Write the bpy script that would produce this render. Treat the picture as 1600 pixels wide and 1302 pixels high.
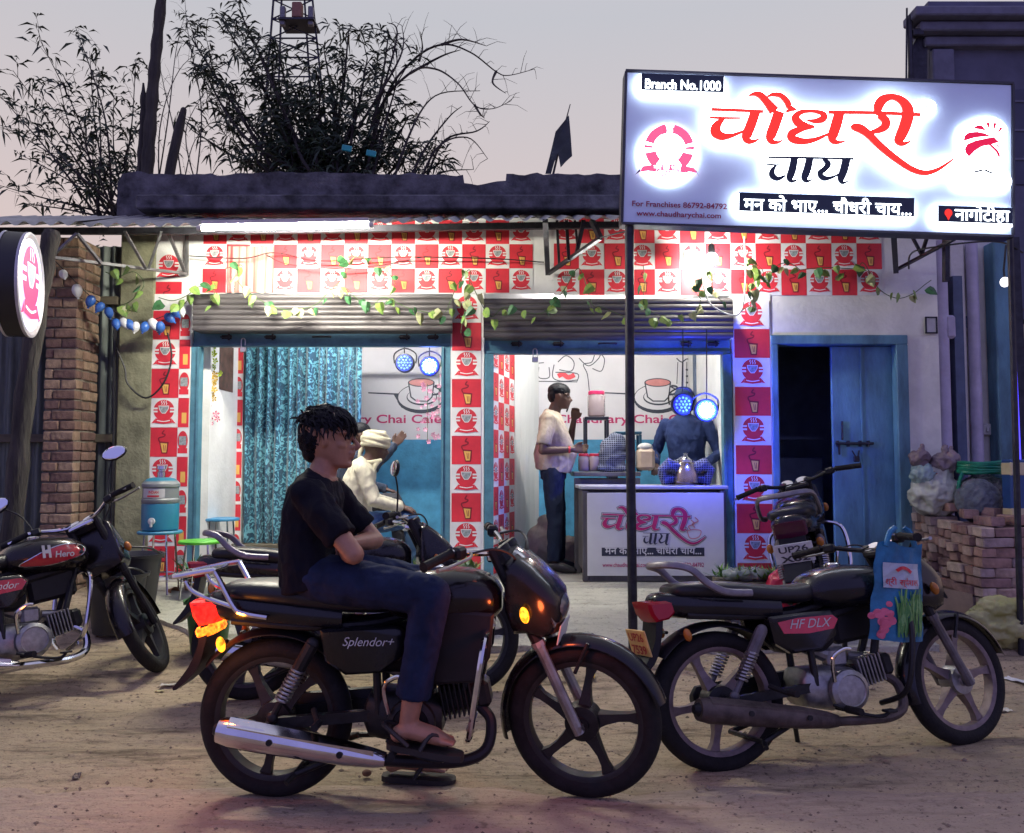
import bpy, bmesh, math, random
from math import sin, cos, pi, radians as R
from mathutils import Vector as V, Matrix as Mx, noise
rnd = random.Random(11)
sc = bpy.context.scene; D = bpy.data; COL = sc.collection
for o in list(D.objects): D.objects.remove(o)

# ------------------------------------------------------------------ camera, sky, sun, exposure
CH, F, TH = 1.28, 1300.0, math.atan(74 / 1300)
cd = D.cameras.new('camera'); cd.sensor_width = 36; cd.lens = 36 * F / 1600; cd.clip_end = 2000; cd.clip_start = .05
cam = D.objects.new('camera', cd); COL.objects.link(cam)
cam.location = (0, 0, CH); cam.rotation_euler = (pi / 2 + TH, 0, 0); sc.camera = cam
sc.render.resolution_x, sc.render.resolution_y = 1024, 833

SUN_EL, SUN_AZ = R(1.0), R(38)          # the sun has just gone down behind the shop, to the right
w = D.worlds.new('World'); sc.world = w; w.use_nodes = True
nt = w.node_tree; bg = nt.nodes['Background']
sky = nt.nodes.new('ShaderNodeTexSky'); sky.sky_type = 'NISHITA'; sky.sun_disc = False
sky.sun_elevation = SUN_EL; sky.sun_rotation = SUN_AZ; sky.air_density = 1.0; sky.dust_density = 6.0; sky.ozone_density = 3.0
hz = nt.nodes.new('ShaderNodeMix'); hz.data_type = 'RGBA'; hz.inputs[0].default_value = .82
tc = nt.nodes.new('ShaderNodeTexCoord'); sx = nt.nodes.new('ShaderNodeSeparateXYZ')
nt.links.new(tc.outputs['Generated'], sx.inputs[0])
cr_ = nt.nodes.new('ShaderNodeValToRGB')
e = cr_.color_ramp.elements
e[0].position = 0.0; e[0].color = (7.3, 4.7, 3.9, 1)
e[1].position = 1.0; e[1].color = (5.3, 5.2, 6.0, 1)
x_ = cr_.color_ramp.elements.new(.20); x_.color = (5.9, 4.65, 4.4, 1)
x_ = cr_.color_ramp.elements.new(.48); x_.color = (4.5, 4.5, 4.85, 1)
nt.links.new(sx.outputs[2], cr_.inputs[0])
nt.links.new(sky.outputs[0], hz.inputs[6]); nt.links.new(cr_.outputs[0], hz.inputs[7])
ea = nt.nodes.new('ShaderNodeMapRange'); ea.inputs[1].default_value = -.75; ea.inputs[2].default_value = .55; ea.interpolation_type = 'SMOOTHSTEP'
nt.links.new(sx.outputs[1], ea.inputs[0])
em_ = nt.nodes.new('ShaderNodeMix'); em_.data_type = 'RGBA'; em_.inputs[6].default_value = (2.1, 2.0, 4.8, 1)
nt.links.new(ea.outputs[0], em_.inputs[0]); nt.links.new(hz.outputs[2], em_.inputs[7])   # the sky opposite the sunset is already dim and blue
nt.links.new(em_.outputs[2], bg.inputs[0]); bg.inputs[1].default_value = .15
sl = D.lights.new('sun', 'SUN'); sl.energy = .12; sl.angle = R(12); sl.color = (1, .72, .55)
so = D.objects.new('sun', sl); COL.objects.link(so)
so.rotation_euler = (R(90) - SUN_EL - R(3), 0, pi - SUN_AZ + pi * 0)
sc.view_settings.view_transform = 'Standard'; sc.view_settings.look = 'None'
sc.view_settings.exposure = 0.0; sc.view_settings.gamma = 1.0
sc.render.engine = 'CYCLES'; sc.cycles.use_denoising = True
try: sc.cycles.denoiser = 'OPENIMAGEDENOISE'
except Exception: pass
sc.cycles.use_adaptive_sampling = True; sc.cycles.adaptive_threshold = .03
sc.cycles.max_bounces = 6; sc.cycles.diffuse_bounces = 3; sc.cycles.glossy_bounces = 3; sc.cycles.transmission_bounces = 4
sc.cycles.sample_clamp_indirect = 4.0; sc.cycles.caustics_reflective = False; sc.cycles.caustics_refractive = False

# ------------------------------------------------------------------ helpers
def at(px, py, Y):
    """point of the place that the photograph shows at pixel (px, py) on the upright plane at distance Y"""
    u = (651 - py) / F; r = (px - 800) / F
    dy = cos(TH) - sin(TH) * u; dz = sin(TH) + cos(TH) * u; t = Y / dy
    return V((r * t, Y, CH + dz * t))
def gnd(px, py, z=0):
    u = (651 - py) / F; r = (px - 800) / F
    dy = cos(TH) - sin(TH) * u; dz = sin(TH) + cos(TH) * u; t = (z - CH) / dz
    return V((r * t, dy * t, z))
def sst(t): t = max(0, min(1, t)); return t * t * (3 - 2 * t)
def gz(y): return .28 * sst((y - 4.6) / 2.4)

def cr(pts, n=6, closed=False):
    """smooth curve through the points (any dimension)"""
    P = [tuple(p) for p in pts]; out = []; m = len(P)
    for i in range(m if closed else m - 1):
        a, b, c, d = (P[(i - 1) % m], P[i], P[(i + 1) % m], P[(i + 2) % m]) if closed else (P[max(i - 1, 0)], P[i], P[i + 1], P[min(i + 2, m - 1)])
        for k in range(n):
            t = k / n
            out.append(tuple(.5 * (2 * q + (r - p) * t + (2 * p - 5 * q + 4 * r - s) * t * t + (3 * q - p - 3 * r + s) * t ** 3) for p, q, r, s in zip(a, b, c, d)))
    if not closed: out.append(P[-1])
    return out

MATS = {}
def mat(name, col=(.5, .5, .5), rough=.6, metal=0., var=.15, vs=6., bump=0., bs=40., emit=None, es=0., spec=.5, coat=0., col2=None, stretch=None, alpha=1., trans=0., rvar=.12, wavy=None, detail=6, sheen=0.):
    if name in MATS: return MATS[name]
    m = D.materials.new(name); m.use_nodes = True; MATS[name] = m
    t = m.node_tree; p = t.nodes['Principled BSDF']; L = t.links.new
    p.inputs['Metallic'].default_value = metal; p.inputs['Roughness'].default_value = rough
    p.inputs['Specular IOR Level'].default_value = spec; p.inputs['Coat Weight'].default_value = coat
    p.inputs['Alpha'].default_value = alpha; p.inputs['Transmission Weight'].default_value = trans
    if sheen: p.inputs['Sheen Weight'].default_value = sheen
    c = t.nodes.new('ShaderNodeTexCoord'); mp = t.nodes.new('ShaderNodeMapping'); L(c.outputs['Object'], mp.inputs[0])
    if stretch: mp.inputs['Scale'].default_value = stretch
    n = t.nodes.new('ShaderNodeTexNoise'); n.inputs['Scale'].default_value = vs; n.inputs['Detail'].default_value = detail; n.inputs['Roughness'].default_value = .62
    L(mp.outputs[0], n.inputs['Vector'])
    mr = t.nodes.new('ShaderNodeMapRange'); mr.inputs[1].default_value = .34; mr.inputs[2].default_value = .66; L(n.outputs[0], mr.inputs[0])
    mx = t.nodes.new('ShaderNodeMix'); mx.data_type = 'RGBA'; L(mr.outputs[0], mx.inputs[0])
    c2 = col2 or tuple(min(1, k * (1 + var)) for k in col); c1 = col if col2 else tuple(k * (1 - var) for k in col)
    mx.inputs[6].default_value = (*c1, 1); mx.inputs[7].default_value = (*c2, 1)
    L(mx.outputs[2], p.inputs['Base Color'])
    if rvar:
        rr = t.nodes.new('ShaderNodeMapRange'); rr.inputs[3].default_value = max(.03, rough - rvar); rr.inputs[4].default_value = min(1, rough + rvar)
        L(n.outputs[0], rr.inputs[0]); L(rr.outputs[0], p.inputs['Roughness'])
    if bump:
        b = t.nodes.new('ShaderNodeBump'); b.inputs['Strength'].default_value = bump; b.inputs['Distance'].default_value = .02
        n2 = t.nodes.new('ShaderNodeTexNoise'); n2.inputs['Scale'].default_value = bs; n2.inputs['Detail'].default_value = 5
        L(mp.outputs[0], n2.inputs['Vector']); L(n2.outputs[0], b.inputs['Height']); L(b.outputs[0], p.inputs['Normal'])
    if emit:
        p.inputs['Emission Color'].default_value = (*emit, 1); p.inputs['Emission Strength'].default_value = es
    return m

OFF = {}
class MB:
    """collects shapes, then links them as ONE mesh object"""
    def __init__(s, T=None): s.v = []; s.f = []; s.m = []; s.T = T or Mx.Identity(4); s.mi = 0
    def add(s, vs, fs):
        b = len(s.v); s.v += [tuple(s.T @ V(p)) for p in vs]; s.f += [[b + i for i in f] for f in fs]; s.m += [s.mi] * len(fs); return s
    def box(s, c, d, rot=None, bev=0.):
        c = V(c); h = V(d) / 2; q = rot or Mx.Identity(3)
        if isinstance(q, tuple): q = (Mx.Rotation(q[2], 3, 'Z') @ Mx.Rotation(q[1], 3, 'Y') @ Mx.Rotation(q[0], 3, 'X'))
        if not bev:
            vs = [c + q @ V((x * h.x, y * h.y, z * h.z)) for x in (-1, 1) for y in (-1, 1) for z in (-1, 1)]
            return s.add(vs, [(0, 1, 3, 2), (4, 6, 7, 5), (0, 4, 5, 1), (2, 3, 7, 6), (0, 2, 6, 4), (1, 5, 7, 3)])
        vs = []; ix = {}
        for x in (-1, 1):
            for y in (-1, 1):
                for z in (-1, 1):
                    for a in range(3):
                        k = [h.x - bev, h.y - bev, h.z - bev]; k[a] += bev
                        ix[x, y, z, a] = len(vs); vs.append(c + q @ V((x * k[0], y * k[1], z * k[2])))
        fs = []
        for a in range(3):
            b_, c_ = [i for i in range(3) if i != a]
            for sg in (-1, 1):
                ks = []
                for u, w_ in ((-1, -1), (1, -1), (1, 1), (-1, 1)):
                    k = [0, 0, 0]; k[a] = sg; k[b_] = u; k[c_] = w_; ks.append(ix[(*k, a)])
                fs.append(ks)
            for u in (-1, 1):
                for w_ in (-1, 1):
                    k0 = [0, 0, 0]; k0[b_] = u; k0[c_] = w_; k1 = list(k0); k0[a] = -1; k1[a] = 1
                    fs.append([ix[(*k0, b_)], ix[(*k1, b_)], ix[(*k1, c_)], ix[(*k0, c_)]])
        for x in (-1, 1):
            for y in (-1, 1):
                for z in (-1, 1): fs.append([ix[x, y, z, 0], ix[x, y, z, 1], ix[x, y, z, 2]])
        return s.add(vs, fs)
    def bar(s, a, b, w, h=None):
        """straight square bar between two points"""
        a, b = V(a), V(b); d = b - a; L = d.length
        q = d.to_track_quat('Z', 'Y').to_matrix()
        return s.box((a + b) / 2, (w, h or w, L), q)
    def loft(s, rings, cap=True, closed=True):
        n = len(rings[0]); vs = [p for r in rings for p in r]; fs = []
        for i in range(len(rings) - 1):
            for j in range(n if closed else n - 1):
                k = (j + 1) % n; fs.append((i * n + j, i * n + k, (i + 1) * n + k, (i + 1) * n + j))
        if cap and closed:
            fs.append(list(range(n))[::-1]); fs.append([(len(rings) - 1) * n + j for j in range(n)])
        return s.add(vs, fs)
    def tube(s, pts, r, n=8, cap=True, el=1., rnd_=False):
        P = [V(p) for p in pts]; rs = list(r) if isinstance(r, (list, tuple)) else [r] * len(P)
        if rnd_:
            d0 = (P[0] - P[1]).normalized(); d1 = (P[-1] - P[-2]).normalized()
            a = [(P[0] + d0 * rs[0] * sin(k), rs[0] * cos(k)) for k in (1.45, .9, .45)]
            b = [(P[-1] + d1 * rs[-1] * sin(k), rs[-1] * cos(k)) for k in (.45, .9, 1.45)]
            P = [x[0] for x in a] + P + [x[0] for x in b]; rs = [x[1] for x in a] + rs + [x[1] for x in b]
        rings = []; up = None
        for i, p in enumerate(P):
            d = (P[min(i + 1, len(P) - 1)] - P[max(i - 1, 0)])
            d = d.normalized() if d.length > 1e-9 else V((0, 0, 1))
            if up is None: up = d.orthogonal().normalized() if abs(d.z) > .95 else (V((0, 0, 1)) - d * d.z).normalized()
            up = (up - d * up.dot(d)); up = up.normalized() if up.length > 1e-6 else d.orthogonal().normalized()
            sd = d.cross(up)
            rings.append([p + (sd * cos(2 * pi * k / n) * el + up * sin(2 * pi * k / n)) * rs[i] for k in range(n)])
        return s.loft(rings, cap)
    def lathe(s, prof, n=24, c=(0, 0, 0), ax='z', a0=0, a1=2 * pi, cap=False):
        """prof: (radius, height along the axis)"""
        c = V(c); full = abs(a1 - a0 - 2 * pi) < 1e-6; N = n if full else n + 1; rings = []
        for r, h in prof:
            ring = []
            for k in range(N):
                a = a0 + (a1 - a0) * k / n; x, y = r * cos(a), r * sin(a)
                ring.append(c + (V((x, y, h)) if ax == 'z' else V((x, h, y)) if ax == 'y' else V((h, x, y))))
            rings.append(ring)
        return s.loft(rings, cap=cap and full, closed=full)
    def prism(s, poly, a, b, ax='y'):
        f = (lambda p, h: (p[0], h, p[1])) if ax == 'y' else (lambda p, h: (p[0], p[1], h)) if ax == 'z' else (lambda p, h: (h, p[0], p[1]))
        return s.loft([[f(p, a) for p in poly], [f(p, b) for p in poly]])
    def ell(s, c, r, n=14, m=9, rot=None):
        c = V(c); q = rot or Mx.Identity(3); rings = []
        if isinstance(q, tuple): q = (Mx.Rotation(q[2], 3, 'Z') @ Mx.Rotation(q[1], 3, 'Y') @ Mx.Rotation(q[0], 3, 'X'))
        for i in range(m + 1):
            t = -pi / 2 + pi * (i + .0) / m; t = max(-1.52, min(1.52, t))
            rings.append([c + q @ V((r[0] * cos(t) * cos(2 * pi * k / n), r[1] * cos(t) * sin(2 * pi * k / n), r[2] * sin(t))) for k in range(n)])
        return s.loft(rings)
    def sheet(s, fn, nu, nv):
        vs = [fn(i / nu, j / nv) for j in range(nv + 1) for i in range(nu + 1)]
        return s.add(vs, [(j * (nu + 1) + i, j * (nu + 1) + i + 1, (j + 1) * (nu + 1) + i + 1, (j + 1) * (nu + 1) + i) for j in range(nv) for i in range(nu)])
    def mesh(s, name, mats, smooth=35, recalc=True):
        me = D.meshes.new(name); me.from_pydata(s.v, [], s.f)
        for m in (mats if isinstance(mats, (list, tuple)) else [mats]): me.materials.append(m)
        if len(me.materials) > 1: me.polygons.foreach_set('material_index', s.m)
        if recalc:
            bm = bmesh.new(); bm.from_mesh(me); bmesh.ops.recalc_face_normals(bm, faces=bm.faces); bm.to_mesh(me); bm.free()
        if smooth:
            me.polygons.foreach_set('use_smooth', [True] * len(me.polygons)); me.set_sharp_from_angle(angle=R(smooth))
        me.update(); return me
    def build(s, name, mats, parent=None, smooth=35, recalc=True):
        return put(name, s.mesh(name, mats, smooth, recalc), parent)

def put(name, me, parent=None, loc=(0, 0, 0), rot=None, sc_=None):
    o = D.objects.new(name, me); COL.objects.link(o)
    o.location = V(loc)
    if rot is not None: o.rotation_euler = rot
    if sc_ is not None: o.scale = sc_ if hasattr(sc_, '__len__') else (sc_,) * 3
    if parent is not None:
        o.parent = parent
        if parent.name in OFF: o.location = V(loc) - OFF[parent.name]
    return o
def tag(o, label=None, cat=None, group=None, kind=None):
    if label: o['label'] = label
    if cat: o['category'] = cat
    if group: o['group'] = group
    if kind: o['kind'] = kind
    return o
def thing(name, label, cat, loc=(0, 0, 0), group=None, rot=None, world=False):
    """an Empty at the thing's base that parents its parts; world: its parts are given in world coordinates"""
    o = D.objects.new(name, None); COL.objects.link(o); o.location = loc; o.empty_display_size = .1
    if rot is not None: o.rotation_euler = rot
    if world: OFF[o.name] = V(loc)
    return tag(o, label, cat, group)

TXT = {}
def textmesh(s_, off=0.):
    k = (s_, off)
    if k not in TXT:
        cu = D.curves.new('t', 'FONT'); cu.body = s_; cu.offset = off; cu.resolution_u = 4
        ob = D.objects.new('t', cu); COL.objects.link(ob)
        me = D.meshes.new_from_object(ob.evaluated_get(bpy.context.evaluated_depsgraph_get()))
        vs = [(v.co.x, v.co.y) for v in me.vertices]; fs = [list(p.vertices) for p in me.polygons]
        par = list(range(len(vs)))
        def fd(a):
            while par[a] != a: par[a] = par[par[a]]; a = par[a]
            return a
        for f in fs:
            for a in f[1:]: par[fd(a)] = fd(f[0])
        ids = {}; isl = [ids.setdefault(fd(i), len(ids)) for i in range(len(vs))]
        D.objects.remove(ob); D.curves.remove(cu); D.meshes.remove(me)
        TXT[k] = (vs, fs, isl)
    return TXT[k]
class Dr(MB):
    """flat print: coloured shapes in layers on the local x-z plane, seen from -y"""
    dl = .0012
    def poly(s, pts, mi, layer=1): s.mi = mi; return s.add([(p[0], -layer * s.dl, p[1]) for p in pts], [list(range(len(pts)))])
    def rect(s, x0, z0, x1, z1, mi, layer=1): return s.poly([(x0, z0), (x1, z0), (x1, z1), (x0, z1)], mi, layer)
    def circ(s, c, r, mi, layer=1, n=28, rz=None, a0=0, a1=2 * pi):
        return s.poly([(c[0] + r * cos(a0 + (a1 - a0) * k / n), c[1] + (rz or r) * sin(a0 + (a1 - a0) * k / n)) for k in range(n if abs(a1 - a0) > 6.28 else n + 1)], mi, layer)
    def stroke(s, pts, w_, mi, layer=1, n=5, grow=0.):
        P = [p if len(p) > 2 else (*p, w_) for p in pts]
        if len(P) > 2 and n > 1: P = cr(P, n)
        L = []
        for i, p in enumerate(P):
            a = P[max(i - 1, 0)]; b = P[min(i + 1, len(P) - 1)]; dx, dz = b[0] - a[0], b[1] - a[1]; l = math.hypot(dx, dz) or 1
            h = max(p[2], 1e-4) / 2 + grow; ex = (grow if i == len(P) - 1 else -grow if i == 0 else 0)
            x, z = p[0] + dx / l * ex, p[1] + dz / l * ex
            L.append(((x - dz / l * h, z + dx / l * h), (x + dz / l * h, z - dx / l * h)))
        s.mi = mi; y = -layer * s.dl
        s.add([(q[0], y, q[1]) for l in L for q in l], [(2 * i, 2 * i + 1, 2 * i + 3, 2 * i + 2) for i in range(len(L) - 1)]); return s
    def text(s, st, x, z, width, mi, layer=1, h=None, off=.0, slant=0., rot=0.):
        """the words between x and x+width"""
        vs, fs, isl = textmesh(st, off); mxx = max(v[0] for v in vs); mn = min(v[0] for v in vs); k = width / (mxx - mn)
        ky = h / max(v[1] for v in vs) if h else k; s.mi = mi; ca, sa = cos(rot), sin(rot)
        out = []
        for (a, b), i in zip(vs, isl):
            p, q = (a - mn) * k + slant * b * ky, b * ky
            out.append((x + p * ca - q * sa, -(layer + (i % 7) * .12) * s.dl, z + p * sa + q * ca))
        return s.add(out, fs)
    def build(s, name, mats, parent=None): return MB.build(s, name, mats, parent, smooth=0, recalc=False)
# ------------------------------------------------------------------ materials of the place
YF = 7.0                                     # the shop front
m_white = mat('white_plaster', (.74, .74, .73), .85, var=.10, vs=3, bump=.25, bs=30)
m_grey = mat('grey_plaster', (.70, .69, .62), .85, var=.16, vs=2.2, bump=.3, bs=25)
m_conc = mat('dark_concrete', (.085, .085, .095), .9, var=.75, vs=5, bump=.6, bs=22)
m_moss = mat('mossy_concrete', (.20, .20, .13), .9, var=.4, vs=4, bump=.5, bs=25)
m_teal = mat('teal_steel', (.075, .20, .27), .45, var=.22, vs=9, bump=.06, bs=60)
m_door = mat('door_paint', (.085, .20, .27), .55, var=.45, vs=4, bump=.2, bs=50, stretch=(1, 1, .35))
m_dark = mat('dark_void', (.02, .022, .03), .9)
m_iron = mat('dark_iron', (.035, .035, .045), .5, .6, var=.4, vs=14)
m_shut = mat('shutter_slat', (.11, .10, .105), .5, .35, var=.3, vs=8, stretch=(.3, 1, 4))
m_red = mat('print_red', (.60, .028, .045), .5, var=.22, vs=2.5)
m_pw = mat('print_white', (.72, .73, .72), .5, var=.12, vs=2.5)
m_yel = mat('print_yellow', (.72, .42, .10), .5, var=.06)
m_dred = mat('print_dark_red', (.20, .01, .02), .5)
m_cup = mat('print_cup', (.26, .30, .31), .5, var=.45, vs=45)
m_mag = mat('print_magenta', (.45, .02, .12), .5)
m_ink = mat('print_ink', (.025, .03, .05), .5)
m_pink = mat('print_tea', (.55, .20, .19), .5)
m_dado = mat('blue_dado', (.055, .25, .42), .7, var=.22, vs=7, bump=.15)
m_back = mat('paper_wall', (.66, .64, .66), .7, var=.06, vs=2)
m_black = mat('black_paint', (.012, .012, .015), .5)

def ground_mat(name, c1, c2, c3, dark):
    m = D.materials.new(name); m.use_nodes = True; t = m.node_tree; p = t.nodes['Principled BSDF']; L = t.links.new
    c = t.nodes.new('ShaderNodeTexCoord')
    def nz(scale, det=8, st=None, rg=.65):
        n = t.nodes.new('ShaderNodeTexNoise'); n.inputs['Scale'].default_value = scale; n.inputs['Detail'].default_value = det; n.inputs['Roughness'].default_value = rg
        mp = t.nodes.new('ShaderNodeMapping'); mp.inputs['Scale'].default_value = st or (1, 1, 1); L(c.outputs['Object'], mp.inputs[0]); L(mp.outputs[0], n.inputs[0]); return n.outputs[0]
    def rng(a, lo, hi):
        r = t.nodes.new('ShaderNodeMapRange'); r.inputs[1].default_value = lo; r.inputs[2].default_value = hi; L(a, r.inputs[0]); return r.outputs[0]
    def mix(f, a, b):
        x = t.nodes.new('ShaderNodeMix'); x.data_type = 'RGBA'; L(f, x.inputs[0])
        for i, k in ((6, a), (7, b)):
            if isinstance(k, tuple): x.inputs[i].default_value = (*k, 1)
            else: L(k, x.inputs[i])
        return x.outputs[2]
    col = mix(rng(nz(1.3, 8, (.5, 1.3, 1)), .35, .65), c1, c2)
    col = mix(rng(nz(7, 6, (.6, 1.6, 1)), .52, .72), col, c3)
    col = mix(rng(nz(26, 5), .57, .70), col, dark)
    col = mix(rng(nz(3.1, 9, (.25, 1.6, 1), .75), .53, .66), col, dark)
    col = mix(rng(nz(95, 3), .60, .70), col, dark)
    L(col, p.inputs['Base Color']); p.inputs['Roughness'].default_value = .92; p.inputs['Specular IOR Level'].default_value = .25
    b = t.nodes.new('ShaderNodeBump'); b.inputs['Strength'].default_value = 1.0; b.inputs['Distance'].default_value = .05
    b2 = t.nodes.new('ShaderNodeBump'); b2.inputs['Strength'].default_value = .5; b2.inputs['Distance'].default_value = .01
    L(nz(14, 8, (.7, 1.4, 1)), b.inputs['Height']); L(nz(80, 4), b2.inputs['Height']); L(b.outputs[0], b2.inputs['Normal']); L(b2.outputs[0], p.inputs['Normal'])
    return m
m_dirt = ground_mat('dirt', (.41, .33, .21), (.55, .43, .29), (.33, .275, .18), (.12, .092, .06))
m_road = ground_mat('dusty_road', (.53, .415, .305), (.47, .365, .28), (.60, .46, .34), (.27, .205, .15))
m_apron = ground_mat('apron_cement', (.50, .49, .40), (.60, .585, .48), (.43, .42, .34), (.27, .26, .21))

# ------------------------------------------------------------------ ground, road, apron
def axis(parts):
    o = []
    for a, b, n in parts: o += [a + (b - a) * i / n for i in range(n)]
    return o + [parts[-1][1]]
xs = axis([(-400, -40, 6), (-40, -7, 10), (-7, 7, 260), (7, 40, 10), (40, 400, 6)])
ys = axis([(-60, 1, 8), (1, 3.1, 16), (3.1, 5.6, 110), (5.6, 7.3, 30), (7.3, 14, 8), (14, 60, 6), (60, 900, 8)])
def gh(x, y):
    f = sst((y - 3.2) / .8) * (1 - sst((y - 6.6) / .6)) * (1 if abs(x) < 6.8 else 0)
    n = noise.noise(V((x * .9, y * 2.4, 0))) * .016 + noise.noise(V((x * 3, y * 7, 3))) * .012 + noise.noise(V((x * 8, y * 15, 5))) * .008
    r = sin(y * 9 + 1.3 * noise.noise(V((x * .5, y, 9)))) * .006
    for y0, a_ in ((3.88, .12), (4.22, .10), (4.75, -.16)): r -= .013 * math.exp(-((y - y0 - a_ * sin(x * .55 + y0)) / .05) ** 2) * (.7 + .3 * sin(x * 42))
    return gz(y) + (n + r) * f
g = MB(); nx = len(xs)
g.add([(x, y, gh(x, y)) for y in ys for x in xs], [(j * nx + i, j * nx + i + 1, (j + 1) * nx + i + 1, (j + 1) * nx + i) for j in range(len(ys) - 1) for i in range(nx - 1)])
tag(g.build('ground', m_dirt, smooth=80), kind='structure')
rd = MB()
rx = axis([(-60, -6, 6), (-6, 6, 150), (6, 60, 6)])
def redge(x): return 3.42 + .16 * noise.noise(V((x * .8, 0, 2))) + .10 * noise.noise(V((x * 3, 0, 7))) + .05 * noise.noise(V((x * 9, 0, 3))) + .03 * noise.noise(V((x * 23, 0, 3)))
rows = [[(x, -30 + (redge(x) + 30) * k, .012 - (.022 if k == 1 else 0)) for x in rx] for k in (0, .85, .9, .94, .97, .985, .995, 1)]
rd.loft(rows, cap=False, closed=False)
tag(rd.build('road', m_road, smooth=80), kind='structure')
ap = MB()
ax_ = axis([(-2.9, 2.75, 110)])
def apz(y): return gz(y) + .035
def aedge(x): return 5.42 + .06 * noise.noise(V((x * 1.2, 3, 0))) + .03 * noise.noise(V((x * 7, 1, 0))) + .5 * sst((-x - 1.6) / 1.0)
rows = [[(x, aedge(x) + .01, gz(aedge(x)) - .05) for x in ax_]] + [[(x, aedge(x) + (7.0 - aedge(x)) * k, apz(aedge(x) + (7.0 - aedge(x)) * k) + .006 * noise.noise(V((x * 2, k * 5, 1)))) for x in ax_] for k in [i / 14 for i in range(15)]]
ap.loft(rows, cap=False, closed=False)
tag(ap.build('pavement', m_apron, smooth=40), kind='structure')

# ------------------------------------------------------------------ printed squares
def logo_draw(d, cx, cz, s, R_=1, W_=0, C_=2, L=1):
    T = lambda x, z: (cx + x * s, cz + z * s)
    d.circ(T(0, .09), .37 * s, R_, L)
    for q in (-1, 1):
        for z in (.12, .01): d.poly([T(q * .22, z), T(q * .38, z), T(q * .38, z + .06), T(q * .22, z + .06)], W_, L + 1)
    d.poly([T(-.19, .25), T(.19, .25), T(.17, .13), T(.11, .03), T(.06, -.03), T(-.06, -.03), T(-.11, .03), T(-.17, .13)], W_, L + 1.6)
    d.poly([T(-.165, .225), T(.165, .225), T(.145, .125), T(.09, .04), T(.045, -.01), T(-.045, -.01), T(-.09, .04), T(-.145, .125)], C_, L + 2.2)
    for x in (-.08, 0, .08): d.stroke([T(x, .28), T(x + .025, .33), T(x - .01, .38), T(x + .02, .43)], .025 * s, W_, L + 2)
    d.poly([T(-.29, -.20), T(0, -.235), T(.29, -.20), T(.30, -.36), T(0, -.40), T(-.30, -.36)], R_, L + 2.5)
    for q in (-1, 1): d.poly([T(q * .30, -.22), T(q * .43, -.38), T(q * .30, -.35)], R_, L + 2)
    d.stroke([T(-.23, -.275), T(0, -.315), T(.23, -.275)], .03 * s, W_, L + 3)
    return d
def cup_draw(d, cx, cz, s, Y_=2, K_=3, L=1):
    T = lambda x, z: (cx + x * s, cz + z * s)
    d.stroke([T(-.13, .02), T(-.16, .14), T(.02, .20), T(.06, .27), T(-.04, .31), T(.03, .42)], .045 * s, K_, L)
    d.poly([T(-.14, .03), T(.20, 0), T(.16, -.40), T(-.04, -.40)], K_, L + .6)
    d.poly([T(-.09, -.03), T(.15, -.05), T(.125, -.36), T(-.015, -.365)], Y_, L + 1.2)
    d.stroke([T(.02, -.10), T(.045, -.30)], .02 * s, K_, L + 1.8, n=1); d.stroke([T(.085, -.10), T(.085, -.30)], .02 * s, K_, L + 1.8, n=1)
    return d
TILE = {}
def tile_mesh(kind, wd, ht):
    """a printed square wd x ht; drawing is set out in the middle"""
    k = (kind, round(wd, 3), round(ht, 3))
    if k not in TILE:
        d = Dr(); s = min(wd, ht) if wd > ht * .6 else ht
        d.mi = 0; hw, hh = wd / 2 - .0015, ht / 2 - .0015
        d.add([(x, y, z) for y in (-.001, .001) for x in (-hw, hw) for z in (-hh, hh)], [(0, 2, 3, 1), (0, 1, 5, 4), (2, 6, 7, 3), (0, 4, 6, 2), (1, 3, 7, 5)])
        if wd > ht * .6:
            if kind == 'logo': logo_draw(d, 0, 0, s, L=2); mm = [m_pw, m_red, m_cup]
            else: cup_draw(d, 0, 0, s, 1, 2, L=2); mm = [m_red, m_yel, m_dred]
        elif kind == 'logo': d.circ((0, .05 * s), hw * .95, 1, 2, rz=.33 * s); d.rect(-hw * .9, -.38 * s, hw * .9, -.2 * s, 1, 2.6); d.rect(-hw * .7, -.1 * s, hw * .7, .2 * s, 2, 3); mm = [m_pw, m_red, m_cup]
        else: d.rect(-hw * .3, -.36 * s, hw * .6, 0, 1, 2); mm = [m_red, m_yel, m_dred]
        TILE[k] = d.mesh('printed_tile', mm, smooth=0, recalc=False)
    return TILE[k]
def tiles_on(parent, x0, x1, z0, z1, nc, nr, y, start=0, skip=()):
    wd, ht = (x1 - x0) / nc, (z1 - z0) / nr
    for r in range(nr):
        for c in range(nc):
            if (c, r) in skip: continue
            k = 'logo' if (r + c + start) % 2 == 0 else 'cup'
            o = put('printed_tile', tile_mesh(k, wd, ht), parent, (x0 + wd * (c + .5), y - .003 - rnd.random() * .0015, z1 - ht * (r + .5)))
            o.rotation_euler = (rnd.gauss(0, .006), rnd.gauss(0, .004), rnd.gauss(0, .006))

# ------------------------------------------------------------------ tea shop building
X = lambda px, Y=YF: at(px, 651, Y).x
Z = lambda py, Y=YF: at(800, py, Y).z
FL = gz(YF) + .035                                       # shop floor
shop = thing('tea_shop', 'single storey tea shop with red and white printed squares around two open shutters', 'shop', (0, YF, FL), world=True)
zt = Z(338); zsh = Z(459)
# front wall above the shutters, and its printed squares
m = MB(); m.box(((X(235) + X(1470)) / 2, YF + .12, (zt + zsh) / 2), (X(1470) - X(235), .24, zt - zsh))
fas = m.build('front_wall', m_white, shop)
tiles_on(fas, X(312), X(833), Z(458), Z(344), 14, 3, YF, 1)
tiles_on(fas, X(866), X(1384), Z(462), Z(340), 13, 3, YF, 0)
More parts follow.
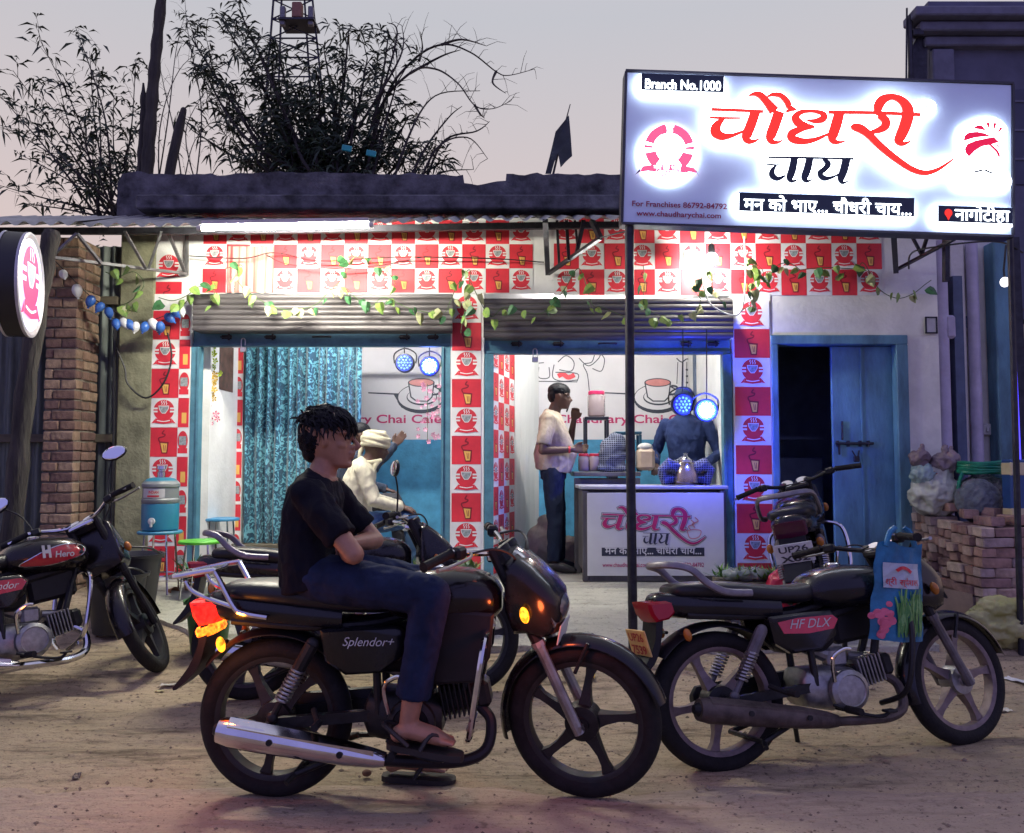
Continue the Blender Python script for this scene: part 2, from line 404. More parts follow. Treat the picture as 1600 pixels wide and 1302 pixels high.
# printed plastic sheet hanging loose and creased over the first squares
m = MB(); m.sheet(lambda u, v: (X(352) + (X(425) - X(352)) * u, YF - .018 - .008 * sin(u * 31) * (1 - .5 * v) - .002 * sin(u * 77), Z(458) + (Z(386) - Z(458)) * v), 60, 4)
m.build('creased_sheet', mat('creased_print', (.60, .05, .05), .35, var=.5, vs=3, col2=(.66, .52, .44), stretch=(9, 1, .2)), fas)
def pillar(px0, px1, pyt, pyb, y0=YF - .01, name='pillar'):
    m = MB(); m.box(((X(px0) + X(px1)) / 2, y0 + .16, (Z(pyt) + FL - .05) / 2), (X(px1) - X(px0), .32, Z(pyt) - FL + .05)); return m.build(name, m_white, shop)
p1_ = pillar(233, 297, 460, 905); p2_ = pillar(704, 756, 460, 905); p3_ = pillar(1146, 1206, 460, 905)
yq = YF - .01
tiles_on(p1_, X(235), X(279), Z(900), Z(486), 1, 9, yq, 1); tiles_on(p1_, X(279), X(296), Z(900), Z(486), 1, 9, yq, 0)
tiles_on(fas, X(237), X(280), Z(486), Z(395), 1, 2, YF, 0)
tiles_on(p2_, X(706), X(752), Z(906), Z(461), 1, 10, yq, 0)
tiles_on(p3_, X(1148), X(1204), Z(926), Z(470), 1, 10, yq, 0)
# walls right of the shutters, with the doorway cut out
m = MB()
def wall(x0, x1, z0, z1, y0=YF, t=.24): m.box(((x0 + x1) / 2, y0 + t / 2, (z0 + z1) / 2), (x1 - x0, t, z1 - z0))
wall(X(1206) + .001, X(1470), Z(524), zsh - .001); wall(X(1420), X(1470), FL - .05, Z(524) - .001)
m.build('side_wall', m_grey, shop)
# roller shutters rolled up in their boxes
def shutter(px0, px1, pyt, pyb):
    x0, x1, z0, z1 = X(px0, YF - .2), X(px1, YF - .2), Z(pyb, YF - .2), Z(pyt, YF - .2)
    m = MB(); m.box(((x0 + x1) / 2, YF - .09, (z0 + z1) / 2), (x1 - x0, .17, z1 - z0)); b = m.build('shutter_box', m_shut, shop)
    n = 7; h = (z1 - z0) / n
    sl_ = MB(); sl_.tube([(x0 - .01, 0, 0), (x1 + .01, 0, 0)], h * .52, 8, el=.5); me = sl_.mesh('slat', m_shut, 50)
    for k in range(n): put('slat', me, b, (0, YF - .175 - .004 * (k % 2), z0 + h * (k + .5)))
    return b
shutter(298, 704, 459, 516); shutter(757, 1147, 466, 527)
# painted steel frames in the two openings
def opening(px0, px1, pyt, hdr, jw):
    x0, x1, z1 = X(px0), X(px1), Z(pyt)
    m = MB(); hb = Z(hdr)
    m.box(((x0 + x1) / 2, YF + .06, (z1 + hb) / 2), (x1 - x0, .05, z1 - hb), bev=.004)
    m.box(((x0 + x1) / 2, YF + .03, hb + .012), (x1 - x0 - .01, .05, .024), bev=.003)
    fr = m.build('shutter_frame', m_teal, shop)
    for a, b in ((x0, x0 + jw), (x1 - jw, x1)):
        m = MB(); m.box(((a + b) / 2, YF + .035, (hb + FL) / 2 - .002), (b - a, .09, hb - FL), bev=.004)
        m.box(((a + b) / 2 + (.03 if a == x0 else -.03), YF - .016, (hb + FL) / 2), (.02, .02, hb - FL - .02)); m.build('jamb', m_teal, shop)
    m = MB(); cx = (x0 + x1) / 2; zz = (z1 + hb) / 2 + .01
    m.tube(cr([(cx - .07, YF + .03, zz), (cx - .065, YF, zz), (cx + .065, YF, zz), (cx + .07, YF + .03, zz)], 4), .008, 6); m.build('handle', m_iron, fr)
    for f in (.13, .3, .82, .93):
        xx = x0 + (x1 - x0) * f; m = MB()
        m.box((xx, YF + .028, zz), (.085, .012, .035), bev=.003); m.tube([(xx - .05, YF + .018, zz), (xx + .05, YF + .018, zz)], .007, 6); m.box((xx + .02, YF + .02, zz), (.012, .025, .055), bev=.002)
        m.build('latch', m_iron, fr)
opening(297, 704, 515, 541, .075); opening(757, 1144, 524, 553, .075)
for px, py in ((380, 540), (836, 556)):
    lk = thing('padlock', 'padlock hanging open on the %s shutter frame' % ('left-hand curtained' if px < 500 else 'right-hand counter'), 'padlock', at(px, py, YF - .02))
    m = MB(); m.box((0, 0, -.035), (.05, .022, .045), bev=.006); m.build('body', mat('steel', (.5, .5, .5), .3, 1), lk)
    m = MB(); m.tube(cr([(-.016, 0, -.012), (-.016, 0, .045), (0, 0, .06), (.016, 0, .045), (.016, 0, .0)], 5), .005, 6); m.build('shackle', mat('steel'), lk)
# parapet above the awning, broken along its top
m = MB(); yp = YF + .02
top = [(172, 284), (180, 272), (205, 266), (222, 271), (330, 271), (440, 268), (520, 268), (560, 271), (640, 271), (722, 272), (724, 285), (745, 287), (776, 283), (790, 282), (791, 271), (850, 270), (905, 270), (985, 272), (1100, 272), (1440, 276)]
tp = [(X(a), Z(b)) for a, b in top]; rings = []
ex = []
for (a, za), (b, zb) in zip(tp, tp[1:]):
    k = max(1, int((b - a) / .05))
    for i in range(k): t = i / k; ex.append((a + (b - a) * t, za + (zb - za) * t + .03 * noise.noise(V((a * 9 + i * .35, 2, 0))) + .012 * noise.noise(V((a * 9 + i * 1.3, 5, 0)))))
ex.append(tp[-1])
zb_ = Z(336)
m.loft([[(x, yp, zb_) for x, z in ex], [(x, yp + .03 * noise.noise(V((x * 5, 1, 4))), z) for x, z in ex], [(x, yp + .16, z - .006) for x, z in ex], [(x, yp + .16, zb_) for x, z in ex]], cap=False, closed=False)
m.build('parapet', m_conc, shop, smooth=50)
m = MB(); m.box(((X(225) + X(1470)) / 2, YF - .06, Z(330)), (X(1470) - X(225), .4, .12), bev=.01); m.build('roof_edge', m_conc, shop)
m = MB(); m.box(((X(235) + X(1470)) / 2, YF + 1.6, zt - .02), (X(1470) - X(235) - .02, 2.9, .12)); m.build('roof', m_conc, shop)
# inside: floor, walls, ceiling
YB = 8.85; xl, xr = X(312), X(1147)
m = MB(); m.box(((xl + 3.3) / 2, YF + 1.2, FL - .06), (3.3 - xl + .6, 2.6, .12)); m.build('shop_floor', mat('shop_floor', (.30, .29, .26), .6, var=.2, vs=4), shop)
ceil_z = Z(470)
m = MB(); m.box(((xl + xr) / 2, YF + 1.15, ceil_z + .12), (xr - xl + .3, 1.8, .06)); m.build('ceiling', m_white, shop)
m = MB(); m.box((xl - .05, YF + .98, (FL + ceil_z) / 2), (.1, 1.5, ceil_z - FL)); m.build('inner_side_wall', m_white, shop)
m = MB(); m.box((xr + .06, YF + 1.03, (FL + ceil_z) / 2), (.1, 1.6, ceil_z - FL)); m.build('inner_side_wall', m_white, shop)
zd = Z(687, YB)
m = MB(); m.box(((xl + xr) / 2, YB + .05, (zd + ceil_z + .1) / 2), (xr - xl + .6, .1, ceil_z + .1 - zd)); back = m.build('back_wall', m_back, shop)
m = MB(); m.box(((xl + xr) / 2, YB + .045, (zd + FL) / 2), (xr - xl + .6, .1, zd - FL)); m.build('blue_dado', m_dado, shop)
XB = lambda px: X(px, YB); ZB = lambda py: Z(py, YB)
def cafe_print(dx, wid, x_cup):
    d = Dr()
    d.text('Chaudhary Chai Cafe', XB(dx), ZB(661), XB(dx + wid) - XB(dx), 0, 2, h=(ZB(648) - ZB(661)), off=.018)
    T = lambda px, py: (XB(x_cup + px), ZB(615 + py))
    d.circ(T(3, 8), XB(x_cup + 38) - XB(x_cup), 1, 1.5, rz=(ZB(0) - ZB(22))); d.circ(T(2, 6), XB(x_cup + 35) - XB(x_cup), 2, 2.2, rz=(ZB(0) - ZB(18.5)))
    d.circ(T(4, 6), XB(x_cup + 24) - XB(x_cup), 1, 2.8, rz=(ZB(0) - ZB(12))); d.circ(T(4, 5), XB(x_cup + 22.5) - XB(x_cup), 2, 3.2, rz=(ZB(0) - ZB(10.5)))
    d.poly([T(-18, -17), T(24, -17), T(21, 6), T(14, 13), T(-5, 13), T(-14, 6)], 1, 4); d.poly([T(-16, -17), T(22, -17), T(19, 5), T(13, 11), T(-4, 11), T(-12, 5)], 2, 4.6)
    d.circ(T(3, -17), XB(x_cup + 21) - XB(x_cup), 1, 5.2, rz=(ZB(0) - ZB(6.5))); d.circ(T(3, -17), XB(x_cup + 19) - XB(x_cup), 3, 5.8, rz=(ZB(0) - ZB(5)))
    d.stroke([T(24, -12), T(33, -10), T(30, 0), T(21, 2)], .02, 1, 5)
    d.poly([T(-80, -2), T(-30, 0), T(-30, 12), T(-12, 28), T(-28, 22), T(-40, 2), T(-80, 0)], 1, 1)
    for f in v.v: pass
    return d
class v: v = []
for nm, a in (('left', (468, 222, 655)), ('right', (868, 224, 1025))):
    d = cafe_print(*a); d.T = Mx.Identity(4)
    o = d.build('wall_print', [m_mag, m_ink, m_back, m_pink], back); o.location.y += YB - .002
# line drawings on the right-hand back wall
d = Dr(); T = lambda px, py: (XB(px), ZB(py))
for a in ([(842, 574), (842, 590), (858, 590), (858, 574)], [(866, 570), (864, 590), (880, 596), (902, 594)], [(872, 566), (885, 556), (897, 566), (893, 580), (874, 578)], [(905, 560), (920, 572), (936, 560), (940, 548)], [(930, 552), (925, 566), (912, 570), (918, 585), (921, 612)], [(838, 596), (902, 597)], [(838, 568), (850, 567)], [(868, 582), (902, 584), (902, 596)], [(926, 576), (940, 580), (945, 562), (938, 552)]):
    d.stroke([T(*p) for p in a], .010, 0, 2)
d.stroke([T(872, 588), T(880, 585), T(888, 590), T(898, 586)], .05, 1, 1.5)
o = d.build('wall_print', [m_ink, m_red], back); o.location.y += YB - .002; d = Dr()
for k in range(10): x = 1060 + k * 7; d.stroke([T(x, 566), T(x - 2 + k * .4, 600 + (k % 3) * 14)], .008, 0, 2, n=1)
d.stroke([T(1058, 560), T(1066, 566), T(1075, 561), T(1085, 567), T(1096, 561), T(1108, 566), T(1120, 560)], .012, 0, 2)
d.stroke([T(1083, 606), T(1083, 583), T(1090, 574), T(1098, 584), T(1098, 606)], .02, 0, 2)
for x in (1074, 1108):
    for z in (578, 588, 598): d.circ(T(x, z), .013, 0, 2, n=8)
o = d.build('wall_print', [m_ink, m_red], back); o.location.y += YB - .002
# slanting partition between the two rooms: printed squares, then white boards
pa, pb, pc = V((X(769, 7.1), 7.1, 0)), V((X(803, 7.85), 7.85, 0)), V((X(840, 8.45), 8.45, 0))
m = MB(); m.prism([(p.x, p.y) for p in (pa, pb, pc, pc + V((-.08, .02, 0)), pb + V((-.08, .02, 0)), pa + V((-.04, .04, 0)))], FL, ceil_z, 'z'); part = m.build('partition', m_white, shop)
dr_ = (pb - pa); Lw = dr_.length; ang = math.atan2(dr_.y, dr_.x); tw = Lw / 4
for r in range(8):
    for c in range(4):
        p = pa + dr_ * ((c + .5) / 4); k = 'logo' if (r + c) % 2 else 'cup'
        o = put('printed_tile', tile_mesh(k, tw, .247), part, (p.x + .004 * sin(ang), p.y - .004 * cos(ang), FL + .15 + .247 * r)); o.rotation_euler = (0, 0, ang)
d2 = (pc - pb)
for k in range(5):
    p = pb + d2 * ((k + .5) / 5); a2 = math.atan2(d2.y, d2.x); m = MB(); w_ = d2.length / 5 - .004
    m.box((0, 0, 0), (w_, .012, ceil_z - FL - .06), bev=.003); o = m.build('board', mat('white_board', (.70, .71, .70), .6, var=.08, vs=4, stretch=(1, 1, .2)), part)
    o.location = V((p.x + .008 * sin(a2), p.y - .008 * cos(a2), (FL + ceil_z) / 2)); o.rotation_euler = (0, 0, a2)
# tiled post beside the curtain, and small things on the inner side wall
px_ = at(370, 700, 7.95); m = MB(); m.box((px_.x, 8.03, (FL + ceil_z) / 2), (.10, .14, ceil_z - FL)); post = m.build('inner_post', m_white, shop)
tiles_on(post, px_.x - .048, px_.x + .048, FL + .08, FL + .08 + .25 * 9, 1, 9, 7.96, 0)
# doorway on the right: frame, leaf, dark room
m = MB(); yd = YF + .05; xa, xb, zt2 = X(1206), X(1420), Z(524)
zd0 = FL - .02
m.box(((xa + xb) / 2, YF + .05, zt2 - .04), (xb - xa, .14, .08), bev=.006); m.box((xa + .03, YF + .05, (zd0 + zt2 - .08) / 2), (.055, .14, zt2 - .08 - zd0), bev=.006); m.box((xb - .05, YF + .05, (zd0 + zt2 - .08) / 2), (.10, .14, zt2 - .08 - zd0), bev=.006)
m.build('door_frame', m_door, shop)
xm = X(1306); xc = xb - .10
m = MB(); m.box(((xm + xc) / 2, YF + .09, (zd0 + zt2 - .08) / 2), (xc - xm, .035, zt2 - .09 - zd0), bev=.004)
leaf = m.build('door', m_door, shop)
m = MB(); m.box(((xm + xc) / 2 - .01, YF + .068, (zd0 + zt2) / 2), (.012, .012, zt2 - .2 - zd0)); m.build('joint_strip', m_door, leaf)
m = MB(); lx, lz = X(1338), Z(693); m.tube([(lx - .16, YF + .05, lz), (lx + .16, YF + .05, lz)], .011, 8)
for k in (-.14, -.05, .05, .12): m.box((lx + k, YF + .06, lz), (.02, .03, .05), bev=.003)
m.box((lx - .13, YF + .052, lz - .05), (.014, .014, .09)); m.box((lx - .10, YF + .055, lz + .11), (.012, .02, .16), bev=.002); m.build('bolt', m_iron, leaf)
m = MB(); m.tube(cr([(lx - .02, YF + .055, lz - .06), (lx + .01, YF + .03, lz - .12), (lx + .04, YF + .055, lz - .06)], 5), .006, 6); m.box((lx + .01, YF + .04, lz - .13), (.05, .02, .05), bev=.006); m.build('padlock', m_iron, leaf)
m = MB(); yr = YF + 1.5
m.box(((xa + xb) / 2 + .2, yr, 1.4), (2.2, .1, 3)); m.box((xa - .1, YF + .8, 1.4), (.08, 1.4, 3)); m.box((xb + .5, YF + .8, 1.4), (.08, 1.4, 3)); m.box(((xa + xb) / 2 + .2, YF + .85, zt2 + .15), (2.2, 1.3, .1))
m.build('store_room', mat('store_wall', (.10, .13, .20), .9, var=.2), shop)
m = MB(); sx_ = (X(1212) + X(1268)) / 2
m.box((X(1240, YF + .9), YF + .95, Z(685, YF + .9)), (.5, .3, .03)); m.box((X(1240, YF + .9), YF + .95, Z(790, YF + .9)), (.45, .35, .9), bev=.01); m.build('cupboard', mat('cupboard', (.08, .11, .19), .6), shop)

# neighbouring right-hand buildings
nb = thing('plastered_house', 'dark upper storey of the house with a moulded cornice behind the lit signboard', 'house', (4.6, 7.6, .28), world=True)
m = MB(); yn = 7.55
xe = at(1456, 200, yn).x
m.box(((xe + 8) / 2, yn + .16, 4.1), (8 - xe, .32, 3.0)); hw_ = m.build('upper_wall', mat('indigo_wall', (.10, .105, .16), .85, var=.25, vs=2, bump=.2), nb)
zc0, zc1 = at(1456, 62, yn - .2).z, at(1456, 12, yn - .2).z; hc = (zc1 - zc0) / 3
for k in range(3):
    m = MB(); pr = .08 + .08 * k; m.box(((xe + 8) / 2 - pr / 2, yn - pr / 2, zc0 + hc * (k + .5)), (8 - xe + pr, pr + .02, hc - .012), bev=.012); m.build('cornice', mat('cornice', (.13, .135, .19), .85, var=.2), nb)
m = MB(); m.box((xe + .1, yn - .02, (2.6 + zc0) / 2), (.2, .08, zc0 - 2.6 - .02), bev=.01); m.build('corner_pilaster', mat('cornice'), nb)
for k in range(3):
    m = MB()
    m.box((at(1560, 200, yn).x + .0, yn - .012, at(1540, 205 - 45 * (k - 1), yn).z), (.62, .03, .02)); m.build('window_ledge', mat('cornice'), nb)
m = MB(); m.box((at(1568, 200, yn).x, yn - .006, at(1540, 215, yn).z), (.55, .02, .9), bev=.005); m.build('window_shutter', mat('dark_shutter', (.05, .055, .10), .7), nb)
rl = thing('balcony_rail', 'bent black pipe railing sticking out from the dark upper storey', 'railing', at(1440, 110, 7.4), world=True)
m = MB(); yy = 7.42; q = lambda a, b: at(a, b, yy)
m.tube(cr([q(1423, 125), q(1422, 60), q(1423, 26), q(1436, 22), q(1470, 21)], 3), .022, 7); m.build('rail', m_iron, rl)
m = MB(); m.tube([q(1416, 135), q(1417, 13)], .009, 6); m.build('rod', m_iron, rl)
m = MB(); m.box(q(1434, 52), (.10, .06, .07), bev=.01); m.build('bracket', m_iron, rl)
m = MB(); m.prism([(q(1430, 70).x, q(0, 70).z), (q(1448, 40).x, q(0, 34).z), (q(1456, 36).x, q(0, 30).z), (q(1456, 130).x, q(0, 130).z), (q(1427, 130).x, q(0, 130).z)], 7.5, 7.54); m.build('screen', m_iron, rl)
rw = thing('side_porch', 'pale plastered wall with upright violet shadow stripes modelled as rods beside the blue door', 'wall', (4.2, 7.2, .25), world=True)
m = MB(); m.box((X(1520, 7.25), 7.33, 1.75), (X(1580, 7.25) - X(1468, 7.25), .15, 3.1)); wl = m.build('wall', m_grey, rw)
m_shadow = mat('shadow_violet', (.46, .43, .54), .5, var=.15)  # upright wall shadows modelled as rods, their shade put into the violet colour
m = MB(); x_ = X(1476, 7.1); m.tube([(x_, 7.1, .2), (x_, 7.1, 3.2)], .055, 12); m.box((x_ + .05, 7.08, Z(512, 7.1)), (.09, .08, .2), bev=.02); m.build('shadow_stripe', m_shadow, rw)  # the side block shapes the box part of this shadow
m = MB(); x_ = X(1526, 7.18); m.tube([(x_, 7.18, .2), (x_, 7.18, 3.2)], .05, 12); m.build('shadow_stripe', m_shadow, rw)
m = MB(); m.box((X(1502, 7.2), 7.22, 1.75), (.15, .06, 3.0), bev=.02); m.build('pilaster', m_grey, rw)
m = MB(); m.box((X(1571, 7.1), 7.16, 1.7), (.13, .16, 3.0), bev=.01); m.build('door_post', m_door, rw)
m = MB(); m.box((X(1548, 7.2), 7.23, Z(671, 7.2)), (.13, .04, .10), bev=.008); s_ = m.build('switch_board', mat('pale_plastic', (.55, .55, .52), .4), rw)
for k in (-1, 1):
    m = MB(); m.box((X(1548, 7.2) + k * .03, 7.20, Z(671, 7.2)), (.02, .02, .04), bev=.003); m.build('switch', mat('pale_plastic'), s_)
m = MB(); fx = V((X(1457), YF - .012, Z(509))); m.box(fx, (.085, .02, .13), bev=.004); mb_ = m.build('meter_box', mat('pale_plastic'), shop)
m = MB()
for a, b, w2, h2 in ((0, .066, .10, .012), (0, -.066, .10, .012), (.045, 0, .012, .14), (-.045, 0, .012, .14)): m.box((fx.x + a, fx.y - .012, fx.z + b), (w2, .012, h2))
m.build('frame', m_iron, mb_)
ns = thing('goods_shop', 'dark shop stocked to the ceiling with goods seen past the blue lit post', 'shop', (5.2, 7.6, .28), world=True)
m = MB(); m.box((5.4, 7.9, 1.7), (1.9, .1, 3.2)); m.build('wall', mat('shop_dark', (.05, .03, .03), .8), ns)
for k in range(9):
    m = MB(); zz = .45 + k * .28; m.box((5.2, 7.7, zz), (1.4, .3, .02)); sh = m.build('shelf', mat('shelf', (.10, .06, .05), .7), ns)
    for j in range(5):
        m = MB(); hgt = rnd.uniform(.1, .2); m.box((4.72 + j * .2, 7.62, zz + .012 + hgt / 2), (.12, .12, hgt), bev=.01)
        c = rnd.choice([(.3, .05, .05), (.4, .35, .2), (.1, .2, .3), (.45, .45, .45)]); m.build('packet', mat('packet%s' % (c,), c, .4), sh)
bp = thing('lit_post', 'thin post with a blue light strip at the edge of the goods shop', 'post', at(1588, 700, 6.3), world=True)
a, b = at(1583, 372, 6.3), at(1604, 820, 6.3); a = at(1579, 372, 6.3)
m = MB(); m.bar((b.x, 6.3, gz(6.3)), (a.x + .02, 6.3, a.z), .06); m.build('post', m_iron, bp)
m = MB(); m.bar((b.x - .035, 6.28, .9), (a.x - .01, 6.28, a.z - .4), .014); m.build('light_strip', mat('blue_strip', (.05, .05, .6), .5, emit=(.08, .06, 1), es=2.5), bp)
lb = thing('bulb', 'small round white bulb hanging beside the pale porch wall', 'bulb', at(1570, 441, 6.6))
m = MB(); m.ell((0, 0, 0), (.035, .035, .04)); m.build('glass', mat('bulb_white', (.8, .8, .8), .3, emit=(1, .95, .9), es=3), lb)
m = MB(); m.tube([(0, 0, .03), (-.005, 0, .1), (.02, 0, .30)], .008, 6); m.build('wire', m_black, lb)
# wall behind everything at the left, brick pier and sheet fence
bk = thing('brick_pier', 'old bare brick pier with crumbling mortar beside the tin fence', 'pier', (X(92, 6.6), 6.77, .2), world=True)
m_brk = [mat('brick%d' % i, c, .9, var=.35, vs=9, bump=.6, bs=30) for i, c in enumerate([(.15, .09, .07), (.20, .125, .09), (.12, .07, .06), (.24, .165, .115)])]
m = MB(); y0, y1 = 6.60, 6.95; x0b, x1b = X(66, 6.6), X(117, 6.6)
zb0, nrow, bh = .15, 36, .082
m.box(((x0b + x1b) / 2, (y0 + y1) / 2, zb0 + nrow * bh / 2), (x1b - x0b - .03, y1 - y0 - .03, nrow * bh)); core = m.build('mortar', mat('mortar', (.16, .145, .115), .95, var=.3, vs=20, bump=.6), bk)
BM = {}
def brick_mesh(l, w_, h, i):
    k = (round(l, 3), round(w_, 3), i % 6, i % 4)
    if k not in BM:
        m = MB(); q = random.Random(i); m.box((0, 0, 0), (l, w_, h), bev=.007)
        m.v = [tuple(c + q.uniform(-.003, .003) for c in p) for p in m.v]; BM[k] = m.mesh('brick', m_brk[i % 4], smooth=30)
    return BM[k]
for r in range(nrow):
    zz = zb0 + bh * (r + .5); wx = x1b - x0b; dy = y1 - y0
    fr_ = [(0, .5), (.5, 1)] if r % 2 else [(0, .28), (.28, 1)]
    for a, b in fr_: put('brick', brick_mesh((b - a) * wx - .008, .11, bh - .012, rnd.randrange(99)), bk, (x0b + wx * (a + b) / 2 + rnd.uniform(-.004, .004), y0 + .055 + rnd.uniform(-.006, .006), zz))
    sd_ = [(.33, .66), (.66, 1)] if r % 2 else [(.33, 1.0)]
    for a, b in sd_: put('brick', brick_mesh(.11, (b - a) * dy - .008, bh - .012, rnd.randrange(99)), bk, (x1b - .055 + rnd.uniform(-.006, .006), y0 + dy * (a + b) / 2, zz))
m_tin = mat('tin_sheet', (.115, .135, .125), .55, .35, var=.45, vs=5, stretch=(2, 1, .3))
tf = thing('tin_fence', 'weathered corrugated tin fence standing behind the brick pier', 'fence', (-4.6, 7.05, .25), world=True)
for i, (a, b) in enumerate(((-140, -60), (-62, 20), (18, 100), (96, 185))):
    xa_, xb_ = X(a, 7.05), X(b, 7.05); m = MB()
    m.sheet(lambda u, v, xa_=xa_, xb_=xb_, i=i: (xa_ + (xb_ - xa_) * u, 7.05 + .02 * (i % 2) + .016 * sin(u * (xb_ - xa_) / .085 * 2 * pi), .2 + 2.95 * v), 44, 1); m.build('sheet', m_tin, tf)
for zz in (at(0, 685, 7.0).z, at(0, 470, 7.0).z):
    m = MB(); m.box((X(20, 7), 7.005, zz), (X(180, 7) - X(-140, 7), .045, .07), bev=.004); m.build('rail', mat('old_wood', (.10, .085, .06), .85, var=.4, vs=6, stretch=(.3, 3, 3)), tf)
cp = thing('concrete_wall', 'mossy bare concrete wall end beside the tiled shop pillar', 'wall', (X(208, 6.98), 7.1, .25), world=True)
m = MB(); m.box((X(209, 6.98), 7.08, 1.72), (X(236, 6.98) - X(180, 6.98), .2, 3.1), bev=.015); m.build('slab', m_moss, cp)
m = MB(); x_ = X(179, 6.95); m.tube(cr([(x_, 6.93, .3), (x_ + .01, 6.93, 1.2), (x_ - .005, 6.93, 2.1), (x_, 6.93, 2.5)], 3), .012, 6); m.build('cable', m_black, cp)
wp = thing('wooden_post', 'dark leaning tree-trunk post carrying the round lit sign', 'post', (at(28, 800, 5.6).x, 5.6, gz(5.6)), world=True)
m = MB(); a, b = at(22, 800, 5.6), at(66, 440, 5.6); bt = V((at(10, 900, 5.6).x, 5.6, gz(5.6) - .05))
m.tube(cr([bt, (a.x, 5.6, a.z), tuple((a + b) / 2 + V((-.02, 0, 0))), tuple(b), tuple(b + V((.03, .05, .36)))], 5), [.072 + .008 * sin(k * 2.1) - .0008 * k for k in range(21)], 12); m.build('trunk', mat('bark', (.04, .036, .032), .9, var=.5, vs=14, bump=.8, bs=40, stretch=(1, 1, .2)), wp)
# ------------------------------------------------------------------ awning and its trusses
YA = 5.95
m_cor = mat('awning_sheet', (.30, .30, .31), .5, .4, var=.3, vs=4)
aw = thing('corrugated_awning', 'rusty corrugated metal awning sheltering the front of the tea shop', 'awning', (0, 6.5, 3.0), world=True)
zf = lambda x: at(0, 351, YA).z + (at(0, 341, YA).z - at(0, 351, YA).z) * sst((x + 2.6) / 3.6)
xs0, xs1 = X(-130, YA), X(1500, YA)
nsh = 7
for k in range(nsh):
    a = xs0 + (xs1 - xs0) * k / nsh; b = xs0 + (xs1 - xs0) * (k + 1) / nsh + .05; m = MB(); dz = .006 * (k % 2); jag = rnd.uniform(-.03, .03)
    def fn(u, v_, a=a, b=b, dz=dz, jag=jag):
        x = a + (b - a) * u; y = YA + jag + (6.93 - YA - jag) * v_
        return (x, y, zf(x) + (.31 + .04 * sst((-x - 1.5) / 2)) * v_ + .016 * sin(x / .127 * 2 * pi) + dz)
    m.sheet(fn, 90, 2); m.build('corrugated_sheet', m_cor, aw, smooth=60)
m = MB()
pts = [(x, YA + .42, zf(x) + .07) for x in [xs0 + (xs1 - xs0) * i / 12 for i in range(13)]]
for p, q in zip(pts, pts[1:]): m.bar(p, q, .04, .05)
m.build('front_beam', m_iron, aw)
def truss(pts, name='truss'):
    m = MB()
    for a, b, w_ in pts: m.bar(at(*a), at(*b), w_, w_ * .7)
    return m.build(name, m_iron, aw)
A = YA + .06; B = 6.95
m_iron2 = mat('grey_iron', (.16, .16, .17), .5, .5, var=.3, vs=12)
t_ = truss([((80, 402, A), (292, 428, B), .03), ((82, 400, A), (120, 365, A), .022), ((120, 365, A), (158, 412, 6.2), .025), ((195, 362, 6.2), (228, 420, 6.55), .022), ((252, 362, 6.3), (232, 420, 6.55), .018), ((262, 362, 6.6), (290, 428, B), .025), ((292, 360, B), (292, 430, B), .03)])
t_.data.materials[0] = m_iron2
truss([((852, 345, A), (856, 428, B), .04), ((856, 428, B), (938, 372, A), .035), ((870, 345, 6.8), (874, 418, 6.8), .03), ((885, 345, 6.5), (889, 408, 6.5), .035), ((898, 345, 6.4), (904, 398, 6.4), .025), ((912, 345, 6.2), (900, 400, 6.5), .03), ((925, 345, 6.1), (938, 372, A), .04)])
truss([((1396, 360, A), (1400, 425, B), .04), ((1400, 422, B), (1490, 374, A), .03), ((1420, 360, 6.5), (1440, 398, 6.5), .025), ((1452, 360, 6.4), (1440, 398, 6.5), .025), ((1478, 360, 6.3), (1478, 440, 6.3), .05)])
# ------------------------------------------------------------------ tube light
def emis(name, c, s):
    m = mat(name, tuple(min(.8, k) for k in c), .5, emit=c, es=s, var=0, rvar=0)
    if name.startswith(('amber', 'tail')):          # moulded lens: the light comes through it in patches
        t = m.node_tree; n = t.nodes.new('ShaderNodeTexNoise'); n.inputs['Scale'].default_value = 42; c_ = t.nodes.new('ShaderNodeTexCoord'); t.links.new(c_.outputs['Object'], n.inputs[0])
        r = t.nodes.new('ShaderNodeMapRange'); r.inputs[1].default_value = .38; r.inputs[2].default_value = .64; r.inputs[3].default_value = s * .25; r.inputs[4].default_value = s * 1.7; t.links.new(n.outputs[0], r.inputs[0]); t.links.new(r.outputs[0], t.nodes['Principled BSDF'].inputs['Emission Strength'])
    if not name.endswith('_glow') and name != 'sign_white': m.cycles.emission_sampling = 'NONE'
    return m
tl = thing('tube_light', 'long bright tube light fixed under the awning edge', 'tube light', tuple(at(446, 355, YA - .02)), world=True)
a, b = at(316, 357, YA - .02), at(576, 352, YA - .02); d_ = (b - a).normalized()
m = MB(); m.tube([a, b], .017, 12); m.build('tube', emis('tube_glow', (1, .96, .80), 640), tl)
m = MB(); m.bar(a + V((0, .0, .036)), b + V((0, .0, .036)), .05, .028); m.build('batten', mat('pale_plastic'), tl)
for p, s in ((a, -1), (b, 1)):
    m = MB(); m.tube([p, p + d_ * s * .035], .021, 10); m.build('end_cap', mat('pale_plastic'), tl)
# lamps inside the two rooms, above the openings
for i, (p, q, e_) in enumerate(((430, 640, 250), (850, 1060, 320))):
    t = thing('tube_light', 'tube light above the %s inside the shop' % ('curtain' if i == 0 else 'serving counter'), 'tube light', (X((p + q) / 2), YF + .28, 2.62))
    L = (X(q) - X(p)) / 2
    m = MB(); m.tube([(-L, 0, 0), (L, 0, 0)], .016, 10); m.build('tube', emis('room_glow', (1, .98, .93), e_), t)
    m = MB(); m.box((0, 0, .04), (2 * L + .06, .05, .03)); m.build('batten', mat('pale_plastic'), t)
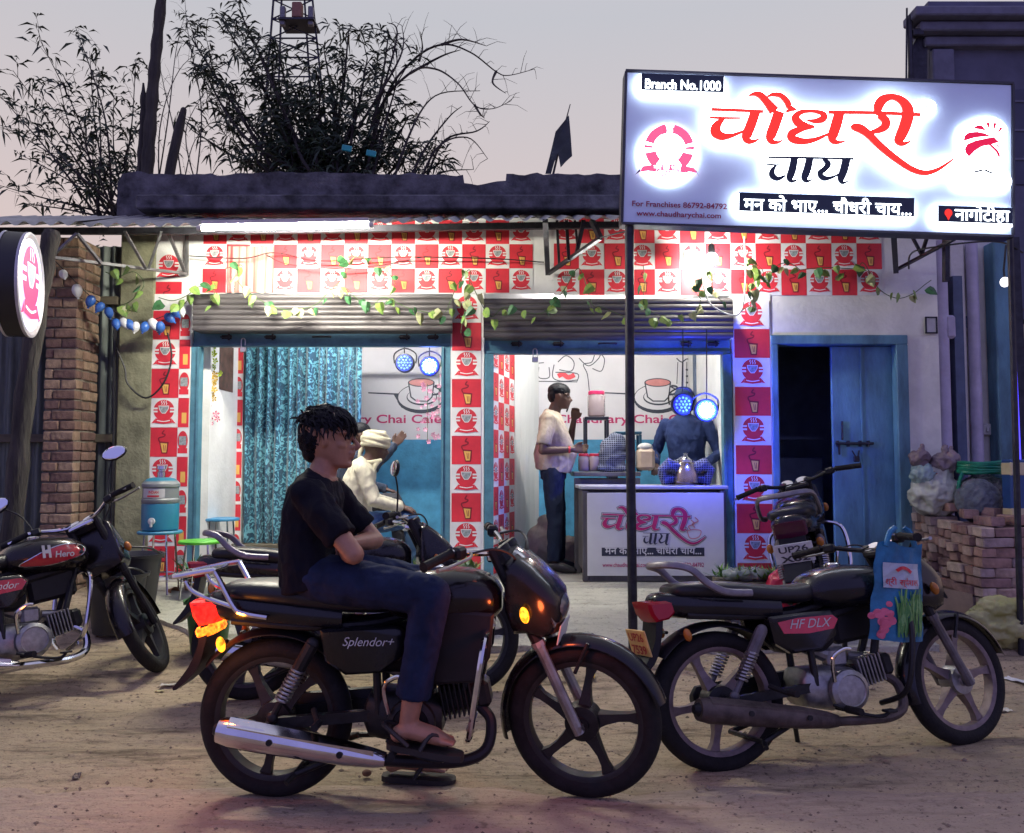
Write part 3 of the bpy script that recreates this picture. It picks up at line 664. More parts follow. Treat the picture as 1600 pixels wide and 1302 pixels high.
# bulb by the sign, with a second small lamp and white wires
fb = thing('bulb', 'glaring white bulb hanging in front of the printed squares among the leaves', 'bulb', at(1112, 405, 6.72))
m = MB(); m.ell((0, 0, 0), (.05, .05, .055)); m.build('glass', emis('bulb_glow', (1, .98, .88), 480), fb)
m = MB(); m.lathe([(.028, .04), (.03, .11), (.012, .13)], 12); m.build('holder', m_black, fb)
fb2 = thing('lamp', 'small square white lamp beside the glaring bulb', 'lamp', at(1077, 398, 6.8))
m = MB(); m.box((0, 0, 0), (.08, .03, .07), bev=.012); m.build('glass', emis('small_lamp', (1, 1, .95), 4), fb2)
m = MB(); m.box((0, .03, .0), (.09, .03, .08), bev=.01); m.build('housing', mat('pale_plastic'), fb2)
def wire(label, pts, r=.006, mt=None, n=6):
    o = MB(); c = cr([tuple(at(*p)) for p in pts], n); o.tube(c, r, 5); w_ = o.build('wire', mt or m_black); return tag(w_, label, 'wire')
m_ww = mat('white_wire', (.6, .62, .66), .4)
wire('loop of white wire dangling below the glaring bulb', [(1095, 395, 6.75), (1098, 440, 6.72), (1110, 475, 6.7), (1145, 493, 6.7), (1160, 480, 6.7), (1165, 430, 6.7), (1163, 370, 6.6)], .007, m_ww)
wire('black wire sagging in front of the printed squares over the curtained opening', [(296, 400, 6.9), (380, 404, 6.85), (430, 395, 6.85), (500, 408, 6.85), (620, 402, 6.85), (760, 404, 6.85), (850, 410, 6.9)], .005)
wire('second sagging black wire below the first one over the curtained opening', [(415, 398, 6.85), (450, 413, 6.85), (520, 420, 6.85), (600, 414, 6.85), (660, 402, 6.85)], .004)
wire('black wire running from the iron truss to the sign pole', [(938, 372, 6.0), (960, 366, 5.6), (985, 360, 5.3)], .006)
wire('black wire trailing down the concrete wall to the tiled pillar', [(182, 545, 6.9), (195, 575, 6.9), (200, 600, 6.9), (228, 622, 6.9), (255, 600, 6.9), (268, 560, 6.9), (262, 520, 6.85)], .008)
wire('pair of tangled black wires under the right end of the signboard', [(1420, 420, 6.4), (1425, 395, 6.2), (1470, 385, 6.0), (1530, 378, 6.0), (1570, 380, 6.2), (1598, 395, 6.3)], .007)
# ------------------------------------------------------------------ big lit signboard on its pole
YS = 5.2
sg = thing('shop_sign', 'large lit signboard with red and black lettering on a thin dark pole', 'sign', tuple(gnd(990, 1046, .03)), world=True)
TL = at(980, 112, YS); TR = at(1580, 133, YS); KS = (TR.x - TL.x) / 600
base_T = Mx.Translation(TL) @ Mx.Rotation(R(1.95), 4, 'Y')
def S(px, py): return ((px - 980) * KS, -(py - 112 - (px - 980) * .0335) * KS)
def S4(p): return S(1090 + p[0] / 4, 130 + p[1] / 4)
SW, SH = 602 * KS, 239 * KS
m_face = mat('sign_face', (.60, .72, .92), .35, var=.04, vs=3)
m_halo = emis('sign_white', (.86, .93, 1), 9.0); m_sred = emis('sign_red', (.95, .035, .02), .95); m_snavy = mat('sign_navy', (.02, .035, .06), .4)
m_spink = emis('sign_pink', (.9, .12, .25), .9); m_strim = mat('sign_trim', (.03, .03, .04), .4)
m = MB(base_T); m.box((SW / 2, .05, -SH / 2), (SW, .09, SH), bev=.004); pan = m.build('panel', m_face, sg)
m = MB(base_T)
for c, d in (((SW / 2, .05, .008), (SW + .02, .11, .014)), ((SW / 2, .05, -SH - .008), (SW + .02, .11, .014)), ((-.008, .05, -SH / 2), (.014, .11, SH)), ((SW + .008, .05, -SH / 2), (.014, .11, SH))): m.box(c, d)
m.build('edge_trim', m_strim, sg)
pb_ = gnd(990, 1046, .03)
m = MB(); m.tube([(pb_.x, pb_.y, -.1), (pb_.x - .01, pb_.y, 1.6), (TL.x + .03, YS + .13, TL.z + .02)], .029, 12); m.build('pole', m_iron, sg)
m = MB(); m.tube([(at(1592, 700, 5.35).x, 5.4, .02), (at(1580, 372, 5.35).x, 5.35, TR.z - .1)], .02, 8); m.build('pole', m_iron, sg)
def slab(strokes, mt, name, parent, y0, y1, grow=0., tf=S4, dw=1.0):
    """raised letters: each stroke of the pen is a solid bar with rounded run"""
    o = MB(base_T)
    for i, st in enumerate(strokes):
        P = cr([(*tf(p), p[2] * KS / 4 * dw) for p in st], 6) if len(st) > 2 else [(*tf(p), p[2] * KS / 4 * dw) for p in st]
        L, Rr = [], []
        for k, p in enumerate(P):
            a = P[max(k - 1, 0)]; b = P[min(k + 1, len(P) - 1)]; dx, dz = b[0] - a[0], b[1] - a[1]; l = math.hypot(dx, dz) or 1; h = p[2] / 2 + grow
            e_ = grow if k == len(P) - 1 else -grow if k == 0 else 0
            x, z = p[0] + dx / l * e_, p[1] + dz / l * e_
            L.append((x - dz / l * h, z + dx / l * h)); Rr.append((x + dz / l * h, z - dx / l * h))
        yy = y1 - i * .0006
        o.loft([[(l[0], y0, l[1]), (r[0], y0, r[1]), (r[0], yy, r[1]), (l[0], yy, l[1])] for l, r in zip(L, Rr)])
    return o.build(name, mt, parent, smooth=0)
BIG = [[(80, 192, 16), (240, 198, 16), (400, 206, 16)], [(70, 243, 12), (160, 247, 12), (262, 247, 9)],
       [(160, 250, 14), (122, 285, 40), (108, 330, 58), (145, 362, 44), (210, 358, 22), (290, 325, 12)],
       [(352, 206, 52), (325, 290, 54), (300, 362, 52), (312, 392, 34), (345, 394, 18), (378, 378, 8)],
       [(306, 108, 6), (340, 96, 22), (380, 104, 36), (420, 145, 42), (468, 205, 56)],
       [(498, 206, 56), (472, 290, 56), (448, 362, 52), (455, 396, 32), (490, 402, 16), (520, 388, 8)],
       [(425, 112, 10), (458, 100, 22), (505, 106, 28), (545, 145, 34), (562, 180, 30), (602, 194, 6)], [(540, 206, 14), (602, 196, 8)],
       [(668, 262, 10), (720, 268, 26), (768, 252, 40), (765, 222, 30), (705, 205, 18), (632, 212, 26), (598, 248, 42), (632, 288, 44), (716, 306, 14)],
       [(716, 306, 10), (640, 318, 28), (580, 345, 44), (582, 378, 46), (640, 396, 36), (720, 385, 24), (800, 350, 14), (845, 325, 8)],
       [(868, 214, 54), (850, 290, 56), (828, 365, 52), (838, 396, 34), (870, 402, 16), (906, 394, 8)],
       [(800, 212, 18), (1080, 216, 18), (1368, 228, 18)],
       [(1108, 232, 30), (1150, 262, 46), (1150, 300, 46), (1110, 326, 34), (1060, 340, 18)],
       [(940, 312, 20), (960, 308, 40), (1000, 318, 48), (1050, 355, 42), (1120, 425, 40), (1210, 500, 36), (1310, 568, 32), (1390, 594, 28), (1460, 580, 22), (1520, 545, 16), (1575, 503, 8)],
       [(1110, 232, 26), (1105, 185, 48), (1130, 138, 52), (1185, 116, 34), (1240, 132, 42), (1280, 175, 56), (1290, 225, 62), (1272, 300, 62), (1245, 365, 56), (1235, 395, 46), (1262, 412, 24), (1308, 396, 8)]]
SML = [[(440, 490, 11), (700, 494, 11), (966, 500, 11)], [(430, 534, 8), (480, 538, 8), (542, 538, 6)], [(488, 544, 8), (466, 570, 26), (465, 605, 34), (500, 626, 24), (545, 606, 10)],
       [(600, 495, 38), (588, 565, 42), (574, 618, 38), (590, 642, 18), (626, 628, 5)], [(695, 496, 38), (680, 565, 42), (664, 618, 38), (680, 642, 18), (716, 628, 5)],
       [(775, 500, 12), (805, 530, 34), (790, 562, 30), (758, 590, 30), (780, 622, 30), (830, 618, 16), (885, 590, 8)], [(920, 500, 44), (905, 570, 44), (888, 622, 40), (900, 652, 18), (938, 638, 5)]]
g4 = 16 * KS / 4
slab(BIG, m_halo, 'white_letter_body', sg, -.004, -.045, grow=g4); slab(BIG, m_sred, 'red_lettering', sg, -.045, -.056, dw=1.18)
slab(SML, m_halo, 'white_letter_body', sg, -.004, -.035, grow=g4 * .8); slab(SML, m_snavy, 'black_lettering', sg, -.035, -.046, dw=1.15)
# the tea cup outline cut in the swash, white on white
def sdr(y): d = Dr(base_T @ Mx.Translation((0, y, 0))); return d
def plate(px0, py0, px1, py1, name):
    o = MB(base_T); c = S((px0 + px1) / 2, (py0 + py1) / 2); w_, h_ = (px1 - px0) * KS, (py1 - py0) * KS
    o.box((c[0] - .006, -.022, c[1] - .010), (w_ + .02, .03, h_ + .012)); bx = o.build('letter_box', m_halo, sg, smooth=0)
    o = MB(base_T); o.box((c[0], -.042, c[1]), (w_, .008, h_)); o.build('box_face', m_snavy, bx, smooth=0); return bx
b1 = plate(1001, 122, 1129, 148, 'b'); d = sdr(-.048); x, z = S(1007, 144); d.text('Branch No.1000', x, z, 117 * KS, 0, 1, h=15 * KS, off=.010); d.build('lettering', [m_halo], b1)
b2 = plate(1156, 312, 1425, 341, 'b'); d = sdr(-.048); x, z = S(1163, 335); d.text('मन को भाए... चौधरी चाय...', x, z, 257 * KS, 0, 1, off=.008); d.build('lettering', [m_halo], b2)
b3 = plate(1462, 330, 1576, 355, 'b'); d = sdr(-.048); x, z = S(1487, 351); d.text('नागोटीहा', x, z, 84 * KS, 0, 1, off=.008)
x, z = S(1477, 342); d.circ((x, z + 2 * KS), 6 * KS, 1, 1); d.poly([(x - 5 * KS, z), (x + 5 * KS, z), (x, z - 10 * KS)], 1, 1.2); d.build('lettering', [m_halo, m_sred], b3)
d = sdr(-.003); x, z = S(993, 326); d.text('For Franchises 86792-84792', x, z, 147 * KS, 0, 1, h=8.5 * KS, off=.02); d.build('small_lettering', [mat('sign_magenta', (.28, .01, .07), .4)], sg); d = sdr(-.003); x, z = S(1000, 341); d.text('www.chaudharychai.com', x, z, 131 * KS, 0, 1, h=8 * KS, off=.02); d.build('small_lettering', [mat('sign_magenta')], sg)
x, z = S(1447, 171); o = MB(base_T); o.prism([(x + 13 * KS * cos(k * pi / 8), z + 11 * KS * sin(k * pi / 8)) for k in range(16)], -.004, -.03); rb = o.build('registered_mark', m_halo, sg, smooth=0)
d = sdr(-.032); d.text('®', x - 9 * KS, z - 9 * KS, 18 * KS, 0, 1); d.build('lettering', [m_snavy], rb)
# round emblem with cup and ribbon
x, z = S(1046, 246); o = MB(base_T); o.prism([(x + 46 * KS * cos(k * pi / 20), z + 47 * KS * sin(k * pi / 20)) for k in range(40)], -.004, -.02); em = o.build('emblem', m_halo, sg, smooth=0)
d = sdr(-.022)
E_ = lambda a, b: S(980 + a / 7.66, 180 + b / 7.66)
c0 = E_(518, 440)
def sect(a0, a1, r0, r1, mi): d.poly([(c0[0] + r * KS * cos(R(a)), c0[1] + r * KS * sin(R(a))) for r, aa in ((r1, range(a0, a1 + 1, 4)), (r0, range(a1, a0 - 1, -4))) for a in aa], mi, 1)
sect(16, 80, 25, 39, 0); sect(100, 164, 25, 39, 0); sect(172, 180, 25, 39, 0); sect(0, 8, 25, 39, 0); sect(192, 232, 21, 38, 0); sect(308, 348, 21, 38, 0)
for a in (440, 470, 520, 550): d.stroke([E_(a, 270), E_(a + 12, 220), E_(a - 4, 160)], .008, 0, 1)
d.poly([E_(205, 650), E_(340, 630), E_(500, 625), E_(680, 640), E_(820, 670), E_(850, 730), E_(690, 715), E_(500, 700), E_(330, 705), E_(175, 720)], 0, 1.5)
d.poly([E_(175, 720), E_(120, 755), E_(190, 660)], 2, 1.2); d.poly([E_(850, 730), E_(880, 775), E_(830, 680)], 2, 1.2)
d.text('मन को भाए', *E_(340, 690), 42 * KS, 1, 2.2, off=.01); d.text('चौधरी चाय', *E_(285, 775), 60 * KS, 0, 2.2, off=.02); d.build('emblem_print', [m_spink, m_halo, m_strim], em)
# turban and moustache emblem
tb = [(1498, 206), (1512, 196), (1530, 189), (1545, 187), (1560, 192), (1571, 205), (1570, 222), (1572, 250), (1570, 272), (1578, 286), (1574, 298), (1558, 303), (1530, 301), (1500, 300), (1487, 290), (1490, 278), (1503, 268), (1500, 245), (1496, 225)]
o = MB(base_T); o.prism([S(*p)[:2] for p in cr(tb, 3, True)], -.004, -.022); tu = o.build('turban_emblem', m_halo, sg, smooth=0)
d = sdr(-.024); U = lambda a, b: S(1470 + a / 6.508, 170 + b / 6.508)
for sh in ([(300, 230), (350, 198), (400, 195), (445, 255), (380, 240)], [(212, 360), (225, 300), (270, 268), (350, 262), (420, 275), (500, 310), (440, 312), (330, 325)], [(225, 440), (250, 390), (330, 355), (440, 330), (520, 315), (575, 370), (480, 400), (400, 415), (330, 460), (268, 525), (235, 480)],
           [(437, 175), (475, 160), (482, 255)], [(515, 170), (552, 172), (510, 285)], [(585, 210), (610, 228), (530, 320)], [(470, 400), (500, 395), (560, 450), (585, 500), (578, 550), (540, 470)], [(520, 380), (560, 395), (610, 460), (570, 430)]):
    d.poly([U(*p) for p in sh], 0, 1)
d.poly([U(*p) for p in ((303, 668), (350, 662), (395, 648), (418, 660), (445, 650), (480, 670), (527, 685), (490, 695), (440, 672), (418, 664), (390, 672), (340, 685))], 1, 1); d.build('turban_print', [emis('sign_crimson', (.75, .01, .06), .8), m_strim], tu)
# ------------------------------------------------------------------ round lit sign at the left
rs = thing('round_sign', 'round lit sign with a cup emblem and a black rim, mounted on the leaning post', 'sign', tuple(at(46, 446, 4.85)), rot=(0, R(-2), R(107)))
rr = .305
m = MB(); m.lathe([(rr - .03, .004), (rr - .012, -.012), (rr, -.006), (rr, .105), (rr - .02, .112), (0.001, .112)], 48, ax='y'); m.build('rim', m_black, rs)
m = MB(); m.lathe([(rr - .035, -.004), (rr - .012, -.016), (rr + .003, -.012), (rr + .003, .004), (rr - .03, .004)], 48, ax='y'); m.build('trim_ring', mat('rim_grey', (.45, .45, .5), .35, .2), rs)
m = MB(); m.lathe([(rr + .004, .10), (rr + .004, .115), (rr - .02, .118)], 48, ax='y'); m.build('rear_ring', mat('rim_grey'), rs)
d = Dr(); d.circ((0, 0), rr - .034, 0, 5, 48)
logo_draw(d, 0, -.0, .50, 1, 2, 3, L=7); d.build('lit_face', [emis('face_lit', (.62, .58, .95), .85), emis('face_red', (.75, .04, .16), .6), emis('face_white', (.75, .72, 1), .85), emis('face_cup', (.30, .34, .40), .6)], rs)
# ------------------------------------------------------------------ balloons, leaf garlands
bl = thing('balloon_garland', 'string of small blue and white balloons strung from the round sign to the shop pillar', 'balloons', tuple(at(150, 470, 6.4)), world=True)
bpts = [(350, 350, 0), (425, 440, 0), (497, 497, 1), (548, 530, 1), (600, 560, 1), (640, 622, 1), (685, 618, 0), (712, 625, 1), (745, 640, 0), (795, 640, 1), (845, 625, 0), (880, 642, 1), (935, 590, 1), (965, 560, 1), (1000, 552, 0)]
m_bal = [mat('white_balloon', (.62, .64, .66), .28, var=.05, spec=.6), mat('blue_balloon', (.035, .12, .42), .25, var=.1, spec=.6)]
bm_ = []
for k in (0, 1):
    m = MB(); m.lathe([(.001, .05), (.018, .046), (.031, .03), (.036, .008), (.032, -.014), (.02, -.034), (.006, -.048), (.009, -.056), (.001, -.058)], 14); bm_.append(m.mesh('balloon', m_bal[k], 60))
for x, y, k in bpts:
    p = at(x / 3.52, y / 3.52 + 330, 6.35 + .5 * (x / 1000)); o = put('balloon', bm_[k], bl, p); o.rotation_euler = (rnd.uniform(-.6, .6), rnd.uniform(-.9, .9), 0); o.scale = (rnd.uniform(.9, 1.15),) * 3
m = MB(); m.tube(cr([tuple(at(x / 3.52, y / 3.52 + 322, 6.35 + .5 * (x / 1000))) for x, y, k in [(270, 270, 0)] + bpts[::2] + [(1030, 520, 0)]], 4), .004, 5); m.build('string', m_black, bl)
m_leaf = [mat('leaf_a', (.10, .22, .05), .45, var=.45, vs=30, col2=(.26, .36, .08)), mat('leaf_b', (.035, .12, .045), .45, var=.4, vs=30), mat('leaf_c', (.30, .36, .10), .45, var=.3, vs=30, col2=(.5, .5, .3))]
leafm = []
for mt in m_leaf:
    m = MB(); w_, l_ = .036, .085
    o = [(0, 0, 0), (-.8, 0, .012), (-1, -.3, .010), (-.75, -.62, .004), (0, -1.05, -.012), (.75, -.62, .004), (1, -.3, .010), (.8, 0, .012), (0, -.3, -.006), (0, -.65, -.008)]
    vs = [(a * w_, c, b * l_) for a, b, c in o]
    m.add(vs, [(0, 1, 2, 8), (8, 2, 3, 9), (9, 3, 4), (0, 8, 6, 7), (8, 9, 5, 6), (9, 4, 5)]); leafm.append(m.mesh('leaf', mt, 0))
GAR = [('leaf garland twined through the left iron truss above the balloons', 6.4, [(165, 425), (185, 432), (210, 425), (225, 445), (205, 470), (185, 480), (215, 488)], 13),
       ('leaf garland drooping from the tiled pillar to the left end of the shutter box', 6.72, [(248, 465), (270, 470), (292, 462), (312, 448), (335, 455), (328, 470)], 12),
       ('leaf garland looping below the tube light', 6.7, [(352, 420), (378, 415), (372, 440), (405, 468), (445, 484), (490, 478), (512, 458), (540, 430), (548, 400), (600, 420), (618, 445)], 13),
       ('leaf garland hanging over the right half of the curtained opening', 6.7, [(540, 450), (575, 480), (600, 465), (640, 482), (690, 490), (704, 470), (715, 445), (735, 425), (720, 520)], 13),
       ('leaf garland hanging over the middle of the shop between the pillar and the sign pole', 6.7, [(735, 440), (765, 494), (790, 480), (845, 490), (880, 455), (905, 420), (925, 475), (940, 480), (975, 495)], 17),
       ('leaf garland looping right of the sign pole below the glaring bulb', 6.68, [(1005, 415), (1008, 440), (1006, 475), (1028, 492), (1050, 492), (1082, 492), (1095, 470), (1085, 450), (1110, 425), (1115, 455), (1135, 478)], 14),
       ('thick bright leaf garland bunched over the right tiled pillar', 6.68, [(1160, 485), (1178, 470), (1170, 450), (1180, 435), (1165, 408), (1190, 420), (1195, 440), (1215, 415), (1235, 412), (1250, 422)], 9),
       ('thin leaf garland drooping over the plain wall left of the meter box', 6.9, [(1250, 422), (1290, 418), (1335, 420), (1350, 412), (1372, 450), (1400, 466), (1425, 460), (1445, 445), (1455, 438)], 17)]
for lab, Yg, pts, gap in GAR:
    t = thing('leaf_garland', lab, 'garland', tuple(at(*pts[len(pts) // 2], Yg)), group='artificial leaf garlands on the shop front', world=True)
    c = cr([tuple(at(a, b, Yg)) for a, b in pts], 8); m = MB(); m.tube(c, .0035, 5); m.build('vine', mat('vine', (.05, .09, .03), .6), t)
    acc = 0; ln = gap / 193
    for p, q in zip(c, c[1:]):
        p, q = V(p), V(q); acc += (q - p).length
        while acc > ln:
            acc -= ln; o = put('leaf', rnd.choice(leafm[:2] * 2 + leafm[2:]), t, q + V((rnd.gauss(0, .03), rnd.uniform(-.05, .02), rnd.gauss(-.01, .025))))
            o.rotation_euler = (rnd.uniform(-.7, .5), rnd.uniform(-.9, .9), rnd.uniform(-1.1, 1.1)); o.scale = (rnd.uniform(.75, 1.2),) * 3
# ------------------------------------------------------------------ blue party lights
def party(px, py, Y, lit, label, rad=.078, en=420):
    t = thing('party_light', label, 'party light', at(px, py, Y))
    m = MB(); m.lathe([(rad, 0), (rad + .012, .004), (rad + .012, .05), (rad * .7, .11), (.03, .13), (.001, .13)], 28, ax='y'); m.build('housing', m_black, t)
    m = MB(); m.lathe([(rad, .001), (.001, .004)], 28, ax='y'); m.build('reflector', mat('reflector_blue', (.05, .08, .45), .3, emit=(.01, .03, 1), es=.9) if lit else mat('reflector_dull', (.06, .08, .25), .3, emit=(.01, .03, 1), es=.06), t)
    mm = MB(); mm.lathe([(.0105, -.001), (.008, -.006), (.001, -.008)], 10, ax='y'); me = mm.mesh('led', emis('led_lit', (.30, .55, 1), 16) if lit else emis('led_dim' if px > 800 else 'led_faint', (.25, .5, .9), .4 if px > 800 else .06), 40)
    for n_, r_ in ((1, 0), (6, .028), (12, .055)):
        for k in range(n_): a = 2 * pi * k / n_; put('led', me, t, (r_ * cos(a), 0, r_ * sin(a)))
    m = MB(); m.tube(cr([(-rad - .02, .05, 0), (-rad - .02, .05, .09), (0, .05, .14), (rad + .02, .05, .09), (rad + .02, .05, 0)], 4), .007, 6); m.build('yoke', m_black, t)
    if lit:
        li = D.lights.new('party_lamp', 'SPOT'); li.energy = en; li.color = (.03, .06, 1); li.spot_size = R(165); li.spot_blend = .5; li.shadow_soft_size = .06
        lo = D.objects.new('party_lamp', li); COL.objects.link(lo); lo.parent = t; lo.location = (0, -.03, 0); lo.rotation_euler = (R(90), 0, 0)
    return t
party(671, 572, 7.45, True, 'round blue party light glowing at the top right corner of the curtained opening', en=70)
party(632, 567, 7.6, False, 'unlit round party light just left of the glowing one above the curtain')
party(1104, 641, 6.62, True, 'brightest blue party light glowing beside the man at the counter', .08, en=230)
party(1067, 632, 6.66, False, 'dim round party light hanging in front of the face of the man at the counter')
m = MB()
for a, b in (((671, 560, 7.48), (671, 530, 7.48)), ((632, 555, 7.63), (632, 530, 7.63))): m.tube([at(*a), at(*b)], .006, 5)
for a, b in (((1104, 628, 6.66), (1104, 515, 6.72)), ((1067, 620, 6.7), (1067, 515, 6.72))): m.tube([at(*a), at(*b)], .005, 5)
m.build('hanging_rod', m_black, shop)
# ------------------------------------------------------------------ motorcycles (x forward, y left, z up; rear axle above the origin)
m_rub = mat('tyre_rubber', (.014, .013, .014), .8, spec=.25, var=.35, vs=12, bump=.25, bs=70)
m_chr = mat('chrome', (.62, .62, .64), .12, 1., var=.08, vs=9, rvar=.08)
m_alu = mat('engine_metal', (.30, .30, .30), .42, .8, var=.3, vs=14, bump=.1)
m_eng = mat('engine_black', (.018, .018, .02), .5, .5, var=.4, vs=14, bump=.15)
m_seat = mat('seat_vinyl', (.009, .009, .013), .40, spec=.4, var=.3, vs=20, bump=.08, bs=160)
m_plas = mat('black_plastic', (.009, .009, .012), .5, spec=.3, var=.3, vs=10)
m_spring = mat('spring_metal', (.40, .40, .42), .3, .9)
m_glass = mat('lamp_glass', (.10, .11, .12), .08, var=.1, spec=.8)
m_mir = mat('mirror_glass', (.75, .78, .82), .04, 1., var=0, rvar=0)
m_dial = mat('dial_face', (.55, .55, .55), .3, var=.05)
m_ambu = mat('amber_off', (.38, .13, .02), .25, var=.1); m_redl = mat('tail_off', (.30, .008, .02), .2, var=.1)
AX = .30; WB = 1.20
def wheel(par, name, T, w_, rimm, drum=True, lead=0.):
    o = MB(T); q = w_ / 2
    o.lathe([(.213, -q * .62), (.222, -q * .72), (.238, -q * .74), (.244, -q * .6), (.236, -q * .45), (.228, 0), (.236, q * .45), (.244, q * .6), (.238, q * .74), (.222, q * .72), (.213, q * .62), (.209, 0), (.213, -q * .62)], 48, ax='y')
    for k in range(5):
        a = lead + 2 * pi * k / 5
        def P(r, t, y): return (r * cos(a) - t * sin(a), y, r * sin(a) + t * cos(a))
        rings = [[P(r, t + off, y) for t, y in ((-h, -d), (h, -d), (h, d), (-h, d))] for r, h, d, off in ((.045, .030, .030, 0), (.09, .020, .022, .004), (.14, .0145, .016, .006), (.18, .015, .015, .004), (.213, .023, .016, 0))]
        o.loft(rings)
    wh = o.build(name, rimm, par, smooth=40)
    o = MB(T); R0, hq = .262, .040; pr = []
    for k in range(17): t = -pi * .82 + 2 * pi * .82 * k / 16; pr.append((R0 + .040 * cos(t) - .002, q * 1.0 * sin(t)))
    o.lathe(pr, 64, ax='y'); o.build('tyre', m_rub, wh, smooth=60)
    o = MB(T); o.lathe([(.001, -.062), (.028, -.062), (.03, -.05), (.066, -.045), (.07, -.02), (.07, .03), (.05, .05), (.02, .062), (.001, .062)], 24, ax='y'); o.build('hub', rimm if not drum else m_alu if drum == 2 else m_eng, wh)
    o = MB(T); o.lathe([(.001, -.10), (.012, -.10), (.012, .10), (.001, .10)], 8, ax='y'); o.lathe([(.018, -.088), (.018, -.076)], 6, ax='y'); o.build('axle', m_alu, wh)
    return wh
def fender(o, c, r, w_, a0, a1, t=.004, n=24, drop=.03):
    """curved mudguard about the axle c"""
    rings = []
    for k in range(n + 1):
        a = R(a0 + (a1 - a0) * k / n); ring = []
        for rr_, sg_ in ((r, 1), (r - t, -1)):
            for f in ((-1, -.8, -.4, 0, .4, .8, 1) if sg_ == 1 else (1, .8, .4, 0, -.4, -.8, -1)):
                rad = rr_ - drop * abs(f) ** 2.5; ring.append((c[0] + rad * cos(a), f * w_, c[2] + rad * sin(a)))
        rings.append(ring)
    o.loft(rings); return o
def supl(x, zc, hz_, hy, n=16, e=2.6):
    out = []
    for k in range(n):
        a = 2 * pi * k / n; c_, s_ = cos(a), sin(a)
        out.append((x, hy * math.copysign(abs(c_) ** (2 / e), c_), zc + hz_ * math.copysign(abs(s_) ** (2 / e), s_)))
    return out
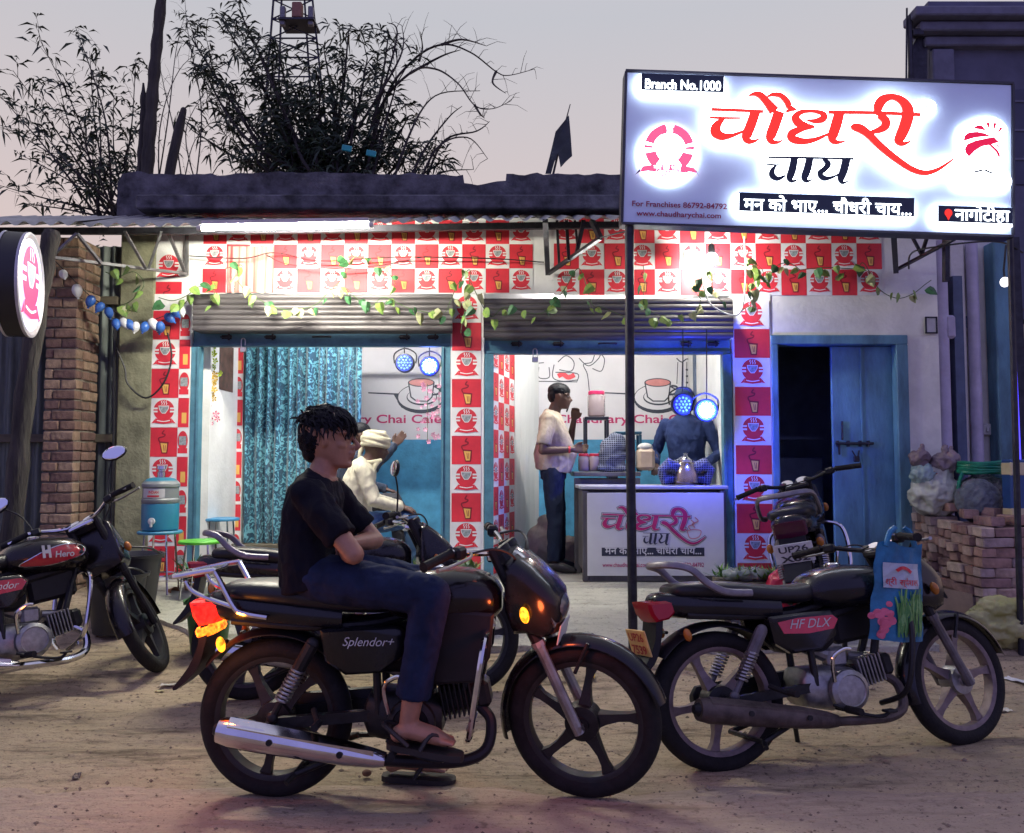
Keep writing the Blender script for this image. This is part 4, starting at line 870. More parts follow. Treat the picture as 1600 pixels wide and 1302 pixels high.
def bike(label, loc, yaw, lean=0., steer=0., paint=(.012, .012, .016), accent=None, rim=(.02, .02, .022), muff='chrome', rail='carrier', lit=False, mirrors=True, tank_text=None, side_text=None, plate=None, fplate=None, deep=None, guard=True, tdecal=True, tlens=None, pitch=0., name='motorcycle', fendc=None, dust=0., grp='motorcycles standing in front of the shop'):
    b = thing(name, label, 'motorcycle', loc, grp, rot=(-lean, 0, yaw))
    b.rotation_mode = 'XYZ'; b.matrix_basis = Mx.Translation(V(loc)) @ Mx.Rotation(yaw, 4, 'Z') @ Mx.Rotation(-lean, 4, 'X') @ Mx.Rotation(-pitch, 4, 'Y')
    mp = mat('paint_%s' % (deep or label[:14]), tuple(k * .6 for k in paint), .25, spec=.3, var=.4, vs=12, coat=.22); ma = mat('accent_%s' % label[:14], accent or paint, .25, var=.15, coat=.5)
    mr = mat('rim_%s' % (rim,), rim, .5, .3, var=.3, vs=18); mu = m_chr if muff == 'chrome' else mat('dusty_muffler', (.085, .065, .06), .6, .5, var=.45, vs=12, bump=.2)
    I = Mx.Identity(4); RA = (0, 0, AX)
    wheel(b, 'rear_wheel', Mx.Translation((0, 0, AX)), .092, mr, lead=R(-100))
    # steered front end
    top, fax = V((.885, 0, .96)), V((WB, 0, AX)); axd = (top - fax).normalized()
    ST = Mx.Translation(top) @ Mx.Rotation(steer, 4, axd) @ Mx.Translation(-top)
    wheel(b, 'front_wheel', ST @ Mx.Translation(fax), .078, mr, lead=R(80), drum=2 if rim[0] > .05 else True)
    for s in (-1, 1):
        o = MB(ST); y = s * .078; off = V((0, y, 0)); p1 = top + off + V((-.02, 0, .0)); p2 = fax + off + V((.0, s * .004, 0)); md = p1.lerp(p2, .52)
        o.tube([p1, md], .0155, 10); f = o.build('fork', m_chr, b)
        o = MB(ST); o.tube([md - (md - p2) * .04, md.lerp(p2, .1), p2 + V((.0, 0, -.02))], [.025, .021, .021], 10); o.tube([md - (md - p2) * .06, md], .027, 10); o.build('fork_leg', m_alu if lit else m_eng if rim[0] < .05 else mat('dusty_grey', (.12, .11, .12), .55, .4, var=.3, vs=14), f)
        o = MB(ST); o.tube([md + V((0, 0, 0)), md.lerp(p1, .5), p1], [.024, .024, .022], 10); o.tube([md.lerp(p1, .35), md.lerp(p1, .42)], .03, 10); o.build('fork_cover', m_plas, f)
    o = MB(ST); fender(o, fax, .333, .055, 18, 196); o.build('front_fender', fendc or mp, b, smooth=50)
    for s in (-1, 1): o = MB(ST); o.tube([fax + V((-.02, s * .062, .20)), fax + V((.03, s * .058, .315))], .008, 6); o.build('fender_stay', m_eng, b)
    # handlebar, grips, levers, cables
    hb = top + V((-.02, 0, -.02)); o = MB(ST)
    bar_ = cr([hb + V((-.15, -.35, .015)), hb + V((-.10, -.24, .035)), hb + V((-.02, -.12, .01)), hb + V((0, -.04, 0)), hb + V((0, .04, 0)), hb + V((-.02, .12, .01)), hb + V((-.10, .24, .035)), hb + V((-.15, .35, .015))], 5)
    o.tube(bar_, .0115, 8); o.box(hb + V((0, 0, -.02)), (.05, .15, .03), bev=.008); hbar = o.build('handlebar', m_chr if lit or mirrors else m_plas, b)
    for s in (-1, 1):
        o = MB(ST); g0, g1 = hb + V((-.105, s * .25, .034)), hb + V((-.157, s * .385, .013)); o.tube([g0, g0.lerp(g1, .04), g1, g1.lerp(g0, -.02)], [.020, .0165, .0175, .02], 10); o.build('grip', m_rub, hbar)
        o = MB(ST); o.box(hb + V((-.085, s * .215, .03)), (.045, .055, .045), (0, 0, s * .35), bev=.01); o.build('switch_cluster', m_plas, hbar)
        o = MB(ST); o.tube(cr([hb + V((-.045, s * .20, .03)), hb + V((-.03, s * .25, .022)), hb + V((-.075, s * .34, .008)), hb + V((-.10, s * .40, .006))], 4), [.006] * 12 + [.009], 6); o.build('lever', m_alu, hbar)
        o = MB(ST); o.tube(cr([hb + V((-.06, s * .20, .02)), hb + V((.05, s * .17, .04)), hb + V((.10, s * .08, -.03)), hb + V((.05, s * .04, -.18))], 6), .0045, 5); o.build('cable', m_black, hbar)
        if mirrors and (mirrors is True or s in mirrors):
            o = MB(ST); r0 = hb + V((-.085, s * .225, .04)); r1 = r0 + V((.0, s * .035, .12)); r2 = r0 + V((-.02, s * .10, .20)); o.tube(cr([r0, r1, r2], 5), .005, 6); mm_ = o.build('mirror', m_plas, hbar)
            o = MB(ST); q = (R(8), 0, R(90 - s * 12)); o.ell(r2 + V((0, s * .02, .03)), (.072, .014, .045), 18, 8, (0, 0, R(90) + s * R(-10))); mm_.data.materials[0] = m_plas; o.build('mirror_shell', m_plas, mm_)
            o = MB(ST); o.ell(r2 + V((-.012, s * .02, .03)), (.065, .006, .040), 18, 6, (0, 0, R(90) + s * R(-10))); o.build('mirror_glass', m_mir, mm_)
    # headlamp cowl: side outline swelled across its width
    prof = [(x + .025, z - .015) for x, z in [(.895, .885), (.90, .945), (.935, .955), (1.00, .91), (1.065, .85), (1.105, .80), (1.112, .73), (1.095, .665), (1.04, .640), (.98, .655), (.93, .650), (.895, .74)]]
    cx_, cz_ = 1.0, .79; rings = []
    for y, k in ((-.128, .55), (-.122, .80), (-.10, .93), (-.06, .985), (0, 1), (.06, .985), (.10, .93), (.122, .80), (.128, .55)):
        rings.append([(cx_ + (x - cx_) * k - .05 * (1 - k), y, cz_ + (z - cz_) * k) for x, z in prof])
    o = MB(ST); o.loft(rings); cow = o.build('headlight_cowl', mp, b, smooth=50)
    o = MB(ST); o.ell((1.098, 0, .735), (.05, .095, .062), 18, 10); o.build('headlight', m_glass, cow)
    vp = [[(.945 + .175 * t, y * (1 - .25 * (1 - t)), .955 - .155 * t - .09 * t * t + .02 * sin(pi * t) - 2.2 * y * y * (1 - .3 * t)) for y in (-.12, -.10, -.06, 0, .06, .10, .12)] for t in (0, .15, .35, .6, .85, 1)]
    o = MB(ST); o.loft(vp, cap=False, closed=False); o.loft([[(x - .004, y, z - .004) for x, y, z in r] for r in vp], cap=False, closed=False); o.build('visor', m_glass, cow, smooth=50)
    o = MB(ST); o.box((.91, 0, .92), (.06, .19, .06), (0, R(-35), 0), bev=.015); dsh = o.build('instrument_panel', m_plas, b)
    for s in (-1, 1):
        o = MB(ST); o.T = ST @ Mx.Translation((.885, s * .05, .95)) @ Mx.Rotation(R(-35), 4, 'Y'); o.lathe([(.043, -.02), (.045, .006), (.038, .01), (.001, .01)], 20); dl_ = o.build('dial', m_plas, dsh)
        o = MB(o.T); o.lathe([(.037, .011), (.001, .0115)], 20); o.build('dial_face', m_dial, dl_)
    # indicators
    def ind(T, p, s, on, big=1.):
        o = MB(T); q = V(p); o.tube([q - V((0, s * .05, 0)), q], .008, 6); t_ = o.build('indicator', m_plas, b)
        o = MB(T); o.ell(q + V((.0, s * .012, 0)), (.019 * big, .02, .034 * big), 14, 8, (0, R(-14), 0)); o.build('lens', emis('amber_lit', (1, .34, .015), 2.4) if on else m_ambu, t_)
    for s in (-1, 1):
        ind(ST, (1.01, s * .14, .735), s, lit and s < 0, .9); ind(I, (-.175, s * .12, .60), s, lit and s < 0, .85)
    if fplate is not None:
        o = MB(ST); o.box((1.125, 0, .645), (.005, .17, .075), (0, R(12), 0), bev=.002); fp = o.build('number_plate', mat('plate_white', (.6, .6, .6), .4), b)
    # fuel tank
    st = [(.445, .755, .04, .085), (.475, .76, .07, .115), (.54, .768, .088, .135), (.63, .772, .10, .15), (.72, .772, .10, .152), (.80, .768, .092, .14), (.855, .76, .072, .115), (.885, .755, .04, .07)]
    o = MB(); o.loft([supl(x, zc, hz_, hy, 20) for x, zc, hz_, hy in cr(st, 4)]); tk = o.build('fuel_tank', mp, b, smooth=50)
    o = MB(); o.lathe([(.035, 0), (.037, .012), (.03, .018), (.001, .018)], 18, (.62, 0, .865)); o.build('fuel_cap', m_chr, tk)
    if accent and tdecal:
        for s in (-1, 1):
            pts = [(.50, .715), (.55, .75), (.63, .79), (.72, .815), (.81, .81), (.845, .785), (.82, .75), (.72, .72), (.62, .705)]
            o = MB()
            def yy(x, z):
                for (a, b_) in zip(st, st[1:]):
                    if a[0] <= x <= b_[0]:
                        t = (x - a[0]) / (b_[0] - a[0]); zc, hz_, hy = [a[i] + (b_[i] - a[i]) * t for i in (1, 2, 3)]; k = min(.98, abs(z - zc) / hz_); return hy * (1 - k ** 2.6) ** (1 / 2.6)
                return .05
            c = cr(pts, 3, True); n_ = len(c); cen = (.69, .76)
            vs = []
            for f in (1, .66, .33): vs += [(cen[0] + (x - cen[0]) * f, s * (yy(cen[0] + (x - cen[0]) * f, cen[1] + (z - cen[1]) * f) + .003), cen[1] + (z - cen[1]) * f) for x, z in c]
            vs.append((cen[0], s * (yy(*cen) + .003), cen[1]))
            fs = [(k * n_ + i, k * n_ + (i + 1) % n_, (k + 1) * n_ + (i + 1) % n_, (k + 1) * n_ + i) for k in (0, 1) for i in range(n_)] + [(2 * n_ + i, 2 * n_ + (i + 1) % n_, 3 * n_) for i in range(n_)]
            o.add(vs, fs); o.build('tank_decal', ma, tk, smooth=60)
            o = MB(); o.tube([(x, s * (yy(x, z) + .004), z) for x, z in c + c[:1]], .0035, 5); o.build('decal_line', m_chr, tk)
    if tank_text:
        d = Dr(Mx.Translation((0, -.159, 0))); d.text(tank_text, .67, .745, .10, 0, 1, off=.02, slant=.1); d.T = Mx.Translation((0, -.159, -.03)); d.poly([(.605, .775), (.62, .775), (.618, .80), (.635, .80), (.637, .775), (.65, .775), (.645, .845), (.63, .845), (.632, .818), (.617, .818), (.615, .845), (.60, .845)], 0, 1); d.build('lettering', [mat('decal_white', (.7, .7, .7), .4)], tk)
    # seat
    st = [(-.20, .785, .018, .06), (-.17, .787, .032, .10), (-.05, .785, .04, .125), (.08, .775, .042, .13), (.2, .76, .042, .125), (.34, .748, .042, .115), (.45, .753, .044, .09), (.51, .78, .026, .06)]
    o = MB(); o.loft([supl(x, zc, hz_, hy, 18, 3) for x, zc, hz_, hy in cr(st, 4)]); se = o.build('seat', m_seat, b, smooth=50)
    # tail cowl, side panels
    st = [(-.275, .735, .022, .05), (-.25, .735, .045, .075), (-.15, .725, .06, .105), (0, .715, .06, .118), (.15, .70, .058, .12), (.28, .69, .055, .115)]
    o = MB(); o.loft([supl(x, zc, hz_, hy, 16, 3) for x, zc, hz_, hy in cr(st, 3)]); tc_ = o.build('tail_cowl', mp, b, smooth=50)
    for s in (-1, 1):
        o = MB(); pr = [(.20, .655), (.33, .665), (.50, .67), (.54, .64), (.52, .56), (.44, .50), (.30, .49), (.22, .54)]; y0 = s * .09
        o.loft([[(x, y0, z) for x, z in pr], [(x, s * .125, z) for x, z in pr], [(.37 + (x - .37) * .9, s * .137, .58 + (z - .58) * .88) for x, z in pr]]); sp = o.build('side_panel', mp, b, smooth=40)
        if accent:
            o = MB(); pr2 = [(.235, .63), (.33, .645), (.50, .65), (.525, .63), (.50, .59), (.38, .575), (.26, .58)]; o.prism(pr2, s * .1375, s * .1395); o.build('panel_decal', ma, sp)
        if side_text and s < 0:
            d = Dr(Mx.Translation((0, -.1395, 0))); d.text(side_text, .29, .60, .19, 0, 1, off=.0, slant=.35); d.build('lettering', [mat('decal_white')], sp)
    # grab rail / carrier
    if rail == 'carrier':
        for s in (-1, 1):
            o = MB(); y = s * .13
            o.tube(cr([(.0, y, .70), (-.09, y, .715), (-.13, y, .74), (-.20, y, .86), (-.225, y, .872), (-.37, s * .10, .845), (-.39, s * .06, .843)], 5), .011, 8); o.tube(cr([(-.12, y, .735), (-.22, s * .11, .76), (-.30, s * .10, .79), (-.33, s * .10, .83)], 4), .009, 8); o.build('carrier_rail', m_chr, b)
        o = MB()
        for x, z in ((-.39, .843), (-.32, .853), (-.25, .864)): o.tube([(x, -.10, z), (x, .10, z)], .009, 8)
        o.build('carrier_bars', m_chr, b)
    else:
        mg = mat('grab_alloy', (.20, .19, .21), .45, .7, var=.25, vs=16)
        o = MB(); P = [(.12, -.15, .765), (.0, -.16, .775), (-.08, -.16, .815), (-.15, -.15, .88), (-.22, -.11, .90), (-.25, 0, .90), (-.22, .11, .90), (-.15, .15, .88), (-.08, .16, .815), (.0, .16, .775), (.12, .15, .765)]
        o.tube(cr(P, 5), .017, 8, el=.7); o.build('grab_rail', mg, b)
    # tail lamp
    o = MB(); tp_ = [(-.325, .745), (-.20, .75), (-.19, .70), (-.225, .665), (-.285, .655), (-.31, .69)]; o.loft([[(-.25 + (x + .25) * k, y, .70 + (z - .70) * k) for x, z in tp_] for y, k in ((-.088, .72), (-.078, .95), (0, 1.04), (.078, .95), (.088, .72))]); tlm = o.build('tail_light', emis('tail_lit', (1, .02, .012), .95) if lit else (tlens or m_redl), b, smooth=25)
    if lit:
        o = MB(); o.box((-.265, 0, .635), (.075, .15, .045), (0, R(-20), 0), bev=.012); o.build('lower_lens', emis('amber_tail', (1, .22, .015), 2.2), tlm)
        for nm, c, p, en in (('tail_lamp_glow', (1, .12, .03), (-.40, -.12, .62), 1.8), ('indicator_glow', (1, .30, .03), (-.20, -.22, .58), 1.6), ('front_indicator_glow', (1, .16, .04), (1.03, -.24, .72), 2.5)):
            li = D.lights.new(nm, 'POINT'); li.energy = en; li.color = c; li.shadow_soft_size = .03; lo = D.objects.new(nm, li); COL.objects.link(lo); lo.parent = b; lo.location = p
    # rear mudguard and plate
    o = MB(); fender(o, RA, .345, .07, 40, 142, drop=.02); rf = o.build('rear_fender', m_plas, b, smooth=50)
    o = MB(); P = [(-.25, .66), (-.27, .55), (-.30, .48), (-.37, .415), (-.385, .42), (-.375, .435), (-.325, .50), (-.29, .58), (-.28, .66)]; o.prism(cr(P, 2, True), -.07, .07); o.build('mud_flap', m_plas, rf)
    if plate:
        bgc, fgc, l1, l2 = plate; PT = Mx.Translation((-.335, 0, .57)) @ Mx.Rotation(R(-14), 4, 'Y') @ Mx.Rotation(R(-90), 4, 'Z')
        o = MB(PT); o.box((0, 0, 0), (.20, .006, .115), bev=.002); pl = o.build('number_plate', mat('plate%s' % (bgc,), bgc, .4, var=.12, vs=20), b)
        d = Dr(PT @ Mx.Translation((0, -.004, 0)))
        if l1: d.text(l1, -.075 if l2 else -.085, .008, .15, 0, 1, h=.036, off=.02)
        if l2: d.text(l2, -.075, -.048 if l1 else -.03, .15, 0, 1, h=.038, off=.03)
        d.build('lettering', [mat('plate_ink%s' % (fgc,), fgc, .5)], pl)
        if plate[0][2] < .3:      # the plate of the right-hand bike can also be read from the side
            PT2 = Mx.Translation((-.27, -.125, .575)) @ Mx.Rotation(R(-30), 4, 'Z') @ Mx.Rotation(R(6), 4, 'Y')
    # swingarm, chain case, shocks
    for s in (-1, 1):
        o = MB(); o.bar((0, s * .085, AX), (.46, s * .085, .34), .028, .04); o.build('swingarm', m_eng, b)
        o = MB(); p0, p1 = V((.02, s * .115, AX + .03)), V((.17, s * .115, .60)); o.tube([p0, p0.lerp(p1, .42)], .013, 8); o.tube([p0.lerp(p1, .60), p1], .026, 10); o.ell(p1, (.026, .02, .026)); o.ell(p0, (.022, .018, .022)); sh = o.build('shock_absorber', m_eng if rail == 'carrier' else mat('dusty_grey'), b)
        a, b2 = p0.lerp(p1, .22), p0.lerp(p1, .66); dd = (b2 - a); u1 = dd.orthogonal().normalized(); u2 = dd.normalized().cross(u1); o = MB()
        o.tube([a + dd * (k / 72) + (u1 * cos(k * 2 * pi / 8) + u2 * sin(k * 2 * pi / 8)) * .025 for k in range(73)], .0055, 6); o.build('spring', m_spring, sh)
    o = MB(); o.loft([supl(x, zc, hz_, .02, 12, 3) for x, zc, hz_ in ((-.07, .30, .02), (-.05, .30, .055), (.1, .315, .055), (.4, .34, .055), (.45, .345, .02))]); o.v = [(x, y + .10, z) for x, y, z in o.v]; o.build('chain_case', m_plas, b)
    # frame and engine
    o = MB()
    for s in (-1, 1):
        o.tube(cr([(.87, 0, .78), (.80, s * .03, .60), (.74, s * .05, .42)], 4), .018, 8); o.tube(cr([(.84, 0, .84), (.5, s * .04, .69), (.2, s * .09, .66), (-.15, s * .085, .68)], 4), .016, 8); o.tube([(.40, s * .08, .66), (.42, s * .09, .34)], .016, 8)
    o.build('frame', m_eng, b)
    o = MB(); o.loft([supl(x, zc, hz_, hy, 16, 3.5) for x, zc, hz_, hy in ((.36, .33, .04, .08), (.38, .33, .085, .10), (.50, .32, .10, .115), (.62, .315, .09, .11), (.66, .32, .05, .09))]); en = o.build('engine', m_eng if rim[0] < .05 and not accent else m_alu, b, smooth=45)
    for s in (-1, 1):
        o = MB(); o.lathe([(.092, 0), (.09, s * .025), (.07, s * .036), (.066, s * .030), (.03, s * .032), (.001, s * .032)], 24, (.55, s * .115, .315), 'y'); cv = o.build('crankcase_cover', m_eng if rim[0] < .05 and not accent else m_alu, en)
    me = MB(); me.box((0, 0, 0), (.008, .15, .13), bev=.003); fm = me.mesh('cooling_fin', m_alu if accent else m_eng, 30)
    for k in range(7):
        f_ = put('cooling_fin', fm, en, (.66 + k * .018, 0, .375 + k * .004)); f_.rotation_euler = (0, R(-12), 0)
    o = MB(); o.box((.735, 0, .39), (.18, .10, .09), (0, R(-12), 0), bev=.012); o.box((.81, 0, .405), (.06, .12, .10), (0, R(-12), 0), bev=.015); o.build('cylinder', m_eng, en)
    o = MB(); o.box((.58, 0, .45), (.10, .07, .09), bev=.015); o.tube([(.64, 0, .45), (.74, 0, .44)], .022, 10); o.tube([(.40, 0, .52), (.53, 0, .46)], .03, 10); o.build('carburettor', m_alu, en)
    o = MB(); o.loft([supl(x, zc, hz_, hy, 14, 4) for x, zc, hz_, hy in ((.28, .57, .06, .07), (.31, .57, .085, .085), (.50, .565, .085, .085), (.545, .57, .06, .07))]); o.build('airbox', m_plas, b, smooth=40)
    o = MB(); o.box((.70, 0, .60), (.26, .07, .16), (0, R(-8), 0), bev=.02); o.box((.62, 0, .66), (.40, .10, .06), (0, R(-12), 0), bev=.02); o.build('frame_cover', m_plas, b)
    if lit:
        for s in (-1, 1):
            o = MB(); pr = [(.60, .74), (.86, .72), (.845, .56), (.79, .47), (.64, .46), (.60, .55)]; o.loft([[(x, s * .10, z) for x, z in pr], [(x, s * .135, z) for x, z in pr], [(.72 + (x - .72) * .92, s * .142, .60 + (z - .60) * .92) for x, z in pr]]); o.build('leg_shroud', m_plas, b, smooth=30)
    o = MB(); o.tube(cr([(.47, -.15, .36), (.455, -.175, .46), (.50, -.19, .50), (.53, -.20, .50)], 4), .009, 8); o.build('kick_lever', m_chr, b)
    o = MB(); ep = cr([(.80, -.03, .355), (.845, -.06, .31), (.83, -.10, .22), (.74, -.13, .185), (.58, -.145, .185), (.42, -.15, .195)], 5); o.tube(ep, .021, 10); o.build('exhaust_pipe', m_plas if muff == 'chrome' and not accent else mu, b)
    o = MB(); c = [(.46, .195, .026), (.42, .20, .034), (.30, .22, .045), (.0, .268, .054), (-.12, .288, .054), (-.165, .295, .045)]; o.tube([(x, -.155, z) for x, z, r in c], [r for x, z, r in c], 16); mf = o.build('muffler', mu, b, smooth=50)
    o = MB(); o.loft([[(x, -.155 - r * .75 - .004, z - .012), (x, -.155 - r * .75 - .004, z + .034), (x, -.155 - r * .2, z + r + .004), (x, -.155 - r * .2, z + r - .002)] for x, z, r in c[1:5]]); o.build('heat_shield', m_chr if muff == 'chrome' else mu, mf)
    for x, z in ((.30, .228), (.04, .268)): o = MB(); o.lathe([(.012, -.205), (.012, -.212), (.001, -.212)], 10, (x, 0, z), 'y'); o.build('shield_bolt', m_eng, mf)
    o = MB(); o.tube([(-.165, -.155, .295), (-.185, -.155, .298)], [.03, .018], 12); o.build('muffler_tip', m_plas, mf)
    for s in (-1, 1):
        o = MB(); o.tube([(.50, s * .10, .24), (.50, s * .25, .24)], .010, 8); o.tube([(.50, s * .17, .243), (.50, s * .27, .243)], .017, 8, el=.8); o.build('footpeg', m_rub, b)
        o = MB(); o.tube([(.18, s * .12, .36), (.22, s * .20, .335)], .012, 8); o.tube([(.22, s * .19, .337), (.22, s * .26, .337)], .014, 8); o.build('pillion_peg', m_rub, b)
    o = MB(); o.tube(cr([(.46, -.14, .26), (.58, -.17, .215), (.66, -.18, .20), (.69, -.19, .22)], 4), .008, 7); o.box((.685, -.20, .225), (.05, .05, .012), bev=.004); o.build('brake_pedal', m_eng, b)
    o = MB(); o.tube([(.42, .12, .22), (.50, .23, .02)] if lean else [(.44, .12, .20), (.16, .15, .18)], .011, 8)
    if lean: o.box((.50, .235, .018), (.07, .05, .01), bev=.003)
    o.build('side_stand', m_eng, b)
    o = MB()
    for s in (-1, 1): o.tube([(.30, s * .10, .20), (.12, s * .14, .135)], .013, 8)
    o.tube([(.12, -.14, .135), (.12, .14, .135)], .012, 8); o.tube([(.12, -.14, .135), (.10, -.19, .12)], .011, 8); o.build('centre_stand', m_eng, b)
    if guard:
        for s in (-1, 1):
            o = MB(); o.tube(cr([(.845, s * .03, .655), (.835, s * .12, .66), (.825, s * .22, .61), (.80, s * .235, .45), (.775, s * .20, .30), (.75, s * .06, .235)], 6), .0125, 8); o.build('leg_guard', m_chr if guard is True else m_eng, b)
    return b
# the ridden bike
YA_ = 3.27
pA = V((at(432, 1124, YA_).x, YA_, .008))
bikeA = bike('black motorcycle with lit amber lamps carrying the seated young man', pA, R(-2), steer=R(-15), paint=(.010, .010, .014), lit=True, mirrors=False, side_text='Splendor+', fplate='', deep='black')
bikeA.scale = (.985, 1, 1)
pB = gnd(1130, 1206, -.01)
bikeB = bike('dusty black motorcycle with a shopping bag on its handlebar parked beside the sign pole', V((pB.x, pB.y, -.01)), R(16), lean=R(8), steer=R(9), paint=(.012, .012, .02), accent=(.55, .02, .05), rim=(.17, .13, .13), muff='dusty', rail='grab', mirrors=False, side_text='HF DLX', plate=((.62, .42, .16), (.35, .02, .03), 'UP26', '7539'), deep='bluish black', guard='black', tdecal=False)
pC = V((-2.98, 4.16, gz(4.2)))
bikeC = bike('black and red motorcycle with chrome guards parked by the brick pier', pC, R(50), lean=R(11), steer=R(50), paint=(.015, .012, .014), accent=(.42, .015, .03), tank_text='Hero', side_text='Splendor', mirrors=True, deep='black and red')
pD = V((at(388, 900, 4.6).x, 4.6, gz(4.6)))
bikeD = bike('dark motorcycle standing half hidden behind the seated rider', pD, R(6), lean=R(5), steer=R(8), paint=(.02, .02, .024), rail='grab', mirrors=(-1,), deep='grey black')
pE = V((at(1280, 1000, 5.5).x, 5.5, gz(5.5) + .02))
bikeE = bike('black motorcycle seen from behind leaning in front of the open blue doorway', pE, R(67), lean=R(11), steer=R(12), paint=(.012, .012, .02), rail='grab', mirrors=False, plate=((.55, .56, .58), (.03, .03, .05), 'UP26', 'X62'), deep='navy black', tlens=mat('tail_dark', (.07, .008, .035), .15))
bikeB.matrix_basis = bikeB.matrix_basis @ Mx.Diagonal((1.035, .95, .955, 1)); bikeE.matrix_basis = bikeE.matrix_basis @ Mx.Diagonal((1.0, 1.18, 1.1, 1))
# ------------------------------------------------------------------ people
def blob(name, mb, mt, parent, vox=.008, sm=5, wr=0., ws=14., wd=(1, 1, 1)):
    """melts overlapping closed shapes into one continuous skin"""
    me = mb.mesh(name, mt, 0); o = D.objects.new(name, me); COL.objects.link(o)
    r = o.modifiers.new('r', 'REMESH'); r.mode = 'VOXEL'; r.voxel_size = vox
    s = o.modifiers.new('s', 'SMOOTH'); s.iterations = sm; s.factor = .5
    nm = D.meshes.new_from_object(o.evaluated_get(bpy.context.evaluated_depsgraph_get()))
    D.objects.remove(o); D.meshes.remove(me); nm.name = name
    if wr:
        co = [v_.co.copy() for v_ in nm.vertices]; no = [v_.normal.copy() for v_ in nm.vertices]; out = []
        for p, n0 in zip(co, no):
            c = V((p.x * wd[0], p.y * wd[1], p.z * wd[2])) * ws; n_ = noise.noise(c) + .5 * noise.noise(c * 2.3) + .25 * noise.noise(c * 5.1); out += list(p + n0 * ((abs(n_) * -1.6 + .5) * wr))
        nm.vertices.foreach_set('co', out); nm.update()
    nm.polygons.foreach_set('use_smooth', [True] * len(nm.polygons)); nm.materials.clear(); nm.materials.append(mt)
    return put(name, nm, parent)
def torso(mb, rows, lat=(0, 1, 0), fwd=None, n=18, e=2.4):
    """rows: (centre, half width, half depth)"""
    lat = V(lat).normalized(); rings = []
    for i, (p, hw, hd) in enumerate(rows):
        d = V(rows[min(i + 1, len(rows) - 1)][0]) - V(rows[max(i - 1, 0)][0]); f = lat.cross(d.normalized()).normalized()
        rings.append([V(p) + lat * hw * math.copysign(abs(cos(a)) ** (2 / e), cos(a)) + f * hd * math.copysign(abs(sin(a)) ** (2 / e), sin(a)) for a in [2 * pi * k / n for k in range(n)]])
    mb.loft(rings)
HEAD = [(.00, .33, .10, .10), (.05, .39, -.02, .17), (.12, .385, -.14, .205), (.20, .38, -.27, .245), (.30, .375, -.36, .285), (.40, .37, -.42, .315), (.50, .365, -.455, .335), (.58, .395, -.465, .34), (.68, .39, -.46, .34), (.80, .335, -.42, .305), (.90, .23, -.33, .225), (.97, .09, -.20, .11), (1.0, -.02, -.10, .03)]
def head(mb, T, H):
    old = mb.T; mb.T = old @ T; rings = []
    for z, xf, xb, hw in HEAD:
        c, hx = (xf + xb) / 2, (xf - xb) / 2
        rings.append([((c + hx * cos(a)) * H, hw * (abs(sin(a)) ** .85) * math.copysign(1, sin(a)) * (1 - .12 * max(0, cos(a)) ** 2) * H, z * H) for a in [2 * pi * k / 20 for k in range(20)]])
    mb.loft(rings)
    def w(pts, r, n=8): mb.tube([(x * H, y * H, z * H) for x, y, z in pts], [k * H for k in r], n, rnd_=True)
    w([(.365, 0, .56), (.435, 0, .46), (.515, 0, .365), (.48, 0, .33)], [.03, .036, .046, .034]); w([(.40, -.055, .345), (.40, .055, .345)], [.035, .035])
    w([(.395, -.085, .252), (.435, 0, .262), (.395, .085, .252)], [.022, .032, .022]); w([(.385, -.07, .195), (.42, 0, .192), (.385, .07, .195)], [.022, .034, .022])
    w([(.33, -.05, .07), (.36, 0, .075), (.33, .05, .07)], [.06, .065, .06])
    for s in (-1, 1):
        w([(.36, s * .08, .585), (.33, s * .20, .59), (.24, s * .29, .57)], [.03, .034, .025]); w([(.22, s * .23, .38), (.30, s * .16, .36)], [.04, .035])
        mb.ell((.0 * H, s * .345 * H, .45 * H), (.07 * H, .032 * H, .125 * H), 12, 8, (s * R(-12), 0, s * R(14))); mb.ell((-.01 * H, s * .335 * H, .37 * H), (.035 * H, .025 * H, .045 * H))
    mb.T = old
def eyes(par, T, H):
    for s in (-1, 1):
        o = MB(T); o.ell((.335 * H, s * .145 * H, .505 * H), (.04 * H, .052 * H, .03 * H), 12, 8); ey = o.build('eye', mat('eye_white', (.30, .27, .25), .3), par)
        o = MB(T); o.ell((.360 * H, s * .15 * H, .503 * H), (.02 * H, .03 * H, .028 * H), 12, 8); o.build('iris', mat('iris', (.015, .01, .008), .15), ey)
        o = MB(T); o.tube(cr([(.385 * H, s * .06 * H, .585 * H), (.375 * H, s * .15 * H, .615 * H), (.31 * H, s * .25 * H, .595 * H)], 4), [.008 * H] * 8 + [.004 * H], 6, rnd_=True); o.build('eyebrow', mat('hair_black', (.008, .008, .011), .4, var=.4, vs=40), par)
